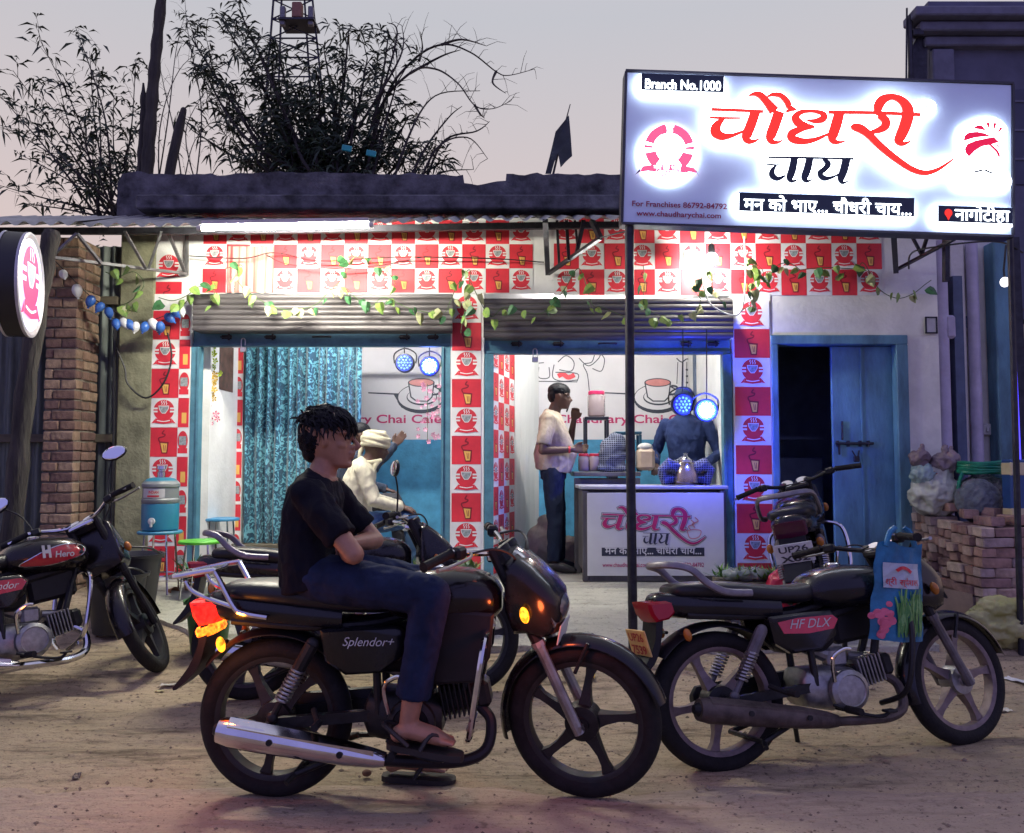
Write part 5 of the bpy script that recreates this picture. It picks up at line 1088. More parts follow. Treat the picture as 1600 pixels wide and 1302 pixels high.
def hand(mb, wrist, d, nrm, L=.18, curl=.9, side=1):
    """palm with four unequal bent fingers and a thumb that leaves its side"""
    d = V(d).normalized(); n = V(nrm); n = (n - d * n.dot(d)).normalized(); x = d.cross(n) * side; w = V(wrist)
    mb.loft([[w + d * t * L + x * a * hw + n * b * .013 for a, b in ((-1, -.6), (-.6, -1), (.6, -1), (1, -.6), (1, .6), (.6, 1), (-.6, 1), (-1, .6))] for t, hw in ((0, .024), (.15, .034), (.42, .041), (.5, .038))])
    for i, (o, ln) in enumerate(((-.032, .40), (-.011, .46), (.011, .43), (.031, .33))):
        p = w + d * L * .47 + x * o; q = d; pts = [p]; r = [.0098]
        for k, f in enumerate((.45, .32, .23)):
            q = (q * cos(curl * (.45 + .15 * k)) - n * sin(curl * (.45 + .15 * k))).normalized(); p = p + q * L * ln * f; pts.append(p); r.append(.0092 - .0012 * k)
        mb.tube(pts, r, 8, rnd_=True)
    p = w + d * L * .14 - x * .030; q = (d * .75 - x * .55 - n * .25).normalized(); p2 = p + q * L * .24; q2 = (d * .9 - n * .35 - x * .05).normalized(); mb.tube([p, p2, p2 + q2 * L * .20], [.0145, .0115, .009], 8, rnd_=True)
MATS.pop('hair_black', None)
m_skin = mat('skin', (.33, .165, .105), .5, var=.12, vs=20, bump=.05, bs=120)
m_hair = mat('hair_black', (.006, .006, .009), .55, spec=.2, var=.4, vs=40)
def fabric(name, c=None, rough=.85, var=.18): return mat(name, c, rough, var=var, vs=9, bump=.22, bs=230, spec=.15)
def frame_T(p, yaw, pitch=0., roll=0.): return Mx.Translation(V(p)) @ Mx.Rotation(yaw, 4, 'Z') @ Mx.Rotation(pitch, 4, 'Y') @ Mx.Rotation(roll, 4, 'X')
# ---- the rider (in the ridden bike's own frame)
rid = thing('person', 'young man in a black T-shirt and jeans sitting on the lit motorcycle with folded arms', 'person', pA)
rid.matrix_basis = Mx.Translation(pA) @ Mx.Rotation(R(-2), 4, 'Z')
HT = frame_T((.182, 0, 1.258), R(4), R(3)); H = .24
sk = MB()
torso(sk, [((.15, 0, .84), .14, .09), ((.135, 0, .98), .125, .075), ((.145, 0, 1.12), .145, .08), ((.16, 0, 1.20), .12, .06), ((.175, 0, 1.235), .065, .055)])
sk.tube([(.160, 0, 1.21), (.175, 0, 1.27), (.19, 0, 1.35)], [.060, .051, .050], 14, rnd_=True); head(sk, HT, H)
sh = {s: V((.155, s * .175, 1.165)) for s in (-1, 1)}; el = {-1: V((.345, -.225, .945)), 1: V((.33, .225, .955))}; wr = {-1: V((.26, -.02, .93)), 1: V((.275, .02, .96))}
for s in (-1, 1):
    sk.tube([sh[s] + V((0, -s * .04, -.03)), sh[s].lerp(el[s], .5), el[s]], [.036, .043, .037], 12, rnd_=True); sk.tube([el[s], el[s].lerp(wr[s], .35), wr[s]], [.038, .037, .026], 12, rnd_=True)
    hand(sk, wr[s], wr[s] - el[s] + V((-.05, 0, -.02)), (1, 0, .3), curl=.5, side=s)
hip = {s: V((.17, s * .085, .845)) for s in (-1, 1)}; kn = {-1: V((.625, -.215, .80)), 1: V((.585, .205, .775))}; an = {-1: V((.545, -.215, .345)), 1: V((.455, .175, .10))}; to = {-1: V((.715, -.225, .278)), 1: V((.645, .185, .042))}
for s in (-1, 1):
    sk.tube([hip[s], kn[s]], [.085, .055], 12, rnd_=True); sk.tube([kn[s], kn[s].lerp(an[s], .35), an[s]], [.055, .052, .034], 12, rnd_=True)
    f = (to[s] - an[s]); hl = an[s] + V((-.035, 0, -.038)); b_ = an[s].lerp(to[s], .55)
    sk.tube([hl, an[s] + V((.0, 0, -.018)), b_ + V((0, 0, -.004)), an[s].lerp(to[s], .78) + V((0, 0, -.004))], [.03, .036, .031, .022], 12, rnd_=True, el=1.25)
    for k in range(5): y = (k - 2) * .0165; a = an[s].lerp(to[s], .76) + V((-.004 * abs(k - 2), y, 0)); sk.tube([a, a + V((.042 - .004 * k * (1 if s < 0 else -1) * .5, y * .2, -.008))], [.011 if k != (4 if s < 0 else 0) else .013, .008], 8, rnd_=True)
body = blob('body', sk, m_skin, rid, .0055, 4); eyes(body, HT, H)
m_tee = fabric('black_tee', (.007, .007, .013))
c = MB(); torso(c, [((.15, 0, .80), .175, .135), ((.135, 0, .88), .172, .125), ((.125, 0, .98), .16, .11), ((.13, 0, 1.08), .166, .105), ((.145, 0, 1.155), .172, .098), ((.158, 0, 1.20), .145, .076), ((.172, 0, 1.228), .08, .062)])
for s in (-1, 1): c.tube([sh[s] + V((-.01, -s * .03, .005)), sh[s].lerp(el[s], .38), sh[s].lerp(el[s], .74)], [.068, .063, .060], 14, rnd_=False); c.ell(sh[s] + V((-.005, -s * .015, .0)), (.064, .066, .06))
blob('t_shirt', c, m_tee, rid, .0065, 4, wr=.010, ws=9, wd=(1, 1, .55))
m_jean = mat('denim', (.014, .022, .055), .85, spec=.15, var=.35, vs=8, bump=.25, bs=260)
c = MB(); torso(c, [((.15, 0, .80), .155, .125), ((.15, 0, .86), .155, .115), ((.15, 0, .90), .15, .10)])
for s in (-1, 1): c.tube([hip[s], hip[s].lerp(kn[s], .5), kn[s]], [.094, .084, .070], 14, rnd_=True); c.tube([kn[s], kn[s].lerp(an[s], .3), kn[s].lerp(an[s], .80)], [.070, .066, .062], 14)
blob('jeans', c, m_jean, rid, .0075, 4, wr=.0065, ws=11, wd=(1, 1, .7))
c = MB(HT); rh = random.Random(5)
c.ell((-.05 * H, 0, .71 * H), (.43 * H, .36 * H, .31 * H), 18, 10); c.ell((-.21 * H, 0, .48 * H), (.255 * H, .315 * H, .34 * H), 16, 10); c.ell((-.08 * H, 0, .62 * H), (.22 * H, .348 * H, .16 * H), 16, 8); c.ell((-.25 * H, 0, .24 * H), (.17 * H, .21 * H, .18 * H), 14, 8)
hr = blob('hair', c, m_hair, rid, .006, 3)
c = MB(HT)
for k in range(1300):
    a = rh.uniform(-pi, pi); t = rh.uniform(-.75, 1.35); ca, sa = cos(a), sin(a)
    p = V((-.05 + .43 * ca * cos(t), .36 * sa * cos(t), .70 + .31 * sin(t))) if t > 0 else V((-.22 + .27 * ca * cos(t), .325 * sa * cos(t), .50 + .34 * sin(t) * 1.0))
    if p.z < .60 and p.x > -.06: continue
    if abs(p.y) > .2 and p.x > -.14 and p.z < .52: continue
    if p.x > .26 and p.z < .72: continue
    n_ = V((p.x + .06, p.y, (p.z - .6) * 1.2)).normalized(); f = V((.75, .15 * sa, -.35)) if p.z > .72 else V((.1, 0, -1)); f = (f - n_ * f.dot(n_) + V((rh.gauss(0, .16), rh.gauss(0, .16), rh.gauss(0, .12)))).normalized()
    L = rh.uniform(.12, .24) if p.z > .55 else rh.uniform(.06, .14); ph_ = rh.uniform(0, 6.28); cu_ = rh.uniform(.01, .05); sdv = n_.cross(f)
    pts = [(p - n_ * .03 + f * L * u + n_ * (.030 * sin(pi * u) + .004 - .02 * u) + sdv * cu_ * sin(ph_ + u * 6) - V((0, 0, .10 * u * u * L * 3))) * H for u in (0, .25, .5, .75, 1)]
    c.tube(pts, [.004, .0045, .0042, .0032, .0012], 4, cap=False)
for k in range(80):
    y = rh.uniform(-.30, .30); p = V((.28 + rh.uniform(-.05, .05) - 1.0 * y * y, y, .88 - .5 * y * y)); e1 = rh.uniform(.05, .10)
    c.tube([(p) * H, (p + V((e1, rh.gauss(0, .02), -.05))) * H, (p + V((e1 + .05, rh.gauss(0, .03), -.15))) * H, (p + V((e1 + rh.gauss(.03, .03), rh.gauss(0, .05), -.17 - rh.uniform(0, .06)))) * H], [.003, .003, .0026, .001], 4, cap=False)
c.build('hair_strands', m_hair, hr, smooth=0, recalc=False)
for s in (-1, 1):
    c = MB(); a, t = an[s], to[s]; d = (t - a); zs = -.064 if s < 0 else -.075
    L0, L1 = a + V((-.075, 0, zs)), V((t.x + .03, t.y, t.z - .034)); pr = [L0.lerp(L1, k) for k in (0, .06, .3, .6, .85, .97, 1)]
    c.loft([[p + V((0, w_ * h, z)) for w_, z in ((-1, 0), (1, 0), (1, -.022), (-1, -.022))] for p, h in zip(pr, (.02, .034, .037, .045, .046, .034, .016))]); sd = c.build('sandal', mat('sandal_sole', (.02, .016, .015), .7), rid)
    c = MB()
    for sg_ in (-1, 1):
        q0 = L0.lerp(L1, .45) + V((0, sg_ * .045, .0)); q1 = L0.lerp(L1, .60) + V((0, sg_ * .028, .058)); q2 = L0.lerp(L1, .80) + V((0, 0, .022)); c.tube(cr([q0, q1, q2], 5), .008, 6, el=1.6)
    if s < 0: c.tube(cr([L0.lerp(L1, .30) + V((0, -.045, .01)), L0.lerp(L1, .1) + V((-.01, -.04, .055)), L0 + V((-.012, 0, .06)), L0.lerp(L1, .1) + V((-.01, .04, .055)), L0.lerp(L1, .30) + V((0, .045, .01))], 4), .008, 6, el=1.5)
    c.build('strap', mat('strap', (.014, .013, .015), .6), sd)
# ---- general standing or seated figure (x forward)
def figure(label, loc, yaw, J, shirt, trousers, H=.225, hairf=None, vox=.011, sleeve=.6, fat=1., shoes=(.015, .014, .016), headyaw=0., headpitch=0., skin=None, hands=True, long=False):
    t = thing('person', label, 'person', loc); t.matrix_basis = Mx.Translation(V(loc)) @ Mx.Rotation(yaw, 4, 'Z')
    sp = [V(p) for p in J['spine']]; hw = [.15, .145, .165, .15, .065]; hd = [.11 * min(fat, 1.25), .115 * fat, .115, .09, .06]
    sk = MB(); torso(sk, [(p, a * .86, b * .82) for p, a, b in zip(sp, hw, hd)]); HT = frame_T(J['head'], headyaw, headpitch)
    hb = V(J['head']); sk.tube([sp[4] - V((0, 0, .03)), sp[4].lerp(hb + V((0, 0, .06)), .5), hb + V((0, 0, .08))], [.062, .055, .055], 12, rnd_=True); head(sk, HT, H)
    c = MB(); torso(c, [(p, a * 1.14, b * 1.14) for p, a, b in zip(sp, hw, hd)])
    for s in (-1, 1):
        a, b, w_ = [V(p) for p in J['arm'][s]]
        sk.tube([a + V((0, -s * .04, -.03)), a.lerp(b, .5), b], [.034, .041, .037], 10, rnd_=True); sk.tube([b, b.lerp(w_, .35), w_], [.037, .036, .026], 10, rnd_=True)
        if hands: hand(sk, w_, w_ - b, J.get('palm', {}).get(s, (1, 0, 0)), curl=J.get('curl', {}).get(s, .8), side=s)
        if long: c.tube([a, b, b.lerp(w_, .92)], [.062, .052, .042], 12, rnd_=True)
        else: c.tube([a + V((0, -s * .03, 0)), a.lerp(b, .5), a.lerp(b, sleeve)], [.072, .066, .064], 12); c.ell(a + V((0, -s * .015, 0)), (.068, .068, .064))
    tr = MB(); torso(tr, [(sp[0] + V((0, 0, -.07)), .15, .115), (sp[0], .155, .118), (sp[0].lerp(sp[1], .4), .145, .115)])
    for s in (-1, 1):
        h_, k, a = [V(p) for p in J['leg'][s]]
        sk.tube([h_, k, a], [.08, .05, .035], 10, rnd_=True); tr.tube([h_, h_.lerp(k, .5), k], [.098, .085, .07], 12, rnd_=True); tr.tube([k, k.lerp(a, .4), k.lerp(a, .96)], [.07, .066, .058], 12)
        f = V(J['foot'][s]); sk.tube([a + V((-.03, 0, -.035)), f], [.03, .025], 8, rnd_=True)
        o = MB(); d = (f - a); o.tube([a + V((-.05, 0, -.03)), a + V((.0, 0, -.02)), a.lerp(f, .5) + V((0, 0, -.01)), f], [.036, .046, .042, .026], 12, rnd_=True, el=1.05); blob('shoe', o, mat('shoe%s' % (shoes,), shoes, .5), t, .009, 3)
    bd = blob('body', sk, skin or m_skin, t, vox * .75, 3); eyes(bd, HT, H)
    blob('shirt', c, shirt, t, vox * .8, 3, wr=.011, ws=9, wd=(1, 1, .6)); blob('trousers', tr, trousers, t, vox * .8, 3, wr=.010, ws=9, wd=(1, 1, .6))
    if hairf: hairf(t, HT, H)
    return t
def short_hair(t, HT, H):
    c = MB(HT); c.ell((-.055 * H, 0, .70 * H), (.46 * H, .375 * H, .335 * H), 18, 10); c.ell((-.23 * H, 0, .50 * H), (.27 * H, .335 * H, .33 * H), 14, 8); blob('hair', c, m_hair, t, .007, 3, wr=.004, ws=60)
def turban(t, HT, H):
    c = MB(HT)
    for k in range(7):
        z = .56 + .075 * k; r = (.44, .47, .485, .475, .44, .37, .25)[k]; tl = R(9 * (-1) ** k)
        c.tube([((-.05 + r * cos(a)) * H, r * .92 * sin(a) * H, (z + sin(tl) * .35 * cos(a + k)) * H) for a in [2 * pi * i / 20 for i in range(21)]], .085 * H, 8)
    c.ell((-.05 * H, 0, .85 * H), (.36 * H, .34 * H, .26 * H)); c.tube([(-.42 * H, .1 * H, .52 * H), (-.50 * H, .05 * H, .2 * H), (-.48 * H, 0, -.15 * H)], [.09 * H, .08 * H, .05 * H], 8, rnd_=True)
    blob('turban', c, fabric('turban_cloth', (.60, .56, .40)), t, .006, 2); 
    c = MB(HT); c.tube([(.25 * H, -.3 * H, .05 * H), (.1 * H, -.34 * H, -.2 * H), (.12 * H, -.3 * H, -.55 * H)], [.06 * H, .09 * H, .07 * H], 8, rnd_=True); c.tube([(.25 * H, .3 * H, .05 * H), (-.1 * H, .3 * H, -.1 * H), (-.35 * H, 0, -.12 * H), (-.1 * H, -.3 * H, -.1 * H), (.25 * H, -.3 * H, .05 * H)], .085 * H, 8, rnd_=True); blob('scarf', c, fabric('turban_cloth'), t, .008, 3)
def cap_(t, HT, H):
    short_hair(t, HT, H); c = MB(HT); c.ell((-.03 * H, 0, .74 * H), (.475 * H, .39 * H, .33 * H), 18, 10); c.box((.45 * H, 0, .66 * H), (.30 * H, .50 * H, .05 * H), bev=.01 * H); blob('cap', c, fabric('navy_cap', (.02, .03, .07)), t, .007, 3)
# man on the phone
Ym = 7.5; pm = V((at(868, 800, Ym).x, Ym, FL))
phone_J = dict(spine=[(-.02, 0, .90), (.0, 0, 1.06), (-.02, 0, 1.25), (-.04, 0, 1.38), (-.02, 0, 1.44)], head=(.03, 0, 1.465),
    arm={-1: [(-.05, -.19, 1.36), (-.10, -.25, 1.08), (.16, -.20, 1.09)], 1: [(-.04, .19, 1.36), (.12, .26, 1.14), (.165, .12, 1.37)]}, palm={-1: (0, 1, -.3), 1: (0, 1, 0)}, curl={-1: 1.2, 1: .9},
    leg={-1: [(-.02, -.09, .88), (.0, -.10, .47), (-.01, -.11, .09)], 1: [(-.02, .09, .88), (.02, .10, .47), (.02, .11, .09)]}, foot={-1: (.17, -.12, .03), 1: (.19, .12, .03)})
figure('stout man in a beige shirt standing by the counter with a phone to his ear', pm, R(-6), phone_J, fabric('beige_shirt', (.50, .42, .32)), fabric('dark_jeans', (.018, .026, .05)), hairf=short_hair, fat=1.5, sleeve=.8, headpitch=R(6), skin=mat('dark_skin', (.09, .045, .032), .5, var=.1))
ph = tag(MB(Mx.Translation(pm) @ Mx.Rotation(R(-6), 4, 'Z')).box((.12, .10, 1.50), (.015, .012, .13), (0, R(20), 0), bev=.004).build('phone', m_black), 'black phone held to the ear of the man in the beige shirt', 'phone')
wrb = MB(Mx.Translation(pm) @ Mx.Rotation(R(-6), 4, 'Z')); wrb.tube([(.125, -.205, 1.09), (.14, -.203, 1.09)], .032, 12); tag(wrb.build('wristband', m_red), 'red thread band on the wrist of the man in the beige shirt', 'wristband')
# man behind the counter
Yk = 7.75; pk = V((at(1075, 800, Yk).x, Yk, FL))
keep_J = dict(spine=[(0, 0, .90), (.02, 0, 1.06), (.05, 0, 1.24), (.06, 0, 1.36), (.07, 0, 1.42)], head=(.08, 0, 1.44),
    arm={-1: [(.05, -.19, 1.33), (.02, -.30, 1.06), (.24, -.24, .96)], 1: [(.05, .19, 1.33), (.02, .30, 1.06), (.25, .22, .96)]}, palm={-1: (0, 0, 1), 1: (0, 0, 1)},
    leg={-1: [(0, -.09, .88), (.0, -.10, .47), (0, -.11, .09)], 1: [(0, .09, .88), (.0, .10, .47), (0, .11, .09)]}, foot={-1: (.17, -.12, .03), 1: (.17, .12, .03)})
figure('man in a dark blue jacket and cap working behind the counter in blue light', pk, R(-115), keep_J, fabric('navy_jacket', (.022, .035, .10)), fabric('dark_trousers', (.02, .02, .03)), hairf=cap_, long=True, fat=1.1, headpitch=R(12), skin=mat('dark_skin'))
# seated man with turban
Yt = 6.78; pt = V((at(556, 900, Yt).x, Yt, gz(Yt) + .035))
sit = dict(spine=[(0, 0, .50), (-.01, 0, .66), (.02, 0, .83), (.06, 0, .95), (.09, 0, .99)], head=(.125, 0, 1.0),
    arm={-1: [(.05, -.185, .92), (.14, -.24, .68), (.36, -.16, .62)], 1: [(.05, .185, .92), (.14, .24, .68), (.36, .16, .62)]}, palm={-1: (0, 0, 1), 1: (0, 0, 1)},
    leg={-1: [(.02, -.09, .49), (.42, -.14, .53), (.56, -.10, .30)], 1: [(.02, .09, .49), (.43, .13, .50), (.50, .13, .09)]}, foot={-1: (.68, -.10, .27), 1: (.68, .13, .03)})
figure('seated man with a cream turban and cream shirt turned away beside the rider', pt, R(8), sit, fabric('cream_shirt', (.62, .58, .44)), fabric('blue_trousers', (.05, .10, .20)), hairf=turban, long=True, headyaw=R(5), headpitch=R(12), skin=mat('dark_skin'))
# man pointing with a raised hand
Yq = 7.5; pq = V((at(539, 900, Yq).x, Yq, FL + .11))
point_J = dict(sit); point_J['arm'] = {-1: [(.05, -.185, .92), (.26, -.26, .83), (.42, -.16, 1.02)], 1: [(.05, .185, .92), (.14, .24, .68), (.36, .16, .62)]}; point_J['palm'] = {-1: (0, 1, 0), 1: (0, 0, 1)}; point_J['curl'] = {-1: .35, 1: .8}
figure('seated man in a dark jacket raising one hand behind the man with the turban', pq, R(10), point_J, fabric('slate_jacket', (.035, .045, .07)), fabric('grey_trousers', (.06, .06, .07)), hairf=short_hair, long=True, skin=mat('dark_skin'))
for lab, p, Yy in (('dark wooden stool under the man with the cream turban', pt, Yt), ('dark wooden stool under the man in the dark jacket', pq - V((0, 0, .11)), Yq)):
    st_ = thing('stool', lab, 'stool', p); o = MB(); o.box((0, 0, .375 + (.11 if Yy == Yq else 0)), (.32, .32, .04), bev=.01); o.build('seat', mat('old_wood'), st_)
    for sx_ in (-1, 1):
        for sy_ in (-1, 1): o = MB(); o.bar((sx_ * .12, sy_ * .12, .36 + (.11 if Yy == Yq else 0)), (sx_ * .14, sy_ * .14, 0), .03); o.build('leg', mat('old_wood'), st_)
# ------------------------------------------------------------------ inside the left opening
def checker(name, c1, c2, scale, rough=.8, stretch=(1, 1, 1)):
    m = D.materials.new(name); m.use_nodes = True; t = m.node_tree; p = t.nodes['Principled BSDF']; p.inputs['Roughness'].default_value = rough
    c = t.nodes.new('ShaderNodeTexCoord'); k = t.nodes.new('ShaderNodeTexBrick'); k.inputs['Scale'].default_value = scale; k.offset = 0; k.inputs['Mortar Size'].default_value = .06; k.inputs['Brick Width'].default_value = .5; k.inputs['Row Height'].default_value = .5
    mp = t.nodes.new('ShaderNodeMapping'); mp.inputs['Rotation'].default_value = (R(90), 0, 0); mp.inputs['Scale'].default_value = stretch; t.links.new(c.outputs['Object'], mp.inputs[0]); t.links.new(mp.outputs[0], k.inputs[0])
    k.inputs['Color1'].default_value = (*c1, 1); k.inputs['Color2'].default_value = (*c1, 1); k.inputs['Mortar'].default_value = (*c2, 1); t.links.new(k.outputs[0], p.inputs['Base Color']); return m
def curtain_mat():
    m = D.materials.new('curtain_print'); m.use_nodes = True; t = m.node_tree; p = t.nodes['Principled BSDF']; p.inputs['Roughness'].default_value = .75; L = t.links.new
    c = t.nodes.new('ShaderNodeTexCoord'); n = t.nodes.new('ShaderNodeTexNoise'); n.inputs['Scale'].default_value = 15; n.inputs['Detail'].default_value = 3; n.inputs['Distortion'].default_value = 2.2; L(c.outputs['Object'], n.inputs[0])
    r = t.nodes.new('ShaderNodeValToRGB'); e = r.color_ramp.elements; e[0].position = .46; e[0].color = (.003, .045, .085, 1); e[1].position = .57; e[1].color = (.13, .36, .43, 1); x = e.new(.51); x.color = (.005, .10, .16, 1); L(n.outputs[0], r.inputs[0]); L(r.outputs[0], p.inputs['Base Color'])
    p.inputs['Sheen Weight'].default_value = .3; return m
m_cur = curtain_mat()
YC = 7.97; cu = thing('curtain', 'teal patterned curtain hanging in pleats across the left opening', 'curtain', tuple(at(470, 848, YC)), world=True)
zc1_, zc0_ = at(0, 536, YC).z, at(0, 849, YC).z
for a, b in ((376, 507), (503, 565)):
    xa_, xb_ = X(a, YC), X(b, YC); m = MB(); W_ = xb_ - xa_
    def fn(u, v_, xa_=xa_, W_=W_):
        f = u * W_ / .098 * 2 * pi; am = .042 + .02 * noise.noise(V((u * 7, 3, 1)))
        return (xa_ + W_ * u + .012 * sin(v_ * 5 + u * 9) * (1 - v_), YC + am * sin(f + .8 * sin(f * .37)) + .01 * noise.noise(V((u * 20, v_ * 4, 0))), zc0_ + (zc1_ - zc0_) * v_ + .012 * sin(f * .5) * (1 - v_))
    m.sheet(fn, 150, 14); m.build('panel', m_cur, cu, smooth=80)
m = MB(); m.tube([(X(372, YC), YC, zc1_), (X(690, YC), YC, zc1_)], .012, 8); m.build('rod', m_iron, cu)
pf = thing('platform', 'low dark wooden platform below the teal curtain', 'platform', tuple(at(450, 885, 7.95)), world=True)
zp = at(0, 849, 7.9).z; m = MB(); m.box((X(470, 7.9), 8.0, zp - .04), (X(575, 7.9) - X(362, 7.9), .3, .07), bev=.008); m.build('board', mat('old_wood'), pf)
for px in (372, 470, 565):
    m = MB(); m.box((X(px, 7.95), 7.98, (zp + FL) / 2 - .04), (.05, .2, zp - FL - .08)); m.build('leg', mat('old_wood'), pf)
# hanging paper flowers, poster
def strand(label, px, py0, py1, Y, cols, n, wid, sz=.022):
    t = thing('paper_flowers', label, 'flowers', tuple(at(px, py0, Y)), world=True)
    a, b = at(px, py0, Y), at(px, py1, Y); m = MB(); m.tube([a, b], .003, 5); m.build('string', mat('vine'), t)
    pm_ = []
    for c in cols:
        m = MB()
        for k in range(5): q = 2 * pi * k / 5; m.add([(0, 0, 0), (sz * cos(q - .45), -.006, sz * sin(q - .45)), (sz * 1.35 * cos(q), -.012, sz * 1.35 * sin(q)), (sz * cos(q + .45), -.006, sz * sin(q + .45))], [(0, 1, 2, 3)])
        pm_.append(m.mesh('blossom', mat('petal%s' % (c,), c, .7, var=.2), 0))
    for k in range(n):
        f = k / max(1, n - 1); p = a.lerp(b, f) + V((rnd.gauss(0, wid), rnd.uniform(-.04, .0), rnd.gauss(0, .02)))
        o = put('blossom', pm_[min(len(cols) - 1, int(f * len(cols) + rnd.uniform(-.4, .4)))] if len(cols) > 1 else pm_[0], t, p); o.rotation_euler = (rnd.uniform(-.6, .6), rnd.uniform(0, 6), rnd.uniform(-.6, .6)); o.scale = (rnd.uniform(.7, 1.2),) * 3
strand('yellow green and pink paper flowers hanging down the white inner wall', 328, 548, 665, 7.3, [(.45, .60, .04), (.55, .35, .05), (.70, .22, .30)], 46, .045)
strand('pink paper blossoms hanging below the glowing party light', 668, 600, 690, 7.4, [(.70, .30, .45)], 26, .06, .018)
strand('few pink paper blossoms trailing at the right jamb of the curtained opening', 686, 585, 660, 7.35, [(.70, .32, .45)], 12, .025, .016)
ps = thing('poster', 'small dark brown poster on the white inner wall beside the paper flowers', 'poster', tuple(at(356, 580, 7.6)), world=True)
m = MB(); a = at(345, 610, 7.45); m.box((xl + .004, 7.62, Z(575, 7.6)), (.006, .36, .42)); m.build('sheet', mat('brown_poster', (.10, .06, .05), .5, var=.6, vs=14), ps)
# stools
def round_stool(label, px, py, Y, c, zt_, r=.16, h=None):
    zg = apz(Y) if Y < YF else FL
    p = at(px, py, Y); t = thing('stool', label, 'stool', (p.x, Y, zg), group='round topped wire stools'); h = p.z - zg
    m = MB(); m.lathe([(.001, h - .02), (r * .96, h - .02), (r, h - .012), (r, h - .002), (r * .97, h + .004), (.001, h + .006)], 30); m.build('seat', mat('stool%s' % (c,), c, .4, var=.1), t)
    for k in range(4):
        a = pi / 4 + k * pi / 2; m = MB(); m.tube([(r * .7 * cos(a), r * .7 * sin(a), h - .02), (r * .95 * cos(a), r * .95 * sin(a), 0)], .008, 7); m.build('leg', m_chr, t)
    m = MB(); m.tube([(r * .87 * cos(a), r * .87 * sin(a), h * .3) for a in [2 * pi * k / 24 for k in range(25)]], .006, 6); m.build('ring', m_chr, t); return t, h
round_stool('bright green topped wire stool in front of the curtained opening', 314, 845, 6.4, (.10, .48, .03), 0, .165)
round_stool('blue topped wire stool just inside the curtained opening', 346, 810, 7.35, (.05, .26, .48), 0, .155)
wst, hj = round_stool('blue topped wire stool carrying the water jug', 250, 830, 6.5, (.05, .24, .36), 0, .165)
j = thing('water_jug', 'round insulated water jug with a teal base and small tap on a stool', 'water jug', wst.location + V((0, 0, hj + .006)))
m = MB(); m.lathe([(.001, 0), (.125, 0), (.135, .01), (.138, .20), (.134, .21)], 32); m.build('base', mat('teal_plastic', (.02, .17, .26), .4, var=.1), j)
m = MB(); m.lathe([(.134, .21), (.14, .22), (.14, .24), (.132, .25), (.132, .33), (.14, .34), (.14, .36), (.12, .385)], 32); m.build('body', mat('grey_plastic', (.20, .22, .22), .35, var=.1), j)
m = MB(); m.lathe([(.125, .38), (.10, .40), (.06, .41), (.05, .41)], 32); m.build('lid', mat('teal_plastic'), j)
m = MB(); m.lathe([(.03, .40), (.03, .45), (.022, .455), (.022, .47), (.034, .475), (.03, .50), (.001, .505)], 16); m.build('cup', m_chr, j)
m = MB(); m.lathe([(.02, -.145), (.026, -.15), (.026, -.165), (.001, -.168)], 14, (0, 0, .08), 'y'); m.box((0, -.165, .06), (.018, .02, .05), bev=.004); m.build('tap', mat('pale_plastic'), j)
m = MB(); m.lathe([(.1335, .255), (.1335, .325)], 12, a0=R(225), a1=R(305)); lb_ = m.build('label', mat('pale_plastic'), j)
d = Dr(Mx.Translation((-.0, -.139, 0)) @ Mx.Rotation(R(0), 4, 'Z')); d.text('INDIAN', -.035, .288, .075, 0, 1, h=.022, off=.03); d.rect(-.045, .262, .045, .275, 0, 1); d.build('lettering', [m_red], lb_)
# bins, bucket, clay cup, plant
def bin_(label, px, py, Y, r, h, c, open_=True, cat='bin', name='dustbin', tilt=0):
    p = at(px, py, Y); t = thing(name, label, cat, (p.x, Y, gh(p.x, Y) + .004)); t.rotation_euler = (tilt, 0, .3)
    m = MB(); m.lathe([(.001, .01), (r * .72, .005), (r * .95, h * .95), (r * 1.04, h * .95), (r * 1.06, h), (r * .97, h), (r * .93, h * .95), (r * .68, .03), (.001, .03)], 28); m.build('body', mat('bin%s' % (c,), c, .45, var=.2), t)
    m = MB(); m.tube(cr([(-r, 0, h * .93), (-r * .6, -r * .9, h * 1.12), (r * .6, -r * .9, h * 1.12), (r, 0, h * .93)], 6), .008, 6); m.build('handle', mat('bin%s' % (c,)), t); return t
bin_('black plastic dustbin standing next to the red bike', 182, 930, 5.75, .20, .40, (.02, .02, .02)); bin_('second taller black dustbin beside the water jug', 205, 925, 6.0, .21, .46, (.03, .03, .03))
bin_('green plastic bucket half hidden behind the lit tail lamp', 326, 1000, 5.4, .15, .34, (.04, .14, .03), cat='bucket', name='bucket')
cc = thing('clay_cup', 'small brown clay cup lying on the ground beside the dustbins', 'cup', gnd(268, 977, .03)); cc.location.z = gh(cc.location.x, cc.location.y) + .03; cc.rotation_euler = (R(80), 0, R(60))
m = MB(); m.lathe([(.001, -.04), (.028, -.04), (.04, .035), (.036, .035), (.025, -.034), (.001, -.034)], 18); m.build('body', mat('clay', (.28, .13, .06), .85, var=.2), cc)
pp = thing('potted_plant', 'small leafy plant beside the green stool', 'plant', (at(300, 905, 6.6).x, 6.6, apz(6.6)))
m = MB(); m.lathe([(.001, 0), (.05, 0), (.07, .09), (.06, .09), (.001, .08)], 16); m.build('pot', mat('clay'), pp)
m = MB(); rp = random.Random(3)
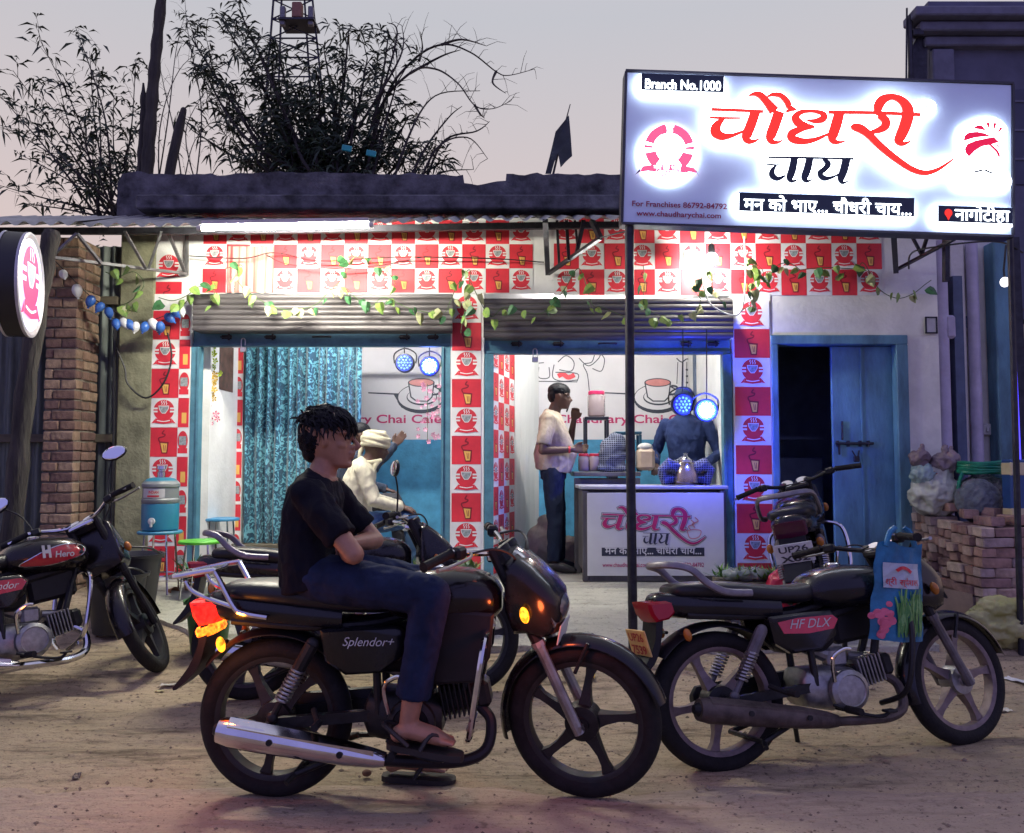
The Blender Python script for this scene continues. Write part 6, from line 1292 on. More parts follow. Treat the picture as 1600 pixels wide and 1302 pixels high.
for k in range(26):
    a = rp.uniform(0, 6.28); l = rp.uniform(.12, .28); e_ = rp.uniform(.3, 1.2); q = V((cos(a) * cos(e_), sin(a) * cos(e_), sin(e_))) * l; sd = V((-sin(a), cos(a), 0)) * .018
    m.add([V((0, 0, .08)), V((0, 0, .08)) + q * .6 + sd, V((0, 0, .08)) + q + V((0, 0, -.03)), V((0, 0, .08)) + q * .6 - sd], [(0, 1, 2, 3)])
m.build('foliage', mat('plant_leaf', (.05, .14, .03), .5, var=.4, vs=20), pp, smooth=0)
# ------------------------------------------------------------------ counters and what stands on them
m_wood = mat('counter_wood', (.075, .07, .075), .6, var=.4, vs=7, stretch=(1, 1, .3), bump=.15)
m_ctop = mat('counter_top', (.36, .36, .38), .4, var=.15, vs=8)
YK = 6.90; ct = thing('counter', 'serving counter with a white printed front board in the right opening', 'counter', (X(1020, YK), YK, FL), world=True)
x0, x1, z0, z1 = X(908, YK), X(1132, YK), FL, Z(762, YK)
m = MB(); m.box(((x0 + x1) / 2, YK + .25, (z0 + z1) / 2 + .04), (x1 - x0 - .02, .45, z1 - z0 - .1)); m.build('body', m_wood, ct)
m = MB(); m.box(((x0 + x1) / 2, YK + .24, z1), (x1 - x0 + .03, .56, .03), bev=.006); m.build('top', m_ctop, ct)
for a in (x0 + .03, x1 - .03):
    m = MB(); m.box((a, YK - .005, (z0 + z1) / 2 - .01), (.05, .06, z1 - z0 - .03), bev=.005); m.build('post', m_wood, ct)
m = MB(); m.box(((x0 + x1) / 2, YK - .003, z0 + .05), (x1 - x0 - .11, .05, .09), bev=.005); m.build('kick_board', m_wood, ct)
bx0, bx1, bz0, bz1 = X(916, YK), X(1127, YK), Z(899, YK), Z(770, YK)
m = MB(); m.box(((bx0 + bx1) / 2, YK - .035, (bz0 + bz1) / 2), (bx1 - bx0, .012, bz1 - bz0), bev=.002); fb_ = m.build('front_board', mat('board_white', (.62, .63, .60), .45, var=.04), ct)
kx = X(801, YK) - X(800, YK); d = Dr(Mx.Translation((0, YK - .0425, 0)))
T = lambda p: (X(938 + (p[0] - 65) * .1054, YK), Z(791 + (p[1] - 85) * .113, YK)); T2 = lambda p: (X(1001 + (p[0] - 430) * .0785, YK), Z(832 + (p[1] - 488) * .113, YK))
for i, st in enumerate(BIG):
    q = [(*T(p), p[2] * .115 * kx) for p in st]; d.stroke(q, 0, 1, 1 + i * .05, grow=.009); d.stroke(q, 0, 2, 2 + i * .05, grow=.005); d.stroke(q, 0, 0, 3 + i * .05, grow=.001)
for i, st in enumerate(SML): d.stroke([(*T2(p), p[2] * .09 * kx) for p in st], 0, 1, 3.8 + i * .05)
d.rect(X(938, YK), Z(868, YK), X(1096, YK), Z(855, YK), 1, 1); d.text('मन को भाए... चौधरी चाय...', X(943, YK), Z(865, YK), 148 * kx, 2, 2, off=.015)
d.text('www.chaudharychai.com •For Franchises 86792-84792', X(939, YK), Z(885, YK), 156 * kx, 0, 1, h=6.5 * kx, off=.01)
for a in ((1076, 812), (1082, 808)): d.stroke([(X(a[0], YK), Z(a[1] + 16, YK)), (X(a[0] - 4, YK), Z(a[1] + 10, YK)), (X(a[0] + 5, YK), Z(a[1] + 6, YK)), (X(a[0], YK), Z(a[1], YK))], .008, 3, 2)
d.stroke([(X(1070, YK), Z(829, YK)), (X(1073, YK), Z(839, YK)), (X(1080, YK), Z(841, YK)), (X(1088, YK), Z(838, YK)), (X(1091, YK), Z(829, YK)), (X(1080, YK), Z(827, YK)), (X(1070, YK), Z(829, YK))], .007, 3, 2)
d.build('board_print', [m_mag, m_ink, mat('board_white'), m_pink], fb_)
c2 = thing('counter', 'older dark wooden counter standing behind the printed one', 'counter', (X(940, 7.3), 7.4, FL), world=True)
x0, x1, z1b = X(896, 7.42), X(1000, 7.42), Z(741, 7.42)
m = MB(); m.box(((x0 + x1) / 2, 7.62, z1b), (x1 - x0, .45, .04), bev=.006); m.build('top', m_wood, c2)
m = MB(); m.box(((x0 + x1) / 2 + .02, 7.64, (FL + z1b) / 2 - .02), (x1 - x0 - .08, .36, z1b - FL - .04)); m.build('body', m_wood, c2)
for a in (x0 + .03, x1 - .03): m = MB(); m.box((a, 7.43, (FL + z1b) / 2 - .02), (.05, .05, z1b - FL - .03)); m.build('post', m_wood, c2)
zt2_ = z1b + .022
def jar(label, px, pyb, Y, r, h, lid=(.55, .03, .06), fill=(.20, .07, .05), zb=None):
    p = at(px, pyb, Y); t = thing('jar', label, 'jar', (p.x, Y, zb if zb is not None else p.z))
    m = MB(); m.lathe([(.001, .004), (r * .85, .002), (r, .015), (r, h * .9), (r * .85, h), (r * .8, h), (r * .95, h * .88), (r * .95, .02)], 20); m.build('glass', mat('jar_plastic', (.55, .45, .45), .12, var=.05, alpha=.45), t)
    m = MB(); m.lathe([(.001, .008), (r * .9, .01), (r * .9, h * .72), (.001, h * .76)], 16); m.build('contents', mat('fill%s' % (fill,), fill, .7, var=.6, vs=40), t)
    m = MB(); m.lathe([(r * .92, h * .99), (r * .92, h * 1.12), (r * .85, h * 1.15), (.001, h * 1.15)], 20); m.build('lid', mat('lid%s' % (lid,), lid, .4), t); return t
jar('red lidded jar at the front left of the older counter', 912, 735, 7.5, .05, .14, zb=zt2_); jar('red lidded jar squeezed beside the checked cloth on the older counter', 929, 735, 7.5, .05, .14, zb=zt2_); jar('red lidded jar in the second row on the older counter', 921, 735, 7.68, .05, .13, zb=zt2_)
def stand(label, px, pyt, Y, w_, c):
    p = at(px, pyt, Y); t = thing('metal_stand', label, 'stand', (p.x, Y, zt2_)); h = p.z - zt2_; mt = mat('stand%s' % (c,), c, .4, .5)
    m = MB(); m.box((0, 0, h - .012), (w_, .2, .024), bev=.004); m.build('shelf', mt, t)
    for sx_ in (-1, 1):
        for sy_ in (-1, 1): m = MB(); m.box((sx_ * (w_ / 2 - .012), sy_ * .085, h / 2 - .014), (.022, .022, h - .026)); m.build('leg', mt, t)
    return p.z
zs = stand('tall black metal stand on the older counter carrying a big jar', 931, 652, 7.66, .22, (.03, .03, .04)); jar('big red lidded biscuit jar on top of the tall black stand', 932, 650, 7.66, .082, .21, lid=(.6, .03, .12), fill=(.16, .06, .05), zb=zs)
stand('teal metal stand behind the sign pole on the older counter', 980, 675, 7.66, .24, (.03, .09, .13))
m_chk = checker('checked_cloth', (.02, .025, .05), (.20, .22, .30), 26)
c = MB(); p = at(957, 735, 7.5); c.ell((0, 0, .12), (.13, .10, .20), 14, 9); c.ell((.03, 0, .22), (.10, .09, .12)); c.box((0, 0, .02), (.28, .2, .04)); ck = thing('checked_cloth', 'dark checked cloth heaped over something on the older counter', 'cloth', (p.x, 7.5, zt2_ + .01)); blob('cloth', c, m_chk, ck, .012, 4, wr=.014, ws=8)
tb_ = thing('bread_box', 'cream and brown box behind the sign pole on the older counter', 'box', (at(1012, 760, 7.55).x, 7.55, zt2_ - .0)); m = MB(); m.box((-.02, 0, .11), (.16, .16, .2), bev=.03); m.build('body', mat('cream_box', (.5, .38, .28), .5), tb_); m = MB(); m.ell((-.02, 0, .22), (.07, .07, .04)); m.build('lid', mat('pale_plastic'), tb_)
kt = thing('kettle', 'round steel kettle wrapped in a dark checked cloth on the printed counter', 'kettle', (X(1071, 7.0), 7.02, z1 + .016))
m = MB(); m.lathe([(.001, .0), (.085, .0), (.105, .02), (.108, .08), (.095, .14), (.065, .185), (.05, .19)], 28); m.build('body', mat('brass_steel', (.50, .40, .28), .22, .9, var=.15), kt)
m = MB(); m.lathe([(.055, .185), (.05, .21), (.02, .235), (.015, .25), (.02, .262), (.001, .268)], 20); m.build('lid', m_chr, kt)
c = MB()
for s in (-1, 1): c.tube([(s * .08, -.02, .14), (s * .15, -.03, .17), (s * .20, -.02, .12), (s * .18, .0, .02)], [.05, .06, .045, .03], 10, rnd_=True); c.tube([(s * .09, .02, .06), (s * .15, .02, .05)], [.05, .05], 8, rnd_=True)
c.tube([(-.1, .06, .14), (0, .09, .19), (.1, .06, .14)], .05, 8, rnd_=True); c.tube([(-.14, .05, .02), (.14, .05, .02)], .03, 8, rnd_=True); blob('wrapped_cloth', c, m_chk, kt, .009, 3, wr=.01, ws=12)
m = MB(); m.lathe([(.001, 0), (.14, 0), (.15, .012), (.13, .012)], 24, (-.02, 0, .0)); o = tag(m.build('tray', m_chr), 'shallow steel tray under the kettle', 'tray'); o.location = kt.location + V((-.03, 0, -.004)); kt.location.z += .006
sk_ = thing('sack', 'white cloth sack on the floor behind the man in the beige shirt', 'sack', (X(848, 7.9), 7.95, FL)); c = MB(); c.ell((0, 0, .2), (.17, .15, .2)); c.ell((.03, 0, .36), (.1, .1, .12)); c.ell((.25, .0, .14), (.16, .14, .14)); blob('body', c, fabric('white_sack', (.45, .42, .36)), sk_, .014, 4, wr=.02, ws=6)
# ------------------------------------------------------------------ greens laid out in front of the shop
def greens(label, px0, px1, py, Y, seed, bagc):
    a, b = X(px0, Y), X(px1, Y); t = thing('vegetable_table', label, 'vegetables', ((a + b) / 2, Y, apz(Y)), world=True); z = at(0, py, Y).z; q = random.Random(seed)
    m = MB(); m.box(((a + b) / 2, Y, z - .02), (b - a, .34, .03), bev=.004); m.build('board', mat('old_wood'), t)
    for x in (a + .03, b - .03): m = MB(); m.box((x, Y, (z - .035 + apz(Y)) / 2), (.04, .28, z - .035 - apz(Y))); m.build('leg', mat('old_wood'), t)
    n = 5
    for k in range(n):
        c = V((a + (b - a) * (k + .5) / n, Y + q.uniform(-.08, .08), z)); m = MB()
        for i in range(60):
            an_ = q.uniform(0, 6.28); e_ = q.uniform(.15, 1.3); l = q.uniform(.06, .15); v_ = V((cos(an_) * cos(e_), sin(an_) * cos(e_), sin(e_) * .8)) * l; sd = V((-sin(an_), cos(an_), 0)) * q.uniform(.006, .014); o_ = c + V((q.gauss(0, .025), q.gauss(0, .02), .01))
            m.add([o_, o_ + v_ * .55 + sd, o_ + v_, o_ + v_ * .55 - sd], [(0, 1, 2, 3)])
        m.build('bunch', mat('green%d' % (k % 3), [(.10, .24, .04), (.20, .32, .08), (.06, .17, .05)][k % 3], .5, var=.4, vs=20), t, smooth=0)
    c = MB()
    for k in range(3): c.ell(((a + b) / 2 + q.uniform(-.15, .15), Y - .03, z + .035), (.10, .09, .05))
    blob('plastic_wrap', c, mat('film%s' % (bagc,), bagc, .2, var=.15, alpha=.45), t, .012, 3, wr=.014, ws=12)
greens('green vegetables in thin plastic laid out behind the ridden bike', 655, 742, 893, 5.75, 4, (.45, .60, .40)); greens('green vegetables in thin plastic laid out below the counter', 1118, 1212, 905, 5.9, 9, (.5, .55, .58))
rb_ = thing('plastic_bag', 'red plastic bag beside the vegetables left of the number plate', 'bag', (X(1215, 5.7), 5.7, apz(5.7))); c = MB(); c.ell((0, 0, .2), (.12, .10, .2)); c.ell((.03, 0, .38), (.05, .05, .06)); blob('body', c, mat('red_bag', (.45, .02, .06), .35), rb_, .012, 3, wr=.02, ws=8)
# ------------------------------------------------------------------ brick stack and heaps at the right
bs = thing('brick_stack', 'stack of loose weathered bricks beside the blue door', 'bricks', (3.6, 6.4, gz(6.4)), world=True)
m_bp = [mat('stackbrick%d' % i, c, .9, var=.35, vs=10, bump=.5, bs=30) for i, c in enumerate([(.31, .19, .155), (.38, .27, .22), (.26, .16, .14), (.44, .34, .28), (.31, .235, .22)])]
qb = random.Random(21); BP = {}
def pbrick(l, w_, h, i):
    k = (round(l, 2), round(w_, 2), i % 7)
    if k not in BP:
        m = MB(); m.box((0, 0, 0), (l, w_, h), bev=.006); r_ = random.Random(i); m.v = [tuple(c + r_.uniform(-.0035, .0035) for c in p) for p in m.v]; BP[k] = m.mesh('brick', m_bp[i % 5], 30)
    return BP[k]
xa_ = 3.36; hB = .072
for r in range(9):
    zz = .175 + hB * (r + .5); x = xa_ + qb.uniform(-.01, .015)
    if r % 2 == 0: xs_ = [(.11, 0)] + [(.225, 0)] * 3
    else: xs_ = [(.225, 0)] * 3
    for l, _ in xs_:
        put('brick', pbrick(l - .006, .108, hB - .006, qb.randrange(99)), bs, (x + l / 2, 6.06 + qb.uniform(-.012, .012), zz), (qb.gauss(0, .015), qb.gauss(0, .01), qb.gauss(0, .03))); x += l
    y = 6.12
    while y < 6.95:
        if qb.random() < .68: l, w_ = .215, .108
        else: l, w_ = .108, .215
        zz2 = zz + .05 * sst((y - 6.1) / .8)
        put('brick', pbrick(l, w_ - .006, hB - .006, qb.randrange(99)), bs, (xa_ + l / 2 + qb.uniform(-.03, .03), y + w_ / 2, zz2), (qb.gauss(0, .03), qb.gauss(0, .03), qb.gauss(0, .07))); y += w_
for k in range(9): put('brick', pbrick(.22, .107, .068, qb.randrange(99)), bs, (3.50 + .17 * (k % 4) + qb.uniform(-.03, .03), 6.16 + .12 * (k // 2), .175 + 9 * hB + .036 + .01 * k), (qb.gauss(0, .04), qb.gauss(0, .06), qb.gauss(1.2, .4)))
m = MB(); m.box((3.78, 6.52, .175 + 4.4 * hB), (.72, .78, 8.7 * hB)); m.build('core', m_bp[2], bs)
ZP = .175 + 9 * hB
bg_ = thing('waste_bag', 'knotted pale plastic bags full of rubbish resting on the brick stack', 'bag', (X(1458, 6.75), 6.75, ZP + .04))
c = MB(); c.ell((0, 0, .17), (.21, .16, .18)); c.ell((.02, 0, .30), (.13, .11, .12)); blob('body', c, mat('pale_bag', (.46, .48, .40), .45, var=.25, vs=6), bg_, .012, 2, wr=.03, ws=7)
for k, (dx, dz, c_, s_) in enumerate(((-.12, .34, (.30, .42, .40), .10), (.05, .42, (.22, .17, .18), .10), (-.14, .46, (.18, .13, .14), .08), (.10, .45, (.24, .19, .20), .08), (-.02, .36, (.38, .10, .07), .05))):
    c = MB(); c.ell((dx, -.04, dz), (s_, s_ * .8, s_ * .8)); c.tube([(dx, -.04, dz), (dx + .02, -.04, dz + s_ * 1.3)], [s_ * .5, s_ * .15], 8, rnd_=True); blob('bundle', c, mat('bundle%d' % k, c_, .5, var=.3), bg_, .010, 1, wr=.03, ws=10)
rb2 = thing('rubble_sack', 'grey lumpy sack on top of the brick stack below the green hose', 'sack', (X(1523, 6.5), 6.5, ZP + .03)); c = MB(); c.ell((0, 0, .14), (.17, .15, .17)); blob('body', c, mat('grey_heap', (.13, .15, .17), .9, var=.3, vs=10, bump=.5), rb2, .012, 2, wr=.015, ws=14)
hs = thing('hose', 'coil of green garden hose lying on top of the heaped sacks', 'hose', (X(1535, 6.6), 6.6, Z(740, 6.6))); m = MB()
m.tube([((.19 + .012 * sin(k)) * cos(k * .33), .13 * sin(k * .33), .018 * (k / 19) + .006 * sin(k * .9)) for k in range(96)], .014, 8); m.tube(cr([(-.18, -.02, .01), (-.23, -.05, -.08), (-.24, -.06, -.20), (-.22, -.06, -.30)], 5), .014, 8); m.build('coil', mat('hose_green', (.01, .22, .12), .35), hs)
hb_ = thing('plastic_sheet', 'crumpled black plastic heap under the coil of green hose', 'plastic sheet', (X(1535, 6.66), 6.68, ZP + .03)); c = MB(); c.ell((0, 0, .17), (.22, .14, .17)); c.ell((.1, 0, .25), (.14, .1, .06)); blob('body', c, mat('black_plastic_sheet', (.02, .025, .03), .35), hb_, .012, 2, wr=.03, ws=9)
pt_ = thing('paint_tin', 'tall blue and cream tin at the end of the brick stack', 'tin', (X(1583, 6.25), 6.25, ZP + .02))
m = MB(); m.box((0, 0, .24), (.14, .12, .46), bev=.01); m.build('body', mat('tin_blue', (.02, .07, .22), .4, var=.8, vs=9, col2=(.02, .06, .20)), pt_)
for zz in (.06, .40): m = MB(); m.box((0, -.003, zz), (.146, .124, .10), bev=.008); m.build('band', mat('tin_cream', (.55, .48, .28), .4), pt_)
gs = thing('sack', 'knotted yellow green sack lying on the ground in front of the brick stack', 'sack', (gnd(1545, 1020, .05).x + .12, 5.55, gz(5.5))); c = MB(); c.ell((0, 0, .13), (.24, .18, .15)); c.ell((-.03, -.03, .25), (.14, .12, .07)); c.ell((.12, 0, .2), (.13, .13, .1)); c.tube([(-.15, -.05, .17), (-.26, -.08, .2), (-.33, -.08, .15)], [.06, .03, .05], 8, rnd_=True); blob('body', c, mat('green_sack', (.30, .30, .10), .6, var=.3, vs=5, col2=(.42, .40, .20)), gs, .011, 2, wr=.028, ws=9, wd=(1, 1, 1.4))
gs2 = thing('cardboard', 'flattened brown cardboard leaning on the brick stack behind the sack', 'cardboard', (X(1475, 5.9), 5.9, gz(5.9))); m = MB(); m.box((0, 0, .12), (.34, .012, .26), (R(-25), R(12), 0), bev=.002); m.build('sheet', mat('cardboard', (.25, .18, .10), .85, var=.2), gs2)
# ------------------------------------------------------------------ bag hanging on the right-hand bike
BGp = at(1402, 925, 3.72); bgh = thing('shopping_bag', 'blue printed shopping bag hanging from the handlebar of the dusty motorcycle', 'bag', tuple(BGp), rot=(0, R(4), R(8)))
m_bag = mat('bag_blue', (.012, .15, .30), .4, var=.35, vs=9, bump=.2)
wT, wB, hh = .215, .26, .42
def bagpt(u, v_, s): 
    x = (u - .5) * (wB + (wT - wB) * v_) + .004 * sin(v_ * 14); bul = .045 * sin(pi * u) * (1 - v_ ** 2 * .85) + .013 * noise.noise(V((u * 5, v_ * 6, s))) + .006 * noise.noise(V((u * 13, v_ * 11, s)))
    return (x, s * bul, (v_ - .5) * hh + .012 * sin(u * 7) * (v_ > .9))
c = MB(); c.sheet(lambda u, v_: bagpt(u, v_, -1), 14, 14); c.sheet(lambda u, v_: bagpt(u, v_, 1), 14, 14); c.build('body', m_bag, bgh, smooth=80, recalc=False)
class DrB(Dr):
    def add(s, vs, fs):
        out = []
        for x, y, z in vs:
            v_ = z / hh + .5; u = x / (wB + (wT - wB) * v_) + .5; p = bagpt(max(0, min(1, u)), max(0, min(1, v_)), -1); out.append((x, p[1] - .007 + y, z))
        return MB.add(s, out, fs)
d = DrB()
for i in range(6):
    for k in range(5): d.rect(-.085 + .0283 * i, .02 + .0216 * k, -.085 + .0283 * (i + 1), .02 + .0216 * (k + 1), 0, 1)
d.text('श्री स्पेशल', -.075, .035, .15, 1, 5, off=.006); d.stroke([(-.03, .095), (-.01, .11), (.02, .105), (.04, .09)], .014, 1, 5)
q = random.Random(2)
for k in range(60): x = q.uniform(-.02, .11); z = q.uniform(-.19, -.16); d.stroke([(x, z), (x + q.uniform(-.01, .01), z + .08), (x + q.uniform(-.025, .025), z + q.uniform(.12, .19))], .006, 2 + k % 2, 1.5 + .02 * k, n=2)
for k in range(16): d.circ((-.075 + q.gauss(0, .02), -.12 + q.gauss(0, .028)), q.uniform(.012, .022), 4, 1.5 + k * .05, n=9)
d.build('print', [mat('bag_pale', (.42, .48, .54), .4), m_red, mat('blade_a', (.06, .22, .05), .5), mat('blade_b', (.16, .34, .10), .5), mat('bag_pink', (.60, .12, .20), .5)], bgh)
for s in (-1, 1): c = MB(); c.tube(cr([(s * .07, -.01, hh / 2 - .01), (s * .05, -.005, hh / 2 + .05), (s * .02, .0, hh / 2 + .075)], 4), .006, 6, el=2); c.build('handle', m_bag, bgh)
# ------------------------------------------------------------------ trees, poles, tower, flag behind the shop
m_brk2 = mat('twig_bark', (.035, .03, .028), .9, var=.3); m_fol = mat('far_leaf', (.022, .042, .020), .6, var=.4, vs=3)
def leafq(m, p, d, l, w_, droop=.3):
    d = V(d).normalized(); sd = d.orthogonal().normalized(); sd = (Mx.Rotation(rt.uniform(0, 6.28), 3, d) @ sd) * w_; mid = p + d * l * .5; tip = p + d * l + V((0, 0, -droop * l)); m.add([p, mid + sd, tip, mid - sd], [(0, 1, 2, 3)])
def plant(label, cat, name, base, limbs, Y, seed, leaf_l, leaf_w, whorl, gap, r0, twig=.35, group=None, leafy=1., tw_n=1.):
    global rt
    rt = random.Random(seed); t = thing(name, label, cat, tuple(base), group, world=True); tr = MB(); lf = MB()
    for lm in limbs:
        pts = [V(at(a, b, Y + rt.uniform(-.5, .5) * (1 if i else 0))) for i, (a, b) in enumerate(lm)]
        pts[0] = V((pts[0].x, Y, pts[0].z)); c = [V(p) for p in cr([tuple(p) for p in pts], 7)]; n = len(c)
        tr.tube(c, [r0 * (1 - .82 * i / (n - 1)) for i in range(n)], 6); acc = 0
        for i in range(1, n):
            acc += (c[i] - c[i - 1]).length; f = i / n
            while acc > gap:
                acc -= gap
                if f < .18: continue
                d = (c[i] - c[i - 1]).normalized(); sd = V((rt.gauss(0, 1), rt.gauss(0, 1), rt.gauss(.25, .7))).normalized(); q = (d * .5 + sd).normalized(); L = twig * rt.uniform(.5, 1.2)
                e_ = c[i] + q * L * .55 + V((0, 0, .04)); e2 = c[i] + q * L; tr.tube([c[i], e_, e2], [r0 * .22, r0 * .15, r0 * .08], 4, cap=False)
                for cp_ in ((e_, e2) if leafy > .6 else (e2,)):
                    if rt.random() > leafy: continue
                    for k in range(whorl): leafq(lf, cp_ + V((rt.gauss(0, .02), rt.gauss(0, .02), rt.gauss(0, .03))), V((rt.gauss(0, 1), rt.gauss(0, 1), rt.gauss(.15, .6))), leaf_l * rt.uniform(.6, 1.2), leaf_w, .35)
        if leafy:
            for k in range(whorl * 2): leafq(lf, c[-1] - (c[-1] - c[-3]) * rt.random(), V((rt.gauss(0, 1), rt.gauss(0, 1), rt.gauss(.1, .7))), leaf_l, leaf_w)
    tr.build('trunk', m_brk2, t); 
    if lf.v: lf.build('crown', m_fol, t, smooth=0, recalc=False)
    return t
b0 = (520, 330)
tips = [(345, 28), (375, 18), (300, 62), (318, 110), (430, 60), (402, 112), (505, 70), (545, 45), (574, 92), (608, 50), (345, 175), (302, 205), (452, 120), (556, 140), (603, 168), (640, 180), (655, 222), (700, 248), (418, 200), (500, 190), (580, 220), (372, 228), (440, 240), (530, 245), (470, 170), (620, 130), (350, 125), (540, 100), (415, 155), (660, 255), (395, 60), (590, 250), (430, 185), (470, 215), (520, 150), (552, 190), (500, 135), (602, 210), (640, 235), (460, 245), (560, 235), (400, 250), (480, 160), (535, 205), (445, 150)]
limbs = []
rq = random.Random(8)
for tx, ty in tips: limbs.append([(b0[0] + rq.uniform(-70, 90), 330), (b0[0] * .45 + tx * .55 + rq.uniform(-15, 15), 330 * .5 + ty * .5 + 10), (tx, ty)])
plant('dense dark long-leaved tree rising behind the shop parapet', 'tree', 'tree', at(520, 400, 11), limbs, 11, 5, .21, .0155, 6, .15, .04, .40)
arcs = [[(560, 330), (600, 160), (645, 95), (690, 70), (735, 82), (775, 112), (795, 118), (835, 108)], [(570, 330), (590, 180), (640, 115), (680, 108), (715, 130), (742, 165), (770, 170), (798, 158)], [(600, 330), (640, 210), (680, 150), (750, 142)], [(620, 330), (660, 240), (700, 185), (722, 166)], [(640, 330), (680, 235), (730, 215), (762, 248)], [(775, 112), (770, 130), (790, 146)], [(690, 70), (722, 62), (760, 72)], [(742, 165), (750, 178), (757, 185)], [(650, 330), (690, 225), (745, 205), (765, 190)], [(580, 200), (620, 60), (605, 35)], [(560, 200), (625, 90), (628, 40)], [(655, 95), (660, 75), (657, 50)], [(640, 115), (690, 88), (720, 78)], [(655, 300), (690, 270), (740, 265)]]
plant('bare arching branches of a leafless tree beside the dense one', 'tree', 'bare_tree', at(600, 400, 10.6), arcs, 10.6, 12, .05, .006, 1, .16, .02, .28, leafy=.0)
lb0 = (185, 345)
lt = [(0, 150), (62, 62), (118, 42), (28, 240), (0, 290), (150, 115), (212, 95), (178, 150), (92, 130), (60, 195), (232, 165), (120, 200), (200, 220), (10, 200), (140, 80), (95, 250), (45, 320), (165, 250), (220, 260), (75, 160), (130, 290), (20, 110)]
limbs = [[(lb0[0] + rq.uniform(-35, 35), 345), (lb0[0] * .5 + x * .5 + rq.uniform(-15, 20), 345 * .5 + y * .5 - 5), (x, y)] for x, y in lt]
plant('sparse thin-leaved bush spreading above the left end of the awning', 'bush', 'bush', at(185, 400, 9.5), limbs, 9.5, 7, .16, .015, 3, .13, .016, .30, leafy=.8)
thin = [[(240, 330), (262, 190), (275, 80), (290, 20)], [(300, 330), (315, 180), (295, 60), (288, -10)], [(250, 330), (250, 200), (280, 110), (330, 70)], [(280, 330), (300, 230), (330, 190)], [(290, 330), (275, 220), (255, 130), (238, 40)], [(300, 330), (340, 260), (360, 245)], [(320, 330), (290, 210), (330, 130)]]
plant('wispy bare saplings between the tall trunk and the dense tree', 'sapling', 'sapling', at(280, 400, 10), thin, 10, 15, .10, .010, 2, .22, .010, .25, leafy=.4)
tk_ = thing('dead_tree', 'tall bare dead tree rising out of the frame behind the parapet', 'tree', tuple(at(228, 300, 8.6)), world=True)
m = MB(); c = cr([tuple(at(*p, 8.6)) for p in ((226, 330), (231, 250), (238, 150), (246, 60), (256, -40))], 8); m.tube(c, [.07 - .0006 * k + .006 * sin(k * 1.7) for k in range(len(c))], 10); m.build('trunk', mat('bark'), tk_)
m = MB(); c = cr([tuple(at(*p, 8.6)) for p in ((216, 330), (220, 240), (224, 180), (224, 130))], 6); m.tube(c, [.035 + .006 * sin(k * 2.3) for k in range(len(c) - 3)] + [.02, .014, .01], 8); m.build('split_limb', mat('bark'), tk_)
sp_ = thing('wooden_stump', 'short leaning wooden post behind the parapet right of the tall trunk', 'post', tuple(at(262, 300, 8.4)), world=True)
m = MB(); m.tube([tuple(at(*p, 8.4)) for p in ((255, 330), (268, 255), (280, 200), (287, 172))], [.05, .05, .048, .03], 10, rnd_=True); m.build('post', mat('bark'), sp_)
tw = thing('lattice_tower', 'steel lattice tower rising far behind the dense tree', 'tower', tuple(at(460, 700, 46)), world=True)
legs = [((404, 300), (432, -60)), ((520, 300), (482, -60)), ((430, 300), (442, -60)), ((495, 300), (472, -60))]
for i, (a, b) in enumerate(legs): m = MB(); yy = 46 + (1.6 if i > 1 else 0); m.bar(at(*a, yy), at(*b, yy), .10); m.build('leg', m_iron, tw)
for k in range(12):
    f0, f1 = k / 12, (k + 1) / 12; L = lambda lg, f: (legs[lg][0][0] + (legs[lg][1][0] - legs[lg][0][0]) * f, 300 - 360 * f); m = MB()
    m.bar(at(*L(0, f0), 46), at(*L(1, f1), 46), .06); m.bar(at(*L(1, f0), 46), at(*L(0, f1), 46), .06); m.bar(at(*L(0, f1), 46), at(*L(1, f1), 46), .07); m.build('brace', m_iron, tw)
m = MB(); m.box(at(468, 40, 46), (2.0, 1.6, .12)); m.build('platform', m_iron, tw)
m = MB(); m.box(at(465, 18, 45.5), (.55, .5, .9), bev=.05); m.build('antenna_box', mat('rust_box', (.22, .10, .07), .7), tw)
for px in (442, 486): m = MB(); m.box(at(px, 26, 45.5), (.3, .3, 1.1), bev=.04); m.build('antenna', mat('grey_iron'), tw)
fl_ = thing('flag', 'dark drooping pennant on a thin leaning stick above the parapet', 'flag', tuple(at(864, 275, 7.25)), world=True)
m = MB(); m.tube([at(858, 300, 7.25), at(880, 205, 7.25), at(891, 163, 7.25)], [.012, .008, .004], 6); m.build('stick', m_iron, fl_)
fp_ = [(889, 180), (892, 214), (894, 244), (884, 253), (876, 262), (872, 240), (866, 254), (861, 272), (852, 272), (860, 240), (868, 206)]
m = MB(); m.loft([[tuple(at(a, b, 7.22 + .02 * sin(i))) for i, (a, b) in enumerate(fp_)], [tuple(at(a, b, 7.235 + .02 * sin(i))) for i, (a, b) in enumerate(fp_)]]); m.build('cloth', mat('flag_cloth', (.045, .055, .06), .8, var=.3), fl_, smooth=0)
for i, (a, b) in enumerate(((542, 232), (580, 240))):
    m = MB(); p = at(a, b, 7.4); m.box(p, (.09, .02, .055), (0, R(8), R(10)), bev=.006); tag(m.build('cloth_scrap', mat('teal_cloth', (.02, .30, .32), .6)), ('teal scrap of cloth caught on a twig above the parapet, the %s of two' % ('left-hand one' if i == 0 else 'right-hand one')), 'cloth scrap')
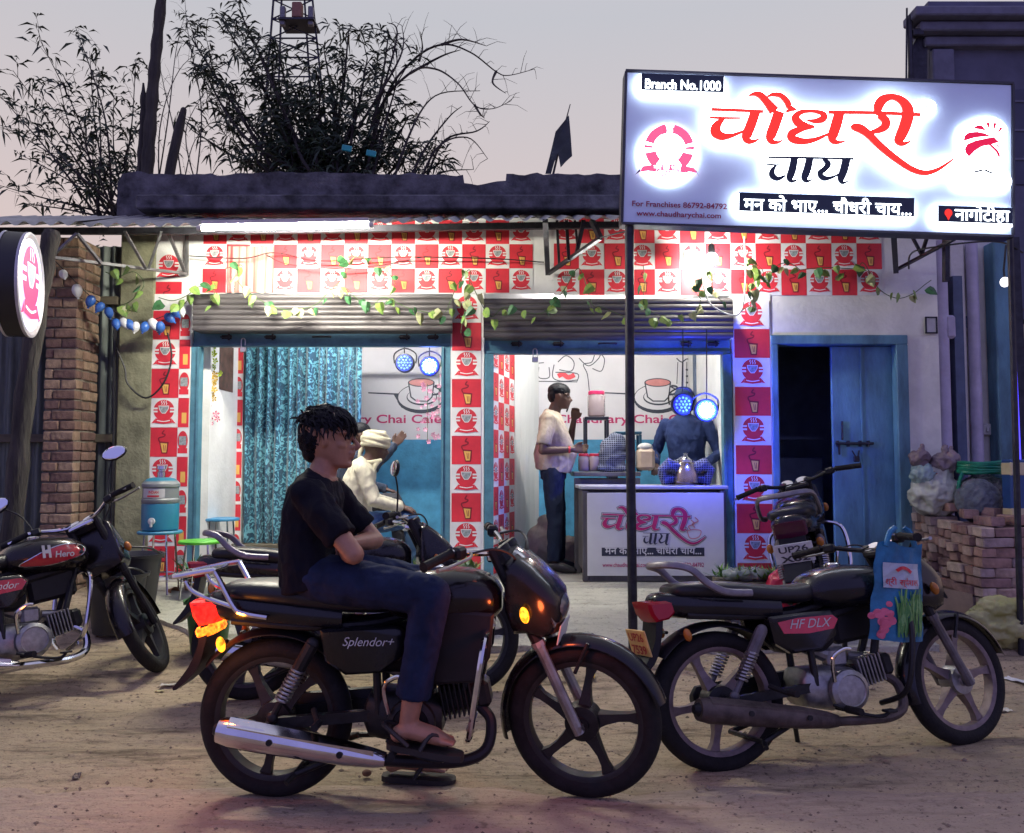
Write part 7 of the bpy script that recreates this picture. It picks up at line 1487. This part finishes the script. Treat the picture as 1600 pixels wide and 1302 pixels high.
# ------------------------------------------------------------------ litter on the ground
def crumple(name, label, cat, px, py, c, l, w_, seed, h=.012, z=None):
    q = random.Random(seed); p = gnd(px, py, 0)
    for _ in range(4): p = gnd(px, py, gh(p.x, p.y))
    zz = gh(p.x, p.y) + (.04 if p.y > 5.5 and abs(p.x) < 2.2 else .014 if p.y < redge(p.x) else .003); n = 5; m = MB()
    m.sheet(lambda u, v_: ((u - .5) * l + q.uniform(-.1, .1) * l / n, (v_ - .5) * w_ + q.uniform(-.1, .1) * w_ / n, q.uniform(0, 1) * h), n, n)
    o = m.build(name, mat('lit%s' % (c,), c, .6, var=.15), None, smooth=0); o.location = (p.x, p.y, zz); o.rotation_euler = (0, 0, q.uniform(0, 6)); return tag(o, label, cat)
crumple('paper_scrap', 'crumpled white paper scrap behind the mud flap of the ridden bike', 'paper', 262, 1074, (.6, .58, .5), .08, .04, 1); crumple('paper_scrap', 'yellowish paper scrap lying next to the crumpled white one', 'paper', 249, 1082, (.55, .50, .25), .05, .03, 2)
crumple('fruit_peel', 'yellow fruit peel seen through the front wheel spokes', 'peel', 924, 1064, (.6, .45, .05), .06, .04, 3, .02); crumple('paper_scrap', 'white paper scrap seen through the lower front wheel spokes', 'paper', 848, 1174, (.62, .6, .58), .07, .04, 4)
crumple('paper_scrap', 'pale paper scrap right of the dusty bike front wheel', 'paper', 1566, 1112, (.6, .58, .45), .09, .05, 5); crumple('paper_scrap', 'pale scrap on the pavement left of the clay cup', 'paper', 244, 998, (.55, .52, .42), .06, .04, 6); crumple('paper_scrap', 'white sheet fragment at the far right below the brick stack', 'paper', 1590, 1068, (.6, .6, .58), .14, .08, 7)
crumple('leaf_scrap', 'brown dry leaf on the road below the red bike', 'leaf', 120, 1215, (.10, .07, .06), .06, .03, 8)
q = random.Random(77); m = MB()
for k in range(3000):
    x = q.uniform(-4, 4); y = q.uniform(2.6, 5.6) if q.random() < .8 else q.uniform(2.2, 3.4); s = .0025 + .006 * q.random() ** 2 + (.008 if q.random() < .02 else 0); z = max(gh(x, y), .012 if y < redge(x) else -1) + s * .2
    vs = [V((x, y, z)) + V((a * s * q.uniform(.7, 1.3), b * s * q.uniform(.7, 1.3), c_ * s * q.uniform(.5, .9))) for a, b, c_ in ((1, 0, 0), (0, 1, 0), (-1, 0, 0), (0, -1, 0), (0, 0, 1), (0, 0, -1))]
    m.add(vs, [(0, 1, 4), (1, 2, 4), (2, 3, 4), (3, 0, 4), (1, 0, 5), (2, 1, 5), (3, 2, 5), (0, 3, 5)])
tag(m.build('gravel', mat('pebble', (.20, .15, .11), .9, var=.5, vs=3), None, smooth=0, recalc=False), 'loose pebbles and crumbs of earth scattered over the dirt', 'gravel', kind='stuff')
for i, (px, py, s) in enumerate(((573, 1211, .02), (700, 1240, .008), (455, 905, .01))):
    if i: continue
    p = gnd(px, py, .012); m = MB(); m.ell((0, 0, 0), (s, s * .8, s * .7), 10, 7); o = m.build('pebble', mat('brown_pebble', (.16, .08, .05), .85)); o.location = p + V((0, 0, .008)); tag(o, 'small brown stone on the road beside the rider\'s foot', 'stone')
